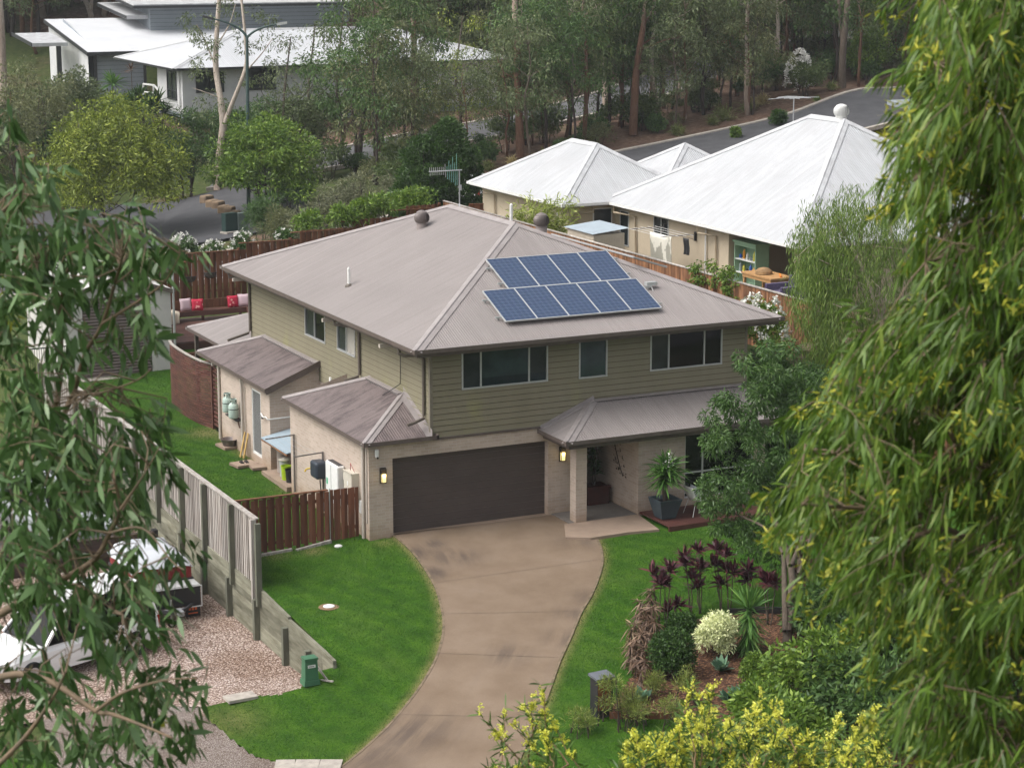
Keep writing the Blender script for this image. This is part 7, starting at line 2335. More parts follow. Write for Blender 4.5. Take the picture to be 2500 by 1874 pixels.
def pix_tree(name, label, base, stems, leafspots, bm, lm, L=.24, W=.08, nlf=70, seed=0, cat='tree', down=.5, wob=.5, secs=KITE):
    """a tree given by its base point and by stems and leaf clumps at the base's own distance"""
    rs = np.random.RandomState(seed)
    D0 = float((np.asarray(base) - CAM) @ FW)
    t = thing(name, label, cat, tuple(base))
    mb = MB(); sc = D0 / FPX
    for pts, r0, r1 in stems:
        q = []; dz = 0
        for i, (u, v) in enumerate(pts):
            dz += rs.uniform(-wob, wob) if i else 0
            q.append(tuple(atd(u, v, D0 + dz)))
        q = resample(np.array(q), max(6, len(q) * 3))
        rr = [(r0 + (r1 - r0) * i / (len(q) - 1)) for i in range(len(q))]
        mb.tube([tuple(p) for p in q], rr, 8, cap=False)
    mb.build('trunk', M[bm], t, smooth=True)
    if leafspots:
        lf = LF(); C = []; Rr = []
        for (u, v, rp_, k) in leafspots:
            for _ in range(k):
                a = rs.uniform(0, 6.28); q = rp_ * math.sqrt(rs.uniform(0, 1))
                C.append(atd(u + q * math.cos(a), v + .8 * q * math.sin(a), D0 + rs.normal() * rp_ * sc * .6)); Rr.append(max(.3, rp_ * sc * .45))
        lf.add(clump_leaves(np.array(C), np.array(Rr), nlf, L, W, down, 0, rs, secs))
        lf.build('crown', M[lm], t)
    return t


b_ = ground_at(532, 464)
pix_tree('gum_tree', 'pale forked white gum in front of the white rendered house', b_,
         [([(532, 466), (535, 400), (540, 340), (545, 305), (538, 240), (527, 165), (530, 70), (540, -60)], .26, .1), ([(545, 308), (568, 250), (590, 195), (602, 150), (598, 80), (585, -40)], .15, .06),
          ([(527, 165), (505, 110), (480, 60)], .06, .03), ([(530, 110), (560, 60), (575, 10)], .05, .02), ([(596, 180), (640, 130), (665, 95)], .05, .02), ([(538, 240), (500, 225), (470, 215)], .04, .015)],
         [(480, 60, 40, 7), (520, 90, 40, 5), (500, 130, 40, 4), (560, 30, 45, 5), (500, 200, 45, 5), (480, 270, 30, 4), (600, 90, 45, 4), (640, 60, 45, 5), (600, 210, 30, 3), (520, 280, 40, 3), (650, 160, 40, 3)], 'bark_pale', 'l_gum2', L=.2, W=.07, nlf=48, seed=3)
b_ = ground_at(1010, 340)
pix_tree('gum_tree', 'thin straight gum with an orange brown peeling trunk, left of the tall trunks', b_, [([(1012, 345), (1012, 250), (1014, 170), (1010, 80), (1006, -60)], .24, .13), ([(1008, 280), (1003, 200), (998, 160)], .06, .03)], [(1000, 20, 60, 5), (960, 60, 50, 4)], 'bark_red', 'l_gum', seed=4)
b_ = ground_at(1270, 382)
pix_tree('gum_tree', 'tall gum with a pale brown trunk standing above the white roof ridge', b_, [([(1270, 384), (1268, 300), (1264, 200), (1262, 120), (1258, 40), (1255, -60)], .26, .16), ([(1262, 195), (1230, 175), (1210, 130), (1205, 90)], .05, .02), ([(1266, 170), (1285, 130), (1290, 90)], .04, .015)], [(1250, 20, 60, 9), (1300, 50, 45, 6), (1230, 70, 40, 5)], 'bark_red', 'l_mid', seed=5)
b_ = ground_at(1480, 288)
pix_tree('gum_tree', 'tall white topped gum with a reddish lower trunk beside the pale hill house', b_, [([(1482, 290), (1480, 200), (1482, 100), (1474, 40), (1472, -60)], .3, .2), ([(1475, 60), (1460, 20), (1440, -30)], .14, .08), ([(1478, 55), (1455, 30), (1430, 0)], .08, .04)], [(1500, 120, 30, 3)], 'bark_pale', 'l_gum2', seed=6)
b_ = ground_at(1545, 328)
pix_tree('gum_tree', 'leaning gum with bare pale branches reaching right over the bush', b_, [([(1545, 330), (1550, 230), (1555, 160), (1568, 80), (1575, 20), (1580, -50)], .28, .12), ([(1562, 122), (1590, 112), (1625, 98), (1660, 90), (1668, 82), (1672, 60)], .07, .03), ([(1566, 110), (1590, 95), (1606, 85)], .06, .03), ([(1570, 60), (1590, 30), (1600, -20)], .07, .04)], [(1560, 20, 40, 3)], 'bark_red', 'l_gum', seed=7)
b_ = ground_at(1674, 288)
pix_tree('gum_tree', 'spindly white stemmed sapling on the leaf litter bank', b_, [([(1674, 290), (1672, 220), (1678, 170), (1682, 120)], .07, .03), ([(1676, 180), (1700, 150), (1715, 125)], .035, .015)], [(1690, 120, 35, 3)], 'bark_pale', 'l_gum2', seed=8)
b_ = ground_at(2056, 212)
pix_tree('gum_tree', 'twin stemmed brown trunk gum by the right hand road edge', b_, [([(2056, 215), (2058, 120), (2066, 40), (2072, -60)], .26, .16), ([(2058, 110), (2050, 40), (2046, -60)], .13, .1)], [(2090, 30, 60, 5), (2020, 60, 60, 6)], 'bark_br', 'l_dark', seed=9)
b_ = ground_at(1236, 372)
pix_tree('gum_tree', 'short forked pale sapling beside the tall gum trunk', b_, [([(1236, 374), (1234, 330), (1230, 300), (1218, 270)], .08, .04), ([(1231, 305), (1238, 280), (1226, 255)], .05, .02)], [(1215, 250, 40, 4)], 'bark_pale', 'l_gum', seed=10)
b_ = ground_at(876, 392)
pix_tree('gum_tree', 'dark leaning trunk with a thin crown near the left road bend', b_, [([(876, 396), (880, 340), (886, 290), (880, 200), (876, 100)], .2, .07), ([(884, 290), (905, 230), (920, 180)], .06, .03)], [(880, 130, 90, 9), (910, 190, 60, 6), (850, 80, 70, 6)], 'bark_dark', 'l_gum', seed=12)
b_ = atd(4, 160, 128)
pix_tree('gum_tree', 'smooth pale trunk at the left edge of the picture', b_, [([(6, 260), (4, 150), (0, 60), (-8, -60)], .32, .24)], [], 'bark_pale', 'l_gum', seed=13)
b_ = atd(225, 120, 175)
pix_tree('gum_tree', 'pale forked trunk rising behind the white skillion roof', b_, [([(228, 130), (226, 60), (215, 15), (200, -10)], .3, .2), ([(222, 25), (225, -20), (228, -60)], .18, .1)], [], 'bark_pale', 'l_gum', seed=14)
b_ = ground_at(800, 350)
for k, (uu, vv, tp) in enumerate([(760, 420, 60), (830, 405, 20), (700, 440, 90), (930, 372, 30), (1120, 350, 40), (1390, 330, 10)]):
    b_ = ground_at(uu, vv)
    pix_tree('gum_tree', ['sparse grey twigged tree right of the forked white gum', 'thin tree with airy grey leaves over the left road', 'bushy grey green tree beside the round bright tree', 'airy tree with dark twigs left of the orange trunk', 'olive yellow wattle like tree between the two straight trunks', 'thin tree with sparse leaves in front of the far road'][k], b_,
             [([(uu, vv), (uu + 6, vv - 100), (uu - 8, (vv + tp) / 2), (uu + 10, tp)], .13, .03)] + [([(uu + 3, vv - 60 - 28 * j), (uu + (-1) ** j * (30 + 8 * j), vv - 110 - 30 * j), (uu + (-1) ** j * (50 + 6 * j), vv - 160 - 30 * j)], .05, .012) for j in range(5)],
             [(uu, tp + 40, 60, 6), (uu + 30, tp + 110, 60, 6), (uu - 40, tp + 130, 60, 6), (uu + 20, tp + 200, 55, 5)] + ([(uu, 200, 90, 12), (uu + 40, 260, 70, 8)] if k == 4 else []), 'bark_dark', ['l_gum2', 'l_gum2', 'l_gum2', 'l_gum', 'l_yel', 'l_gum2'][k], L=.2, W=.065, nlf=55, seed=20 + k)
# ------------------------------------------------------------------ mid ground trees and shrubs
def round_tree(name, label, c, w_, h, leafm, seed, L=.2, W=.075, n=60, nlf=150, barkm='bark_dark', cr=.55, z0=.6, stems=4, cat='tree', sq=1.0, up=.35, down=.2, secs=KITE, group=None):
    t = tree(seed, h, .1 if w_ > 2.4 else .03, z0, w_ / 2 - cr * .6, n, nlf, cr, L, W, leafm, barkm, 'round', 0, down, up, stems=stems, nbr=26, secs=secs)
    t.name = name
    return place(t, tuple(c), RS.uniform(0, 6), sq, label, cat, group)


c = atd(285, 520, 112); c[2] = float(HM(c[0], c[1]))
round_tree('tree', 'big round yellow green tree on the left before the blue grey house', c, 9.4, float(atd(285, 185, 112)[2] - c[2]), 'l_yel', 301, n=175, nlf=150, cr=.85, L=.24, W=.085, z0=.2)
c = atd(650, 455, 114); c[2] = float(HM(c[0], c[1]))
round_tree('tree', 'round bright green tree right of the forked white gum', c, 7.2, float(atd(650, 228, 114)[2] - c[2]), 'l_brt', 302, z0=.3, n=110, nlf=150, cr=.7, L=.24, W=.09)
for k, (u, v, vt, w_, D, lm, lb) in enumerate([
    (120, 330, 130, 5.5, 128, 'l_olive', 'grey green loose tree above the big yellow green tree at left'), (190, 300, 125, 3.6, 132, 'l_gum2', 'soft blue green bush against the white skillion roof'),
    (455, 420, 285, 4.2, 124, 'l_dark', 'dark hedge like shrub below the slatted base of the white house'), (560, 410, 270, 3.5, 126, 'l_dark', 'dark shrub behind the forked white gum'),
    (30, 450, 60, 6, 120, 'l_olive', 'mixed tall shrub at the left picture edge'), (730, 330, 180, 4.5, 124, 'l_gum2', 'grey green tree in front of the white house windows')]):
    c = atd(u, v, D); c[2] = float(HM(c[0], c[1]))
    round_tree('tree', lb, c, w_, max(1.5, float(atd(u, vt, D)[2] - c[2])), lm, 310 + k, n=44, nlf=110, cr=.65)
# dense dark conifer pair behind the rear fence
for k, (u, vt, w_, lb) in enumerate([(1035, 335, 2.9, 'dense dark green conifer, left lobe of the pair behind the rear fence'), (1098, 296, 3.3, 'dense dark green conifer, taller right one of the pair behind the antenna')]):
    c = atd(u, 500, 101 + k); c[2] = float(HM(c[0], c[1]))
    h = float(atd(u, vt, 101 + k)[2] - c[2])
    rs = np.random.RandomState(330 + k)
    t = thing('conifer', lb, 'tree', tuple(c))
    mb = MB(); mb.tube([tuple(c - (0, 0, .3)), tuple(c + (0, 0, h * .9))], [.12, .03], 7); mb.build('trunk', M['bark_dark'], t)
    C = []
    for i in range(150):
        q = rs.uniform(0, 1); a = rs.uniform(0, 6.28); rr = w_ / 2 * (1 - q ** 2.6) ** .6 * rs.uniform(.75, 1.0)
        C.append(c + np.array([rr * math.cos(a), rr * math.sin(a), .1 + h * .97 * q]))
    lf = LF(); lf.add(clump_leaves(np.array(C), .42, 190, .17, .07, -.2, .5, rs)); lf.build('crown', M['l_dark'], t)
# grey wispy shrubs between fence and road
for k, (u, v, vt, w_, D, lm, lb) in enumerate([
    (800, 520, 420, 3.0, 104, 'l_cas', 'wispy grey needled shrub left of centre behind the rear fence'), (870, 505, 385, 3.4, 106, 'l_cas', 'taller wispy grey needled shrub behind the rear fence'),
    (950, 500, 400, 3.2, 107, 'l_cas', 'wispy grey needled shrub next to the dark conifers'), (690, 545, 470, 2.4, 103, 'l_olive', 'olive shrub with pale bottlebrush spikes behind the rear fence'),
    (740, 560, 490, 2.2, 101, 'l_cas', 'small grey shrub by the kerb behind the rear fence'), (640, 530, 460, 2.4, 106, 'l_mid', 'green shrub beside the street cabinet')]):
    c = atd(u, v, D); c[2] = float(HM(c[0], c[1]))
    round_tree('shrub', lb, c, w_, max(1.2, float(atd(u, vt, D)[2] - c[2])), lm, 340 + k, n=34, nlf=120, cr=.42, L=.26, W=.035, z0=.1, cat='shrub', up=.5)


def flower_shrub(label, c, w_, h, lm, seed, nf=40, fl='petal_w', fs=.09, nlf=110, L=.12, W=.055):
    rs = np.random.RandomState(seed)
    t = thing('flowering_shrub', label, 'shrub', tuple(c))
    mb = MB()
    for k in range(5):
        a = k * 1.3; mb.tube([tuple(c - (0, 0, .1)), tuple(c + (w_ * .15 * math.cos(a), w_ * .15 * math.sin(a), h * .4)), tuple(c + (w_ * .35 * math.cos(a), w_ * .35 * math.sin(a), h * .75))], [.03, .02, .01], 5)
    mb.build('stem', M['bark_br'], t)
    d = unit(rs.normal(size=(26, 3))); d[:, 2] = np.abs(d[:, 2])
    C = c + d * np.array([w_ / 2 * .75, w_ / 2 * .75, h * .75]) * rs.uniform(.5, 1, (26, 1)) + (0, 0, h * .12)
    lf = LF(); lf.add(clump_leaves(C, w_ * .16, nlf, L, W, .1, .3, rs)); lf.build('foliage', M[lm], t)
    d = unit(rs.normal(size=(nf, 3))); d[:, 2] = np.abs(d[:, 2]) * 1.1; d = unit(d)
    Q = c + d * np.array([w_ / 2 * .92, w_ / 2 * .92, h * .92]) + (0, 0, h * .1)
    P = np.repeat(Q, 9, 0) + rs.normal(size=(nf * 9, 3)) * fs * .35
    lf = LF(); lf.add(leaf_arrays(P, rs.normal(size=(nf * 9, 3)) + np.repeat(d, 9, 0) * .8, fs * .8, fs * .7, KITE, 0, rs)); lf.build('blossom', M[fl], t)
    return t


M['petal_w'] = plain('white_petals', (.78, .77, .72), .8)
M['petal_y'] = leaf_mat('yellow_blossom', (.3, .3, .035), (.5, .5, .08), (.66, .65, .2), trans=.3)
for k, (u, v, w_, h, D, nf, lb) in enumerate([(448, 628, 1.5, 1.3, 90, 70, 'white flowering shrub above the rear fence, leftmost and largest of the row'), (522, 625, 1.3, 1.0, 91, 40, 'white flowering shrub second from left above the rear fence'),
                                      (592, 603, 1.2, 1.0, 91.5, 40, 'white flowering shrub third from left above the rear fence near the cabinet'), (692, 578, 1.0, .7, 92, 12, 'small shrub with a few white blooms beside the rear fence'), (965, 500, 1.2, 1.0, 96, 7, 'green shrub with sparse white blooms near the dark conifers')]):
    c = atd(u, v, D); z = float(HM(c[0], c[1])); c[2] = max(z, c[2] - .3)
    flower_shrub(lb, c, w_, h, 'l_mid', 360 + k, nf)
    if c[2] > z + .2:
        pass
c = atx(1855, 800, 14.3)
flower_shrub('large white hydrangea like shrub against the fence by the right eave corner', c - (0, 0, .5), 1.9, 1.55, 'l_brt', 371, 90, fs=.12)
c = ground_at(1950, 225)
flower_shrub('pale blossoming shrub on the mulch bank by the upper road', c, 2.0, 2.6, 'l_gum2', 372, 120, fs=.16)
# leafy green plants along the rear fence
for k, (u, v, D) in enumerate([(830, 535, 90), (880, 525, 90.5), (930, 515, 91), (985, 500, 92), (1020, 490, 92), (760, 545, 90)]):
    c = atd(u, v, D); c[2] -= .4
    round_tree('shrub', 'bright leafy shrub pressing over the rear fence behind the roof ridge' if k else 'bright leafy shrub over the rear fence left of the roof vent', c, 1.6, 1.3, 'l_brt', 380 + k, n=16, nlf=60, cr=.35, L=.2, W=.07, z0=.0, cat='shrub', group='leafy shrubs along the rear fence')


def blades(c, n, L, W, el0, el1, droop, rs, secs=NARROW, spread=.03):
    a = rs.uniform(0, 6.28, n); e = np.radians(rs.uniform(el0, el1, n))
    D = np.c_[np.cos(a) * np.cos(e), np.sin(a) * np.cos(e), np.sin(e)]
    P = np.asarray(c) + rs.normal(size=(n, 3)) * spread
    return leaf_arrays(P, D, L * rs.uniform(.7, 1.1, n), W * rs.uniform(.8, 1.2, n), secs, droop, rs, flat=np.array([0, 0, 1.0]))


def spiky(name, label, c, heads, lm, stemm, cat='plant', seed=0, n=60, L=.6, W=.05, el=(-20, 85), droop=.25, sr=.05, group=None, flower=None):
    rs = np.random.RandomState(seed)
    t = thing(name, label, cat, tuple(c), group)
    mb = MB()
    for (dx, dy, h) in heads:
        p = np.array(c) + (dx, dy, h)
        b2 = np.array(c) + (dx * .25, dy * .25, -.05)
        mb.tube([tuple(q) for q in wobble_path(b2, p, 5, .02, rs)], [sr, sr * .9, sr * .85, sr * .8, sr * .7], 7)
    mb.build('stem', M[stemm], t, smooth=True)
    lf = LF()
    for (dx, dy, h) in heads: lf.add(blades(np.array(c) + (dx, dy, h), n, L, W, el[0], el[1], droop, rs))
    lf.build('leaves', M[lm], t)
    if flower:
        f = np.array(c) + flower
        P = f + rs.normal(size=(90, 3)) * (.06, .06, .1)
        lf = LF(); lf.add(leaf_arrays(P, rs.normal(size=(90, 3)), .06, .05, KITE, 0, rs)); lf.build('blossom', M['petal_w'], t)
    return t


M['l_yucca'] = leaf_mat('yucca_leaves', (.02, .055, .012), (.06, .13, .025), (.14, .22, .05))
M['l_cord'] = leaf_mat('purple_leaves', (.014, .006, .009), (.05, .014, .02), (.1, .025, .03), trans=.15)
M['l_dead'] = leaf_mat('dried_leaves', (.03, .018, .012), (.085, .052, .034), (.17, .115, .075), trans=.1)
M['l_agave'] = leaf_mat('agave_leaves', (.035, .075, .05), (.075, .14, .085), (.13, .2, .12), rough=.45)
M['l_blue'] = leaf_mat('dusty_blue_green_leaves', (.05, .08, .055), (.11, .15, .095), (.18, .22, .14))
M['l_var'] = leaf_mat('cream_variegated_leaves', (.14, .17, .07), (.5, .52, .3), (.68, .68, .46), trans=.2, clump=2.5)
# potted yucca on the deck
spiky('yucca', 'bushy yucca with a cream flower spike in the dark blue pot', (8.2, -2.05, .6), [(0, 0, .75), (.06, .05, .95), (-.05, .03, .6)], 'l_yucca', 'bark_br', seed=1, n=110, L=.75, W=.06, sr=.06, flower=(0.1, -.05, 1.15))
spiky('potted_shrub', 'dark leafy shrub in the rust red porch planter', (7.3, .55, .5), [(0, 0, .7), (.1, .1, .4), (-.1, 0, 1.0), (.05, -.1, 1.3)], 'l_dark', 'bark_dark', seed=2, n=55, L=.3, W=.06, sr=.015)
# pandanus like plants by the white house
for k, (u, v, D) in enumerate([(340, 240, 133), (385, 250, 131), (275, 205, 136)]):
    c = atd(u, v, D); z = float(HM(c[0], c[1]))
    spiky('palm_plant', ['dark strappy plant right of the yellow green tree', 'tall dark strappy plant beside the white house corner', 'spiky rosette plant against the blue grey boards'][k], (c[0], c[1], z), [(0, 0, c[2] - z), (.4, .2, c[2] - z - .7), (-.4, 0, c[2] - z - .3)] if k < 2 else [(0, 0, c[2] - z)], 'l_dark' if k < 2 else 'l_yucca', 'bark_br', seed=30 + k, n=70, L=1.3, W=.1, sr=.08)
c = atd(320, 170, 136); z = float(HM(c[0], c[1]))
spiky('palm_plant', 'thin stemmed plant with a straw yellow head in front of the grey boards', (c[0], c[1], z), [(0, 0, c[2] - z)], 'l_dead', 'bark_br', seed=40, n=50, L=.7, W=.06, sr=.03)
# bamboo behind the ridge
c = atd(1325, 600, 86.5); z = float(HM(c[0], c[1]))
t = thing('bamboo', 'yellow green bamboo clump between the roof ridge and the cream house', 'bamboo', (c[0], c[1], z))
rs = np.random.RandomState(50); mb = MB(); P = []; D = []
for k in range(46):
    tp = atd(1325 + rs.uniform(-80, 80), rs.uniform(490, 580), 86.5 + rs.uniform(-.8, .8)); b2 = np.array([c[0] + rs.normal() * .3, c[1] + rs.normal() * .3, z])
    pth = [b2 * (1 - s_) + tp * s_ + np.array([0, 0, .8 * s_ * (1 - s_)]) for s_ in np.linspace(0, 1, 7)]
    mb.tube([tuple(q) for q in pth], [.02, .02, .018, .016, .012, .008, .004], 5, cap=False)
    for j in range(3, 7):
        for _ in range(16): P.append(pth[j] + rs.normal(size=3) * .16); D.append(unit(pth[j] - pth[j - 1]) + rs.normal(size=3) * .8 + (0, 0, -.3))
mb.build('cane', M['l_yel'], t)
lf = LF(); lf.add(leaf_arrays(np.array(P), np.array(D), .32, .04, NARROW, .25, rs)); lf.build('foliage', leaf_mat('bamboo_leaves', (.07, .09, .015), (.2, .24, .05), (.36, .38, .1)), t)
# creeper on the fence
t = thing('creeper', 'leafy green creeper hanging over the orange brown fence', 'creeper', (15.9, 11, 5))
rs = np.random.RandomState(51); C = []
for (u, v, k) in [(1700, 655, 5), (1715, 690, 4), (1735, 650, 4), (1765, 670, 5), (1785, 700, 5), (1780, 665, 4), (1750, 690, 3), (1700, 700, 3), (1790, 730, 2)]:
    for _ in range(k): C.append(atx(u + rs.uniform(-14, 14), v + rs.uniform(-12, 12), 15.82))
lf = LF(); lf.add(clump_leaves(np.array(C), .16, 46, .11, .055, .3, 0, rs)); lf.build('foliage', M['l_brt'], t)
mb = MB()
for k in range(5): mb.tube([tuple(atx(1695 + k * 24, 720, 15.86)), tuple(atx(1700 + k * 22, 690, 15.84)), tuple(atx(1694 + k * 25, 655, 15.84))], .012, 5)
mb.build('stem', M['bark_br'], t)
# grass tussocks on the bank
M['l_straw'] = leaf_mat('straw_grass', (.12, .1, .045), (.3, .25, .12), (.42, .36, .2))
M['l_tuss'] = leaf_mat('tussock_grass', (.045, .06, .018), (.12, .145, .045), (.24, .24, .1))
for k, (u, v, s_, lm) in enumerate([(1768, 290, 1.5, 'l_tuss'), (1835, 260, 1.0, 'l_straw'), (1860, 250, 1.0, 'l_straw'), (1825, 268, .9, 'l_tuss'), (1655, 325, .9, 'l_tuss'), (1330, 385, .8, 'l_tuss'), (1370, 365, .9, 'l_tuss'), (1410, 355, .8, 'l_straw'), (1300, 395, .7, 'l_tuss'), (1450, 345, .7, 'l_tuss'), (1250, 400, .7, 'l_straw'), (2030, 215, .7, 'l_tuss'), (1190, 410, .7, 'l_tuss'), (1995, 245, .4, 'l_brt'), (1740, 300, .7, 'l_tuss'), (1900, 290, .35, 'l_brt')]):
    c = ground_at(u, v); rs = np.random.RandomState(60 + k)
    t = thing('grass_tussock', None, None, tuple(c))
    lf = LF(); lf.add(blades(c, 260, 1.0 * s_, .03, 20, 88, .5, rs, spread=.16 * s_)); o = lf.build('blades', M[lm], t)
    _reg(t, 'tussock of %s grass on the litter bank above the road' % {'l_straw': 'straw coloured', 'l_tuss': 'long olive', 'l_brt': 'short bright green'}[lm], 'grass tussock', {'l_straw': 'straw grass tussocks', 'l_tuss': 'olive grass tussocks', 'l_brt': 'small green tussocks'}[lm] + ' on the bank')
for k, (u, v, vt, w_, lm, lb) in enumerate([(1185, 400, 330, 1.6, 'l_mid', 'mid green bush on the bank right of the dark conifers'), (1450, 330, 280, 2.2, 'l_mid', 'green bush left of the leaning gum'), (1560, 310, 240, 2.2, 'l_dark', 'dark green bush around the foot of the leaning gum'), (1900, 305, 258, .9, 'l_dark', 'small conical shrub just above the white roof edge'), (1795, 335, 318, .5, 'l_brt', 'tiny bright shrub at the road edge above the white roof'), (1600, 320, 275, 1.5, 'l_mid', 'small shrub right of the leaning gum'), (1700, 270, 190, 2.6, 'l_gum2', 'grey green bush below the red car'), (1850, 215, 80, 4.2, 'l_gum2', 'large grey green bush tree left of the blossoming shrub'), (2200, 170, -40, 6.5, 'l_mid', 'dense bright green tree by the right hand road bend'), (2120, 190, 40, 4.5, 'l_brt', 'leafy green tree left of the right hand road bend'), (2330, 170, -60, 6.5, 'l_dark', 'dark tree behind the gum leaves at upper right')]):
    c = ground_at(u, v); D0 = float((c - CAM) @ FW)
    round_tree('tree' if w_ > 2.4 else 'shrub', lb, c, w_, max(.6, float(atd(u, vt, D0)[2] - c[2])), lm, 400 + k, n=int(14 + w_ * 8), nlf=95, cr=max(.22, w_ * .16), L=.2, W=.075, z0=.05, cat='tree' if w_ > 2.4 else 'shrub')
# small round street tree on the upper road verge
c = ground_at(2233, 268)
t = tree(420, float(atd(2233, 175, 134)[2] - c[2] + 1.0), .22, 1.6, 1.1, 26, 110, .5, .2, .08, 'l_dark', 'bark_red', 'round', nbr=8); t.name = 'tree'
place(t, tuple(c), 0, 1, 'small round street tree with a thick orange brown trunk beside the upper road')
# side garden between the house and the fence
for k, (u, v, vt, w_, lm, lb) in enumerate([(1850, 1000, 800, 1.7, 'l_mid', 'tall leafy shrub against the right corner of the house'), (1905, 960, 815, 1.8, 'l_dark', 'dark shrub between the house corner and the rocks'), (1945, 1010, 850, 1.6, 'l_mid', 'leafy shrub below the fence step'), (1900, 1060, 920, 1.9, 'l_mid', 'broad shrub in the side garden bed'), (1990, 1060, 930, 1.8, 'l_dark', 'dark shrub under the lower brown fence'), (1885, 840, 760, 1.2, 'l_brt', 'bright shrub below the white hydrangea')]):
    x_ = [13.3, 14.1, 14.7, 13.6, 14.6, 14.2][k]
    c = atx(u, v, x_); z = float(HM(c[0], c[1])); h = float(atx(u, vt, x_)[2]) - z
    round_tree('shrub', lb, (c[0], c[1], z), w_, max(1.2, h), lm, 430 + k, n=40, nlf=120, cr=.4, L=.14, W=.045, z0=.2, cat='shrub')
# ------------------------------------------------------------------ front garden bed
m, n, l, b = _nm('bark_mulch')
v = _coord(n)
t_ = n.new("ShaderNodeTexVoronoi"); t_.inputs['Scale'].default_value = 16; l.new(_map(n, l, v, (1, 1.6, 1)), t_.inputs['Vector'])
sp = n.new("ShaderNodeSeparateColor"); l.new(t_.outputs['Color'], sp.inputs[0])
col = _ramp(n, l, sp.outputs[0], [(.1, (.07, .028, .014)), (.5, (.17, .075, .035)), (.95, (.3, .16, .08))])
l.new(_mix(n, l, 1.0, col, _ramp(n, l, t_.outputs['Distance'], [(.2, (1, 1, 1)), (.6, (.35, .3, .28))]), 'MULTIPLY'), b.inputs['Base Color'])
b.inputs['Roughness'].default_value = .95; _bump(n, l, b, t_.outputs['Distance'], .8, .04)
M['mulch'] = m
BED = [tuple(ground_at(u, v)[:2]) for u, v in [(1548, 1650), (1590, 1570), (1690, 1512), (1850, 1497), (1975, 1500), (2120, 1560), (2300, 1640), (2300, 1900), (1900, 1800), (1700, 1755), (1490, 1752), (1500, 1715)]]
grid(np.arange(-4, 16, .12), np.arange(-22, -2, .12), HM, 'garden_bed', M['mulch'], dz=.03, keep=lambda x, y: inpoly(BED, x, y))
mb = MB(); ed = [ground_at(u, v) for u, v in [(1488, 1752), (1560, 1752), (1640, 1753), (1720, 1757)]]
for a, b2 in zip(ed[:-1], ed[1:]): mb.beam(a + (0, 0, .06), b2 + (0, 0, .06), .08, .18)
_reg(mb.build('timber_edging', M['pal_d']), 'dark timber edging along the street side of the mulch bed', 'garden edging')
mb = MB(); ed = [ground_at(u, v) for u, v in [(1780, 1502), (1850, 1497), (1960, 1500)]]
for a, b2 in zip(ed[:-1], ed[1:]): mb.beam(a + (0, 0, .08), b2 + (0, 0, .08), .08, .2)
_reg(mb.build('timber_edging', M['black']), 'black edging between the lawn and the mulch behind the yucca', 'garden edging')


def upright(u, v, hv):
    """ground point below (u, v) and the height at which a stem reaches row hv"""
    c = ground_at(u, v); D0 = float((c - CAM) @ FW)
    return c, float(atd(u, hv, D0)[2] - c[2]), D0


Z5 = lambda x, y: (1430 + x * .3016, 1300 + y * .3016)
cords = [((600, 790), [(545, 330), (610, 410)], 'leftmost purple cordyline standing behind the dried spiky column'), ((640, 770), [(680, 310), (640, 420)], 'purple cordyline with a leaning stem, second from the left'), ((870, 690), [(800, 190), (860, 360), (805, 260)], 'tall purple cordyline behind the variegated bush, left stem'),
         ((930, 660), [(915, 150), (900, 440), (930, 290)], 'tall purple cordyline behind the variegated bush, right stem'), ((1110, 640), [(1070, 140), (1040, 265), (1095, 420)], 'tallest purple cordyline between the variegated bush and the yucca'), ((1165, 640), [(1140, 310), (1130, 190), (1190, 330)], 'purple cordyline left of the yucca crown'),
         ((1480, 760), [(1480, 420), (1450, 380), (1530, 420)], 'broad purple cordyline right of the yucca'), ((1330, 640), [(1320, 310), (1310, 380)], 'purple cordyline half hidden behind the yucca'), ((720, 720), [(735, 590)], 'short purple cordyline above the round green shrub'), ((655, 700), [(655, 640)], 'small low purple cordyline beside the round green shrub'),
         ((1750, 700), [(1740, 100), (1720, 330), (1770, 250)], 'purple cordyline right of the multi stemmed tree'), ((1700, 720), [(1690, 200), (1760, 420)], 'purple cordyline just behind the tree trunk')]
for k, (bs, hd, lb) in enumerate(cords):
    c, _, D0 = upright(*Z5(*bs), 1500)
    heads = []
    for q in hd:
        p = atd(*Z5(*q), D0 + RS.uniform(-.15, .15)); heads.append(tuple(p - c))
    spiky('cordyline', lb, tuple(c), heads, 'l_cord', 'bark_br', seed=500 + k, n=34, L=.42, W=.075, el=(0, 88), droop=.2, sr=.018, group='purple cordylines in the garden bed')
# column of dried strappy plants
hd = [(520, 470), (440, 560), (455, 650), (540, 600), (490, 700), (400, 740), (540, 720), (370, 780), (450, 820), (520, 830), (400, 900), (470, 930), (360, 920), (430, 1000), (480, 1040), (400, 1060), (450, 1120), (500, 640), (520, 540)]
c, _, D0 = upright(*Z5(420, 1240), 1500)
t = thing('dried_plant', 'column of dried brown strappy leaves at the left edge of the garden bed', 'plant', tuple(c))
rs = np.random.RandomState(520); lf = LF(); mb = MB()
c2, _, D2 = upright(*Z5(560, 800), 1500)
for k, q in enumerate(hd):
    s_ = (q[1] - 470) / 650; Dk = D2 * (1 - s_) + D0 * s_
    p = atd(*Z5(*q), Dk + rs.uniform(-.2, .2))
    zz = float(HM(p[0], p[1]))
    mb.tube([(p[0], p[1], zz), tuple(p)], [.02, .015], 5)
    for h_ in np.arange(0, max(.2, p[2] - zz), .28): lf.add(blades(p - (0, 0, h_), 26, .34, .035, -75, 50 if h_ == 0 else -20, .3, rs))
mb.build('stem', M['bark_br'], t); lf.build('leaves', M['l_dead'], t)


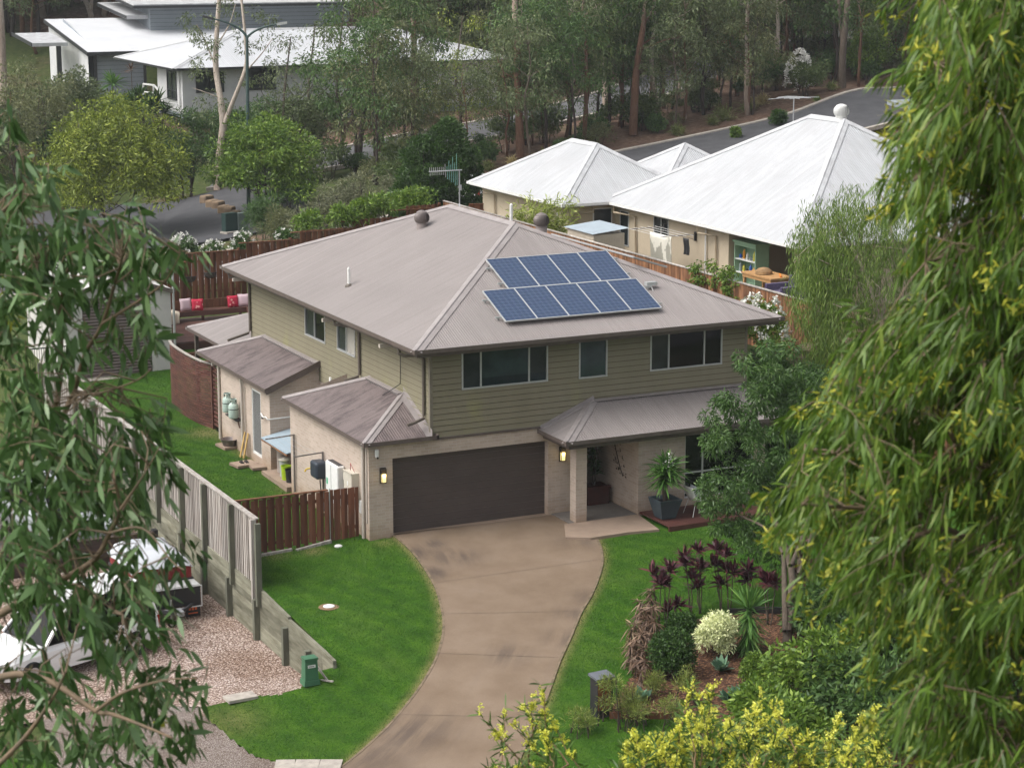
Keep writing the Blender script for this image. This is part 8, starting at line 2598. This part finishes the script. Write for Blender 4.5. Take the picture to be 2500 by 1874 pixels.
def ball(name, label, u, v, w_, h, lm, seed, L=.07, W=.04, nlf=170, n=70, cr=.2, **kw):
    c = ground_at(u, v)
    return round_tree(name, label, c, w_, h, lm, seed, L=L, W=W, n=n, nlf=nlf, cr=cr, z0=.0, stems=5, cat='shrub', up=.4, **kw)


ball('shrub', 'dense round dark green shrub beside the variegated bush', *Z5(700, 1160), 1.25, 1.35, 'l_dark', 530)
ball('shrub', 'cream variegated rounded bush in the middle of the garden bed', *Z5(1050, 1000), 1.3, 1.25, 'l_var', 531, L=.085, W=.036, nlf=170, n=52, cr=.25, sq=(1.1, .95, 1))
ball('shrub', 'small round green shrub at the foot of the yucca', *Z5(1370, 1190), .85, .65, 'l_brt', 532, n=36)
ball('shrub', 'low dark green shrub behind the round green one', *Z5(790, 840), .9, .6, 'l_dark', 533, n=30)
c, h, D0 = upright(*Z5(1315, 980), 1410)
rs = np.random.RandomState(534)
t = thing('yucca', 'tall spiky yucca with a drooping leaf skirt in the garden bed', 'plant', tuple(c))
mb = MB(); hh = float(atd(*Z5(1310, 590), D0)[2] - c[2]); mb.tube([tuple(c), tuple(c + (0, 0, hh))], [.08, .07], 8); mb.build('stem', M['l_yucca'], t)
lf = LF(); lf.add(blades(c + (0, 0, hh), 90, .75, .05, 5, 88, .05, rs))
for q in np.linspace(.15, .95, 9): lf.add(blades(c + (0, 0, hh * q), 34, .62, .045, -75, -25 + 40 * q, .12, rs))
lf.build('leaves', M['l_yucca'], t)
for k, (q, s_, lb) in enumerate([((1095, 1130), .42, 'blue green agave rosette in front of the variegated bush'), ((1150, 1370), .4, 'agave rosette behind the yellow blossom'), ((455, 1370), .36, 'pale agave rosette behind the letterbox shrubs'), ((1230, 1330), .3, 'small agave rosette at the right of the mulch')]):
    c = ground_at(*Z5(*q)); rs = np.random.RandomState(540 + k)
    t = thing('agave', lb, 'plant', tuple(c), None)
    lf = LF(); lf.add(blades(c + (0, 0, .05), 24, s_, .13, 12, 75, .1, rs, secs=((0, .5), (.3, .95), (.6, 1), (1, .03)), spread=.01)); lf.build('leaves', M['l_agave'], t)
M['l_wisp'] = leaf_mat('wispy_yellow_green_leaves', (.05, .07, .015), (.13, .16, .035), (.24, .25, .07))
# wispy shrubs around the letterbox and the front edge
for k, (u, v, w_, h, lm, lb) in enumerate([(1492, 1772, .8, 1.6, 'l_cas', 'tall wispy olive shrub rising behind the letterbox'), (1525, 1768, .9, 1.2, 'l_cas', 'wispy olive shrub right of the letterbox'), (1420, 1790, .8, .7, 'l_olive', 'low olive shrub left of the letterbox base'), (1550, 1775, 1.0, .75, 'l_cas', 'low feathery shrub at the timber edging'), (1640, 1775, 1.1, .9, 'l_cas', 'feathery yellow green shrub in front of the round green shrub'), (1670, 1720, .7, 1.1, 'l_cas', 'upright feathery shrub between round shrub and agave'), (1600, 1700, .6, .6, 'l_olive', 'small olive shrub beside the dried column')]):
    c = ground_at(u, v)
    round_tree('shrub', lb, c, w_, h, 'l_wisp', 550 + k, L=.13, W=.014, n=16, nlf=46, cr=.17, z0=.1, stems=6, cat='shrub', up=.8, down=0, secs=NARROW)
# lush shrub mass at lower right
for k, (u, v, vt, w_, lm, lb) in enumerate([(1990, 1740, 1480, 2.6, 'l_brt', 'lush bright green shrub right of the garden tree trunk'), (2080, 1780, 1540, 2.8, 'l_mid', 'large mid green shrub under the hanging gum branches'), (1930, 1850, 1680, 2.2, 'l_brt', 'bright broad leaved shrub above the yellow blossom'), (2200, 1820, 1560, 3.0, 'l_mid', 'large leafy shrub at the lower right with bare stems below'), (2330, 1840, 1600, 3.0, 'l_dark', 'dark leafy shrub at the lower right corner'), (1860, 1790, 1660, 1.6, 'l_brt', 'leafy shrub between the agaves and the bright green mass'), (2150, 1640, 1420, 2.6, 'l_dark', 'dark shrub behind the lush bright green one'), (2300, 1600, 1330, 3.2, 'l_dark', 'tall dark shrub behind the gum leaves at right'), (2010, 1560, 1410, 2.0, 'l_mid', 'leafy shrub just right of the garden tree trunk'), (2120, 1500, 1290, 2.4, 'l_dark', 'dark shrub on the lawn edge behind the hanging gum leaves'), (2450, 1700, 1400, 3.0, 'l_mid', 'leafy shrub at the right picture edge')]):
    c = ground_at(u, v); D0 = float((c - CAM) @ FW)
    round_tree('shrub', lb, c, w_, max(1.0, float(atd(u, vt, D0)[2] - c[2])), lm, 560 + k, L=.19, W=.07, n=46, nlf=110, cr=.42, z0=.1, stems=6, cat='shrub', up=.25, secs=KITE)

M['l_fg0'] = leaf_mat('garden_tree_leaves', (.014, .034, .008), (.042, .085, .018), (.085, .135, .04), rough=.4)
# multi stemmed front yard tree
c = ground_at(1920, 1580); D0 = float((c - CAM) @ FW)
rs = np.random.RandomState(570)
t = thing('tree', 'multi stemmed dark green tree in the front bed hiding the right end of the porch', 'tree', tuple(c))
mb = MB()
P2 = lambda u, v, dd=0: atd(u, v, D0 + dd)
for pts, r0, r1, dd in [([(1922, 1584), (1925, 1500), (1935, 1420), (1925, 1360), (1905, 1300), (1880, 1240)], .13, .05, 1.5), ([(1925, 1540), (1945, 1440), (1952, 1370), (1935, 1290), (1930, 1200)], .09, .04, 2.5), ([(1918, 1540), (1915, 1420), (1912, 1345), (1890, 1270), (1850, 1210), (1800, 1170)], .09, .03, 3.5), ([(1950, 1400), (1970, 1340), (1985, 1280), (1975, 1200)], .05, .03, 1), ([(1930, 1380), (1960, 1300), (1950, 1180), (1940, 1060)], .06, .03, 3.5), ([(1912, 1350), (1870, 1290), (1810, 1260), (1760, 1240)], .04, .02, 3)]:
    q = [tuple(P2(u, v, dd * i / (len(pts) - 1))) for i, (u, v) in enumerate(pts)]
    q = resample(np.array(q), 14); mb.tube([tuple(x) for x in q], list(np.linspace(r0, r1, 14)), 8, cap=False)
mb.build('trunk', M['bark_br'], t, smooth=True)
C = []
for (u, v, r_, k) in [(1800, 960, 60, 10), (1770, 1040, 70, 14), (1850, 900, 50, 8), (1790, 1130, 80, 18), (1740, 1190, 50, 10), (1870, 1010, 80, 16), (1890, 1120, 80, 14), (1960, 960, 70, 12), (1940, 1060, 70, 10), (1760, 1250, 50, 8), (1830, 1230, 70, 12), (1810, 1290, 40, 6), (1900, 1200, 60, 8), (1990, 1180, 60, 6), (1830, 870, 40, 6), (1930, 880, 60, 8), (1720, 1250, 30, 3), (1990, 1050, 60, 8), (2020, 920, 50, 6), (1830, 1360, 45, 4), (1870, 1330, 45, 4)]:
    for _ in range(k):
        a = rs.uniform(0, 6.28); q = r_ * math.sqrt(rs.uniform(0, 1)); C.append(P2(u + 18 + q * math.cos(a), v + q * math.sin(a), 2.5 + rs.normal() * .8))
lf = LF(); lf.add(clump_leaves(np.array(C), .25, 150, .12, .032, .55, 0, rs, NARROW)); lf.build('crown', M['l_fg0'], t)

# weeping gum between the two houses
c = atd(2130, 980, 66); c[2] = float(HM(c[0], c[1]))
D1 = float((c - CAM) @ FW); rs = np.random.RandomState(580)
t = thing('weeping_tree', 'weeping gum with fine hanging leaves and bare pale twigs between the two houses', 'tree', tuple(c))
mb = MB(); P3 = lambda u, v, dd=0: atd(u, v, D1 + dd)
limbs = [([(2140, 1010), (2150, 850), (2130, 720), (2080, 600), (2040, 540)], .12, .03), ([(2140, 800), (2100, 700), (2040, 630), (1990, 590)], .05, .015), ([(2150, 780), (2180, 650), (2170, 520), (2140, 460)], .07, .02), ([(2120, 700), (2060, 680), (2000, 690), (1960, 720)], .03, .01), ([(2160, 850), (2220, 720), (2260, 600)], .07, .02), ([(2090, 640), (2100, 560), (2110, 500)], .03, .01)]
for pts, r0, r1 in limbs:
    q = resample(np.array([P3(u, v, rs.uniform(-.5, .5)) for u, v in pts]), 14); mb.tube([tuple(x) for x in q], list(np.linspace(r0, r1, 14)), 6, cap=False)
for k in range(60):
    u, v = rs.uniform(1960, 2160), rs.uniform(560, 800); p = P3(u, v, rs.normal() * .8)
    mb.tube([tuple(p), tuple(p + rs.normal(size=3) * .35 + (.0, 0, .2)), tuple(p + rs.normal(size=3) * .5 + (0, 0, .1))], [.012, .008, .004], 4, cap=False)
mb.build('trunk', pm('pale_twig', (.36, .3, .25), (.24, .19, .15), 5, .9), t, smooth=True)
P = []; Dv = []
for (u0, v0, u1, v1, k) in [(1925, 560, 2040, 760, 90), (1940, 470, 2060, 600, 46), (2040, 440, 2200, 640, 90), (2000, 640, 2140, 860, 120), (1960, 720, 2060, 860, 60), (2100, 480, 2260, 900, 150), (1990, 520, 2100, 640, 40), (1940, 600, 1990, 700, 30), (2030, 860, 2120, 930, 20)]:
    for _ in range(int(k * 1.8)):
        p = P3(rs.uniform(u0, u1), rs.uniform(v0, v1), rs.normal() * 1.2)
        ln = rs.uniform(.4, 1.0)
        m_ = int(26 * ln) + 8
        tt = rs.uniform(0, 1, m_)
        q = p + np.c_[rs.normal(size=(m_, 2)) * .1, -tt * ln]
        P.append(q); Dv.append(np.c_[rs.normal(size=(m_, 2)) * .35, -np.ones(m_)])
P = np.concatenate(P); Dv = np.concatenate(Dv)
lf = LF(); lf.add(leaf_arrays(P, Dv, .18 * rs.uniform(.6, 1.2, len(P)), .022, NARROW, .1, rs)); lf.build('crown', M['l_olive2'] if 'l_olive2' in M else leaf_mat('weeping_leaves', (.032, .058, .01), (.09, .14, .026), (.17, .21, .055)), t)
# ------------------------------------------------------------------ the near trees the picture looks through
M['l_fg'] = leaf_mat('near_gum_leaves', (.018, .044, .011), (.056, .104, .032), (.12, .18, .075), rough=.38, spec=.45, trans=.2, clump=1.6)
M['l_fgr'] = leaf_mat('hanging_gum_leaves', (.022, .048, .007), (.075, .13, .017), (.19, .235, .045), rough=.42, spec=.4, trans=.36, clump=1.8)
M['l_new'] = leaf_mat('new_growth', (.1, .11, .012), (.24, .24, .025), (.4, .37, .06), trans=.3)
M['twig'] = pm('orange_twig', (.26, .16, .09), (.19, .13, .08), 6, .7)
M['bark_fg'] = pm('smooth_gum_bark', (.2, .14, .09), (.13, .1, .07), 5, .8, stretch=(3, 3, .6))


def interp_edge(E_, v):
    E_ = np.array(E_, float); return np.interp(v, E_[:, 0], E_[:, 1])


def near_tree(name, label, base, mains, samples, Dfun, leafm, L, W, nlf, seed, lean, newp=0.0, twig_len=.28, spread=.55, trunkpts=None, droop=.35):
    rs = np.random.RandomState(seed)
    t = thing(name, label, 'tree', tuple(base))
    mb = MB(); nodes = []
    for pts, r0, r1, d0, d1 in mains:
        q = np.array([atd(u, v, d0 + (d1 - d0) * i / (len(pts) - 1)) for i, (u, v) in enumerate(pts)])
        q = resample(q, len(pts) * 6); mb.tube([tuple(x) for x in q], list(np.linspace(r0, r1, len(q))), 8, cap=False); nodes.append(q)
    if trunkpts is not None:
        q = resample(np.array(trunkpts, float), 30); mb.tube([tuple(x) for x in q], list(np.linspace(.28, .1, 30)), 12, cap=False)
    N = np.concatenate(nodes)
    P = []; Dv = []; Ln = []; P2_ = []; D2_ = []
    for (u, v) in samples:
        p = atd(u, v, Dfun(u, v, rs))
        d = np.linalg.norm(N - p, axis=1); j = int(np.argmin(d))
        src = N[j]
        if .06 < d[j] < .28:
            md = (src + p) / 2 + np.array([0, 0, .12 * d[j]]) + rs.normal(size=3) * .03
            mb.tube([tuple(src), tuple(md), tuple(p)], [.004, .003, .0018], 4, cap=False)
        tw = unit(np.array([lean, 0, -.75]) @ np.eye(3) * 1.0 + rs.normal(size=3) * .45)
        ln = twig_len * rs.uniform(.6, 1.25)
        e = p + tw * ln
        mb.tube([tuple(p), tuple(p + tw * ln * .5 + (0, 0, .012)), tuple(e)], [.0022, .0017, .001], 4, cap=False)
        m_ = int(nlf * rs.uniform(.7, 1.3))
        tt = rs.uniform(.05, 1, m_)
        q = p + tw * (tt * ln)[:, None] + rs.normal(size=(m_, 3)) * .012
        dv = rs.normal(size=(m_, 3)) * spread + tw * .55 + np.array([lean * .8, 0, -.55])
        P.append(q); Dv.append(dv); Ln.append(L * rs.uniform(.6, 1.2, m_))
        if rs.rand() < newp:
            k = 14; P2_.append(e + rs.normal(size=(k, 3)) * .02); D2_.append(rs.normal(size=(k, 3)) + tw * .5 + (0, 0, .3))
    mb.build('trunk', M['bark_fg'], t, smooth=True)
    P = np.concatenate(P); Dv = np.concatenate(Dv); Ln = np.concatenate(Ln)
    lf = LF(); lf.add(leaf_arrays(P, Dv, Ln, W * Ln / L * rs.uniform(.8, 1.25, len(P)), FGLEAF, droop * .25, rs))
    lf.build('crown', M[leafm], t)
    if P2_:
        P2_ = np.concatenate(P2_); D2_ = np.concatenate(D2_)
        lf = LF(); lf.add(leaf_arrays(P2_, D2_, .036 * rs.uniform(.6, 1.2, len(P2_)), .009, NARROW, .05, rs)); lf.build('new_foliage', M['l_new'], t)
    return t


# left: broad leaved gum, denser patches given as blobs (u, v, radius u, radius v, number of twigs)
LB = [(60, 620, 90, 110, 34), (170, 620, 110, 70, 26), (300, 600, 110, 55, 26), (400, 640, 60, 60, 14), (250, 690, 120, 40, 12), (120, 740, 110, 70, 18), (60, 860, 90, 80, 22), (330, 780, 80, 80, 22), (395, 870, 45, 60, 10), (210, 820, 70, 50, 8),
      (60, 1000, 90, 80, 24), (170, 1060, 90, 60, 18), (290, 1030, 70, 45, 12), (370, 1060, 60, 60, 15), (345, 960, 22, 45, 4), (70, 1150, 100, 70, 24), (200, 1170, 110, 60, 18), (330, 1170, 80, 70, 18), (400, 1120, 40, 50, 6), (90, 1280, 110, 70, 24), (210, 1290, 70, 60, 12), (290, 1280, 40, 50, 6), (60, 1390, 90, 60, 16), (190, 1400, 110, 50, 16), (330, 1400, 70, 60, 14), (440, 1390, 40, 50, 8),
      (90, 1480, 110, 50, 14), (230, 1490, 90, 50, 10), (370, 1530, 60, 60, 14), (300, 1580, 80, 60, 12), (60, 1560, 70, 40, 5), (170, 1620, 90, 40, 9), (60, 1700, 80, 60, 13), (180, 1740, 70, 60, 9), (330, 1680, 100, 50, 15), (470, 1660, 60, 40, 9), (520, 1680, 30, 40, 4), (300, 1780, 100, 50, 14), (420, 1790, 60, 60, 10), (90, 1830, 90, 40, 10), (350, 1850, 120, 30, 10), (480, 1840, 30, 30, 4),
      (30, 420, 70, 90, 14), (90, 500, 60, 50, 8), (20, 260, 25, 60, 3), (440, 610, 25, 25, 3)]
rs = np.random.RandomState(600)
RB = [(0, 10), (100, 20), (200, 40), (330, 110), (420, 140), (500, 240), (540, 330), (580, 430), (620, 450), (660, 430), (700, 405), (760, 400), (880, 405), (930, 385), (990, 385), (1040, 400), (1100, 430), (1230, 440), (1360, 470), (1400, 480), (1440, 460), (1490, 410), (1600, 400), (1640, 520), (1680, 545), (1720, 530), (1760, 470), (1840, 500), (1900, 510)]
HOLES = [(345, 965, 55, 50, .9), (240, 960, 60, 40, .8), (270, 830, 70, 60, .6), (90, 930, 40, 60, .5), (265, 1290, 35, 45, .7), (400, 1390, 70, 60, .6), (430, 1480, 60, 60, .9), (220, 1540, 130, 45, .55), (80, 1560, 60, 60, .6), (300, 1800, 110, 40, .5), (160, 1690, 60, 40, .5), (350, 700, 50, 40, .6), (440, 770, 50, 90, 1.0)]
smp = []
for (u, v, ru, rv, k) in LB:
    for _ in range(int(k * .9)):
        a, b2 = u + ru * rs.normal() * .6, v + rv * rs.normal() * .6
        if a > interp_edge(RB, b2) - 22: continue
        if any(((a - hu) / hx) ** 2 + ((b2 - hv) / hy) ** 2 < 1 and rs.rand() < hp for hu, hv, hx, hy, hp in HOLES): continue
        smp.append((a - 8, b2 - 38))
LM = [([(-40, 1520), (60, 1465), (114, 1441), (142, 1420), (228, 1367), (268, 1300), (294, 1243), (281, 1180)], .02, .006, 9.0, 8.2), ([(142, 1420), (200, 1432), (250, 1470), (300, 1500)], .008, .003, 8.7, 8.3), ([(-40, 1660), (0, 1652), (57, 1645), (133, 1668), (235, 1735), (273, 1742), (353, 1772), (420, 1800)], .017, .004, 8.4, 7.8), ([(235, 1735), (300, 1690), (400, 1660), (480, 1655)], .007, .002, 8.0, 7.8),
      ([(-40, 1100), (60, 1060), (130, 1000), (150, 880), (148, 740), (170, 640)], .017, .005, 9.5, 8.6), ([(180, 960), (210, 860), (250, 790), (290, 660), (297, 630)], .012, .004, 9.0, 8.3), ([(-40, 1180), (100, 1100), (180, 960)], .016, .012, 9.4, 9.0), ([(-40, 860), (20, 760), (60, 690), (90, 640)], .014, .004, 9.4, 8.6), ([(180, 960), (240, 960), (330, 930), (370, 900)], .006, .002, 9.0, 8.2), ([(250, 790), (330, 740), (400, 690), (440, 620)], .007, .002, 8.6, 8.2), ([(-40, 1900), (60, 1800), (130, 1700), (160, 1640)], .012, .004, 8.2, 7.8), ([(-40, 560), (40, 480), (70, 420)], .01, .003, 9.2, 8.6), ([(294, 1243), (350, 1160), (390, 1090)], .006, .002, 8.2, 8.0), ([(268, 1300), (350, 1290), (420, 1370), (450, 1390)], .005, .002, 8.2, 7.9)]
tb = atd(-230, 1900, 9.4); tb[2] = float(HM(tb[0], tb[1]))
e1 = atd(-180, 1500, 9.6); e2 = atd(-120, 900, 9.8); e3 = atd(-60, 200, 9.8)
near_tree('gum_tree', 'near gum with broad sickle leaves hanging down the left side of the picture', tb, LM, smp, lambda u, v, r_: 8.7 + r_.normal() * .35, 'l_fg', .098, .0225, 11, 601, .12, .02, .2, .55, [tb - (0, 0, .3), (tb[0], tb[1], 5), tuple(e1), tuple(e2), tuple(e3)])

# right: weeping narrow leaved gum pushed to the left by the wind
RE = [(-60, 2230), (0, 2195), (120, 2215), (200, 2205), (260, 2195), (330, 2200), (400, 2165), (470, 2150), (540, 2210), (620, 2215), (680, 2225), (760, 2150), (820, 2090), (880, 2030), (940, 1975), (1010, 1945), (1060, 1935), (1120, 1915), (1170, 1875), (1240, 1870), (1300, 1895), (1360, 1960), (1440, 1990), (1490, 2060), (1560, 2090), (1640, 2130), (1740, 2180), (1874, 2240), (1950, 2260)]
rs = np.random.RandomState(610); smp = []
while len(smp) < 1750:
    v = rs.uniform(-80, 1930); lo = interp_edge(RE, v); u = lo + 10 + (2620 - lo) * rs.uniform(0, 1) ** 1.05
    hole = math.sin(u * .021 + v * .008) + math.sin(v * .017 - u * .006) + .7 * math.sin(u * .05 - v * .03)
    if v > 1250 and u > 2130 and hole > .2 and rs.rand() < .75: continue
    if hole > 1.15 and rs.rand() < .6: continue
    smp.append((u + 68, v - 60))
RM = [([(2660, 700), (2500, 780), (2380, 900), (2250, 1020), (2120, 1090), (2000, 1110)], .03, .005, 8.6, 7.4), ([(2660, 1150), (2520, 1180), (2400, 1210), (2250, 1250), (2100, 1240), (1960, 1230)], .025, .004, 8.4, 7.4), ([(2660, 300), (2520, 330), (2400, 380), (2300, 420), (2230, 440)], .025, .004, 8.6, 7.6), ([(2660, -40), (2500, 20), (2380, 90), (2280, 150)], .02, .004, 8.4, 7.6), ([(2660, 1450), (2480, 1400), (2380, 1330), (2300, 1290), (2200, 1330), (2100, 1420)], .022, .004, 8.2, 7.4), ([(2660, 1750), (2520, 1640), (2440, 1560), (2380, 1480), (2300, 1420)], .02, .004, 8.0, 7.4), ([(2500, 780), (2420, 720), (2330, 660), (2260, 640)], .012, .003, 8.2, 7.5), ([(2660, 1850), (2500, 1800), (2380, 1760), (2260, 1780)], .016, .003, 7.9, 7.5), ([(2400, 1210), (2380, 1120), (2330, 1080)], .01, .003, 8.0, 7.6), ([(2660, 950), (2560, 960), (2480, 1010), (2440, 1080)], .018, .004, 8.6, 8.0)]
tb = atd(2820, 1900, 8.8); tb[2] = float(HM(tb[0], tb[1]))
near_tree('gum_tree', 'near weeping gum with long narrow windblown leaves and yellow new growth filling the right side', tb, RM, smp, lambda u, v, r_: 7.9 + r_.normal() * .45, 'l_fgr', .08, .0098, 33, 611, -.26, .5, .24, .36, [tb - (0, 0, .3), (tb[0], tb[1], 5), tuple(atd(2760, 1500, 8.8)), tuple(atd(2720, 800, 8.9)), tuple(atd(2700, -100, 9.0))], droop=.9)

# yellow flowering wattle at the bottom
WE = [(1060, 1990), (1165, 1880), (1230, 1860), (1330, 1865), (1400, 1900), (1470, 1900), (1540, 1790), (1600, 1795), (1680, 1740), (1720, 1720), (1790, 1770), (1850, 1720), (1900, 1745), (1960, 1800), (2020, 1760), (2060, 1800), (2130, 1780), (2180, 1830), (2240, 1890), (2300, 1960)]
WE = np.array(WE, float)
rs = np.random.RandomState(620)
tips = [(1172, 1742), (1235, 1720), (1275, 1722), (1318, 1668), (1300, 1700), (1345, 1760), (1250, 1760), (1330, 1790)] + [(1690, 1668), (1742, 1672), (1706, 1700), (1858, 1694), (1880, 1712), (1902, 1700), (2046, 1748), (2106, 1748), (2142, 1724), (2135, 1745), (2155, 1790)]
while len(tips) < 430:
    u = rs.uniform(1180, 2260); lo = float(np.interp(u, WE[:, 0], WE[:, 1])); v = lo + abs(rs.normal()) * 90
    if v < 1990: tips.append((u, v))
tb = atd(1720, 2500, 12.6); tb[2] = float(HM(tb[0], tb[1]))
t = thing('wattle', 'wattle bush covered in yellow flower spikes along the bottom of the picture', 'tree', tuple(tb))
mb = MB(); Pl = []; Dl = []; Pf = []; Df = []
mb.tube([tuple(tb - (0, 0, .3)), (tb[0] + .1, tb[1], 4), tuple(atd(1700, 2300, 12.4)), tuple(atd(1720, 2080, 12.3))], [.12, .1, .06, .03], 8)
for k, (u, v) in enumerate(tips):
    D0 = 12.2 + rs.normal() * .55; e = atd(u, v, D0); s0 = atd(u + rs.normal() * 40 + (1720 - u) * .1, v + rs.uniform(110, 200), D0 + rs.normal() * .15)
    pth = wobble_path(s0, e, 9, .008, rs); mb.tube([tuple(q) for q in pth], list(np.linspace(.006, .0015, 9)), 4, cap=False)
    if k < 8: mb.tube([tuple(s0), tuple(atd(1330, 1900, 12.2)), tuple(atd(1400, 2050, 12.2))], [.006, .009, .012], 5, cap=False)
    tdir = unit(e - s0)
    m_ = 34; tt = rs.uniform(.1, 1, m_); q = s0 + (e - s0) * tt[:, None]
    Pl.append(q); Dl.append(rs.normal(size=(m_, 3)) * .75 + tdir * .7)
    nfl = rs.poisson(10) if v < 1830 else rs.poisson(5)
    for _ in range(nfl):
        a = s0 + (e - s0) * rs.uniform(.45, 1.02); d = unit(rs.normal(size=3) * .8 + tdir * .8); ln = rs.uniform(.03, .06)
        m2_ = 26; s_ = rs.uniform(0, 1, m2_); Pf.append(a + d * (s_ * ln)[:, None] + rs.normal(size=(m2_, 3)) * .0055); Df.append(rs.normal(size=(m2_, 3)))
mb.build('trunk', M['twig'], t, smooth=True)
Pl = np.concatenate(Pl); Dl = np.concatenate(Dl); Pf = np.concatenate(Pf); Df = np.concatenate(Df)
lf = LF(); lf.add(leaf_arrays(Pl, Dl, .095 * rs.uniform(.6, 1.2, len(Pl)), .0115, FGLEAF, .12, rs)); lf.build('foliage', leaf_mat('wattle_leaves', (.02, .045, .01), (.06, .105, .02), (.12, .17, .04)), t)
lf = LF(); lf.add(leaf_arrays(Pf, Df, .014, .01, KITE, 0, rs)); lf.build('blossom', M['petal_y'], t)
# ------------------------------------------------------------------ blades of grass over the two lawns
M['blade'] = leaf_mat('lawn_blades', (.011, .036, .003), (.029, .085, .007), (.064, .138, .015), trans=.25, clump=1.3)
rs = np.random.RandomState(700)


def turf(name, label, poly, n_, hf, ex=()):
    P_ = np.array(poly); x0, y0 = P_.min(0); x1, y1 = P_.max(0)
    q = np.c_[rs.uniform(x0, x1, n_ * 2), rs.uniform(y0, y1, n_ * 2)]
    k = inpoly(poly, q[:, 0], q[:, 1])
    for e in ex: k &= ~inpoly(e, q[:, 0], q[:, 1])
    q = q[k][:n_]
    P = np.c_[q, hf(q[:, 0], q[:, 1]) - .005]
    D = rs.normal(size=(len(P), 3)) * .45 + (0, 0, 1)
    lf = LF(); lf.add(leaf_arrays(P, D, .055 * rs.uniform(.5, 1.3, len(P)), .011, KITE, .2, rs))
    return lf.build(name, M['blade'], kind='stuff')


DRV = [tuple(p) for p in EL] + [tuple(p) for p in ER[::-1]]
turf('grass', '', [p for p in LAWN_POLY if True], 230000, HM, [DRV, BED, [(5.3, 0), (4.8, -2.4), (5.5, -2.75), (7.9, -2.8), (7.9, -3), (12.4, -3), (12.4, 0)], [(-.02, .6), (-.02, -.1), (12.1, -.1), (12.1, 3)]])
turf('grass', '', BL, 90000, HM)

# ------------------------------------------------------------------ a little moisture in the air
mb = MB(); mb.box(-420, 620, -140, 720, -30, 190)
hz = mb.build('haze', [], kind='stuff')
m = bpy.data.materials.new('haze_air'); m.use_nodes = True; m.node_tree.nodes.clear()
vo = m.node_tree.nodes.new('ShaderNodeVolumePrincipled'); vo.inputs['Density'].default_value = .0003; vo.inputs['Color'].default_value = (.86, .9, .94, 1); vo.inputs['Anisotropy'].default_value = .2
ou = m.node_tree.nodes.new('ShaderNodeOutputMaterial'); m.node_tree.links.new(vo.outputs[0], ou.inputs['Volume'])
hz.data.materials.append(m)
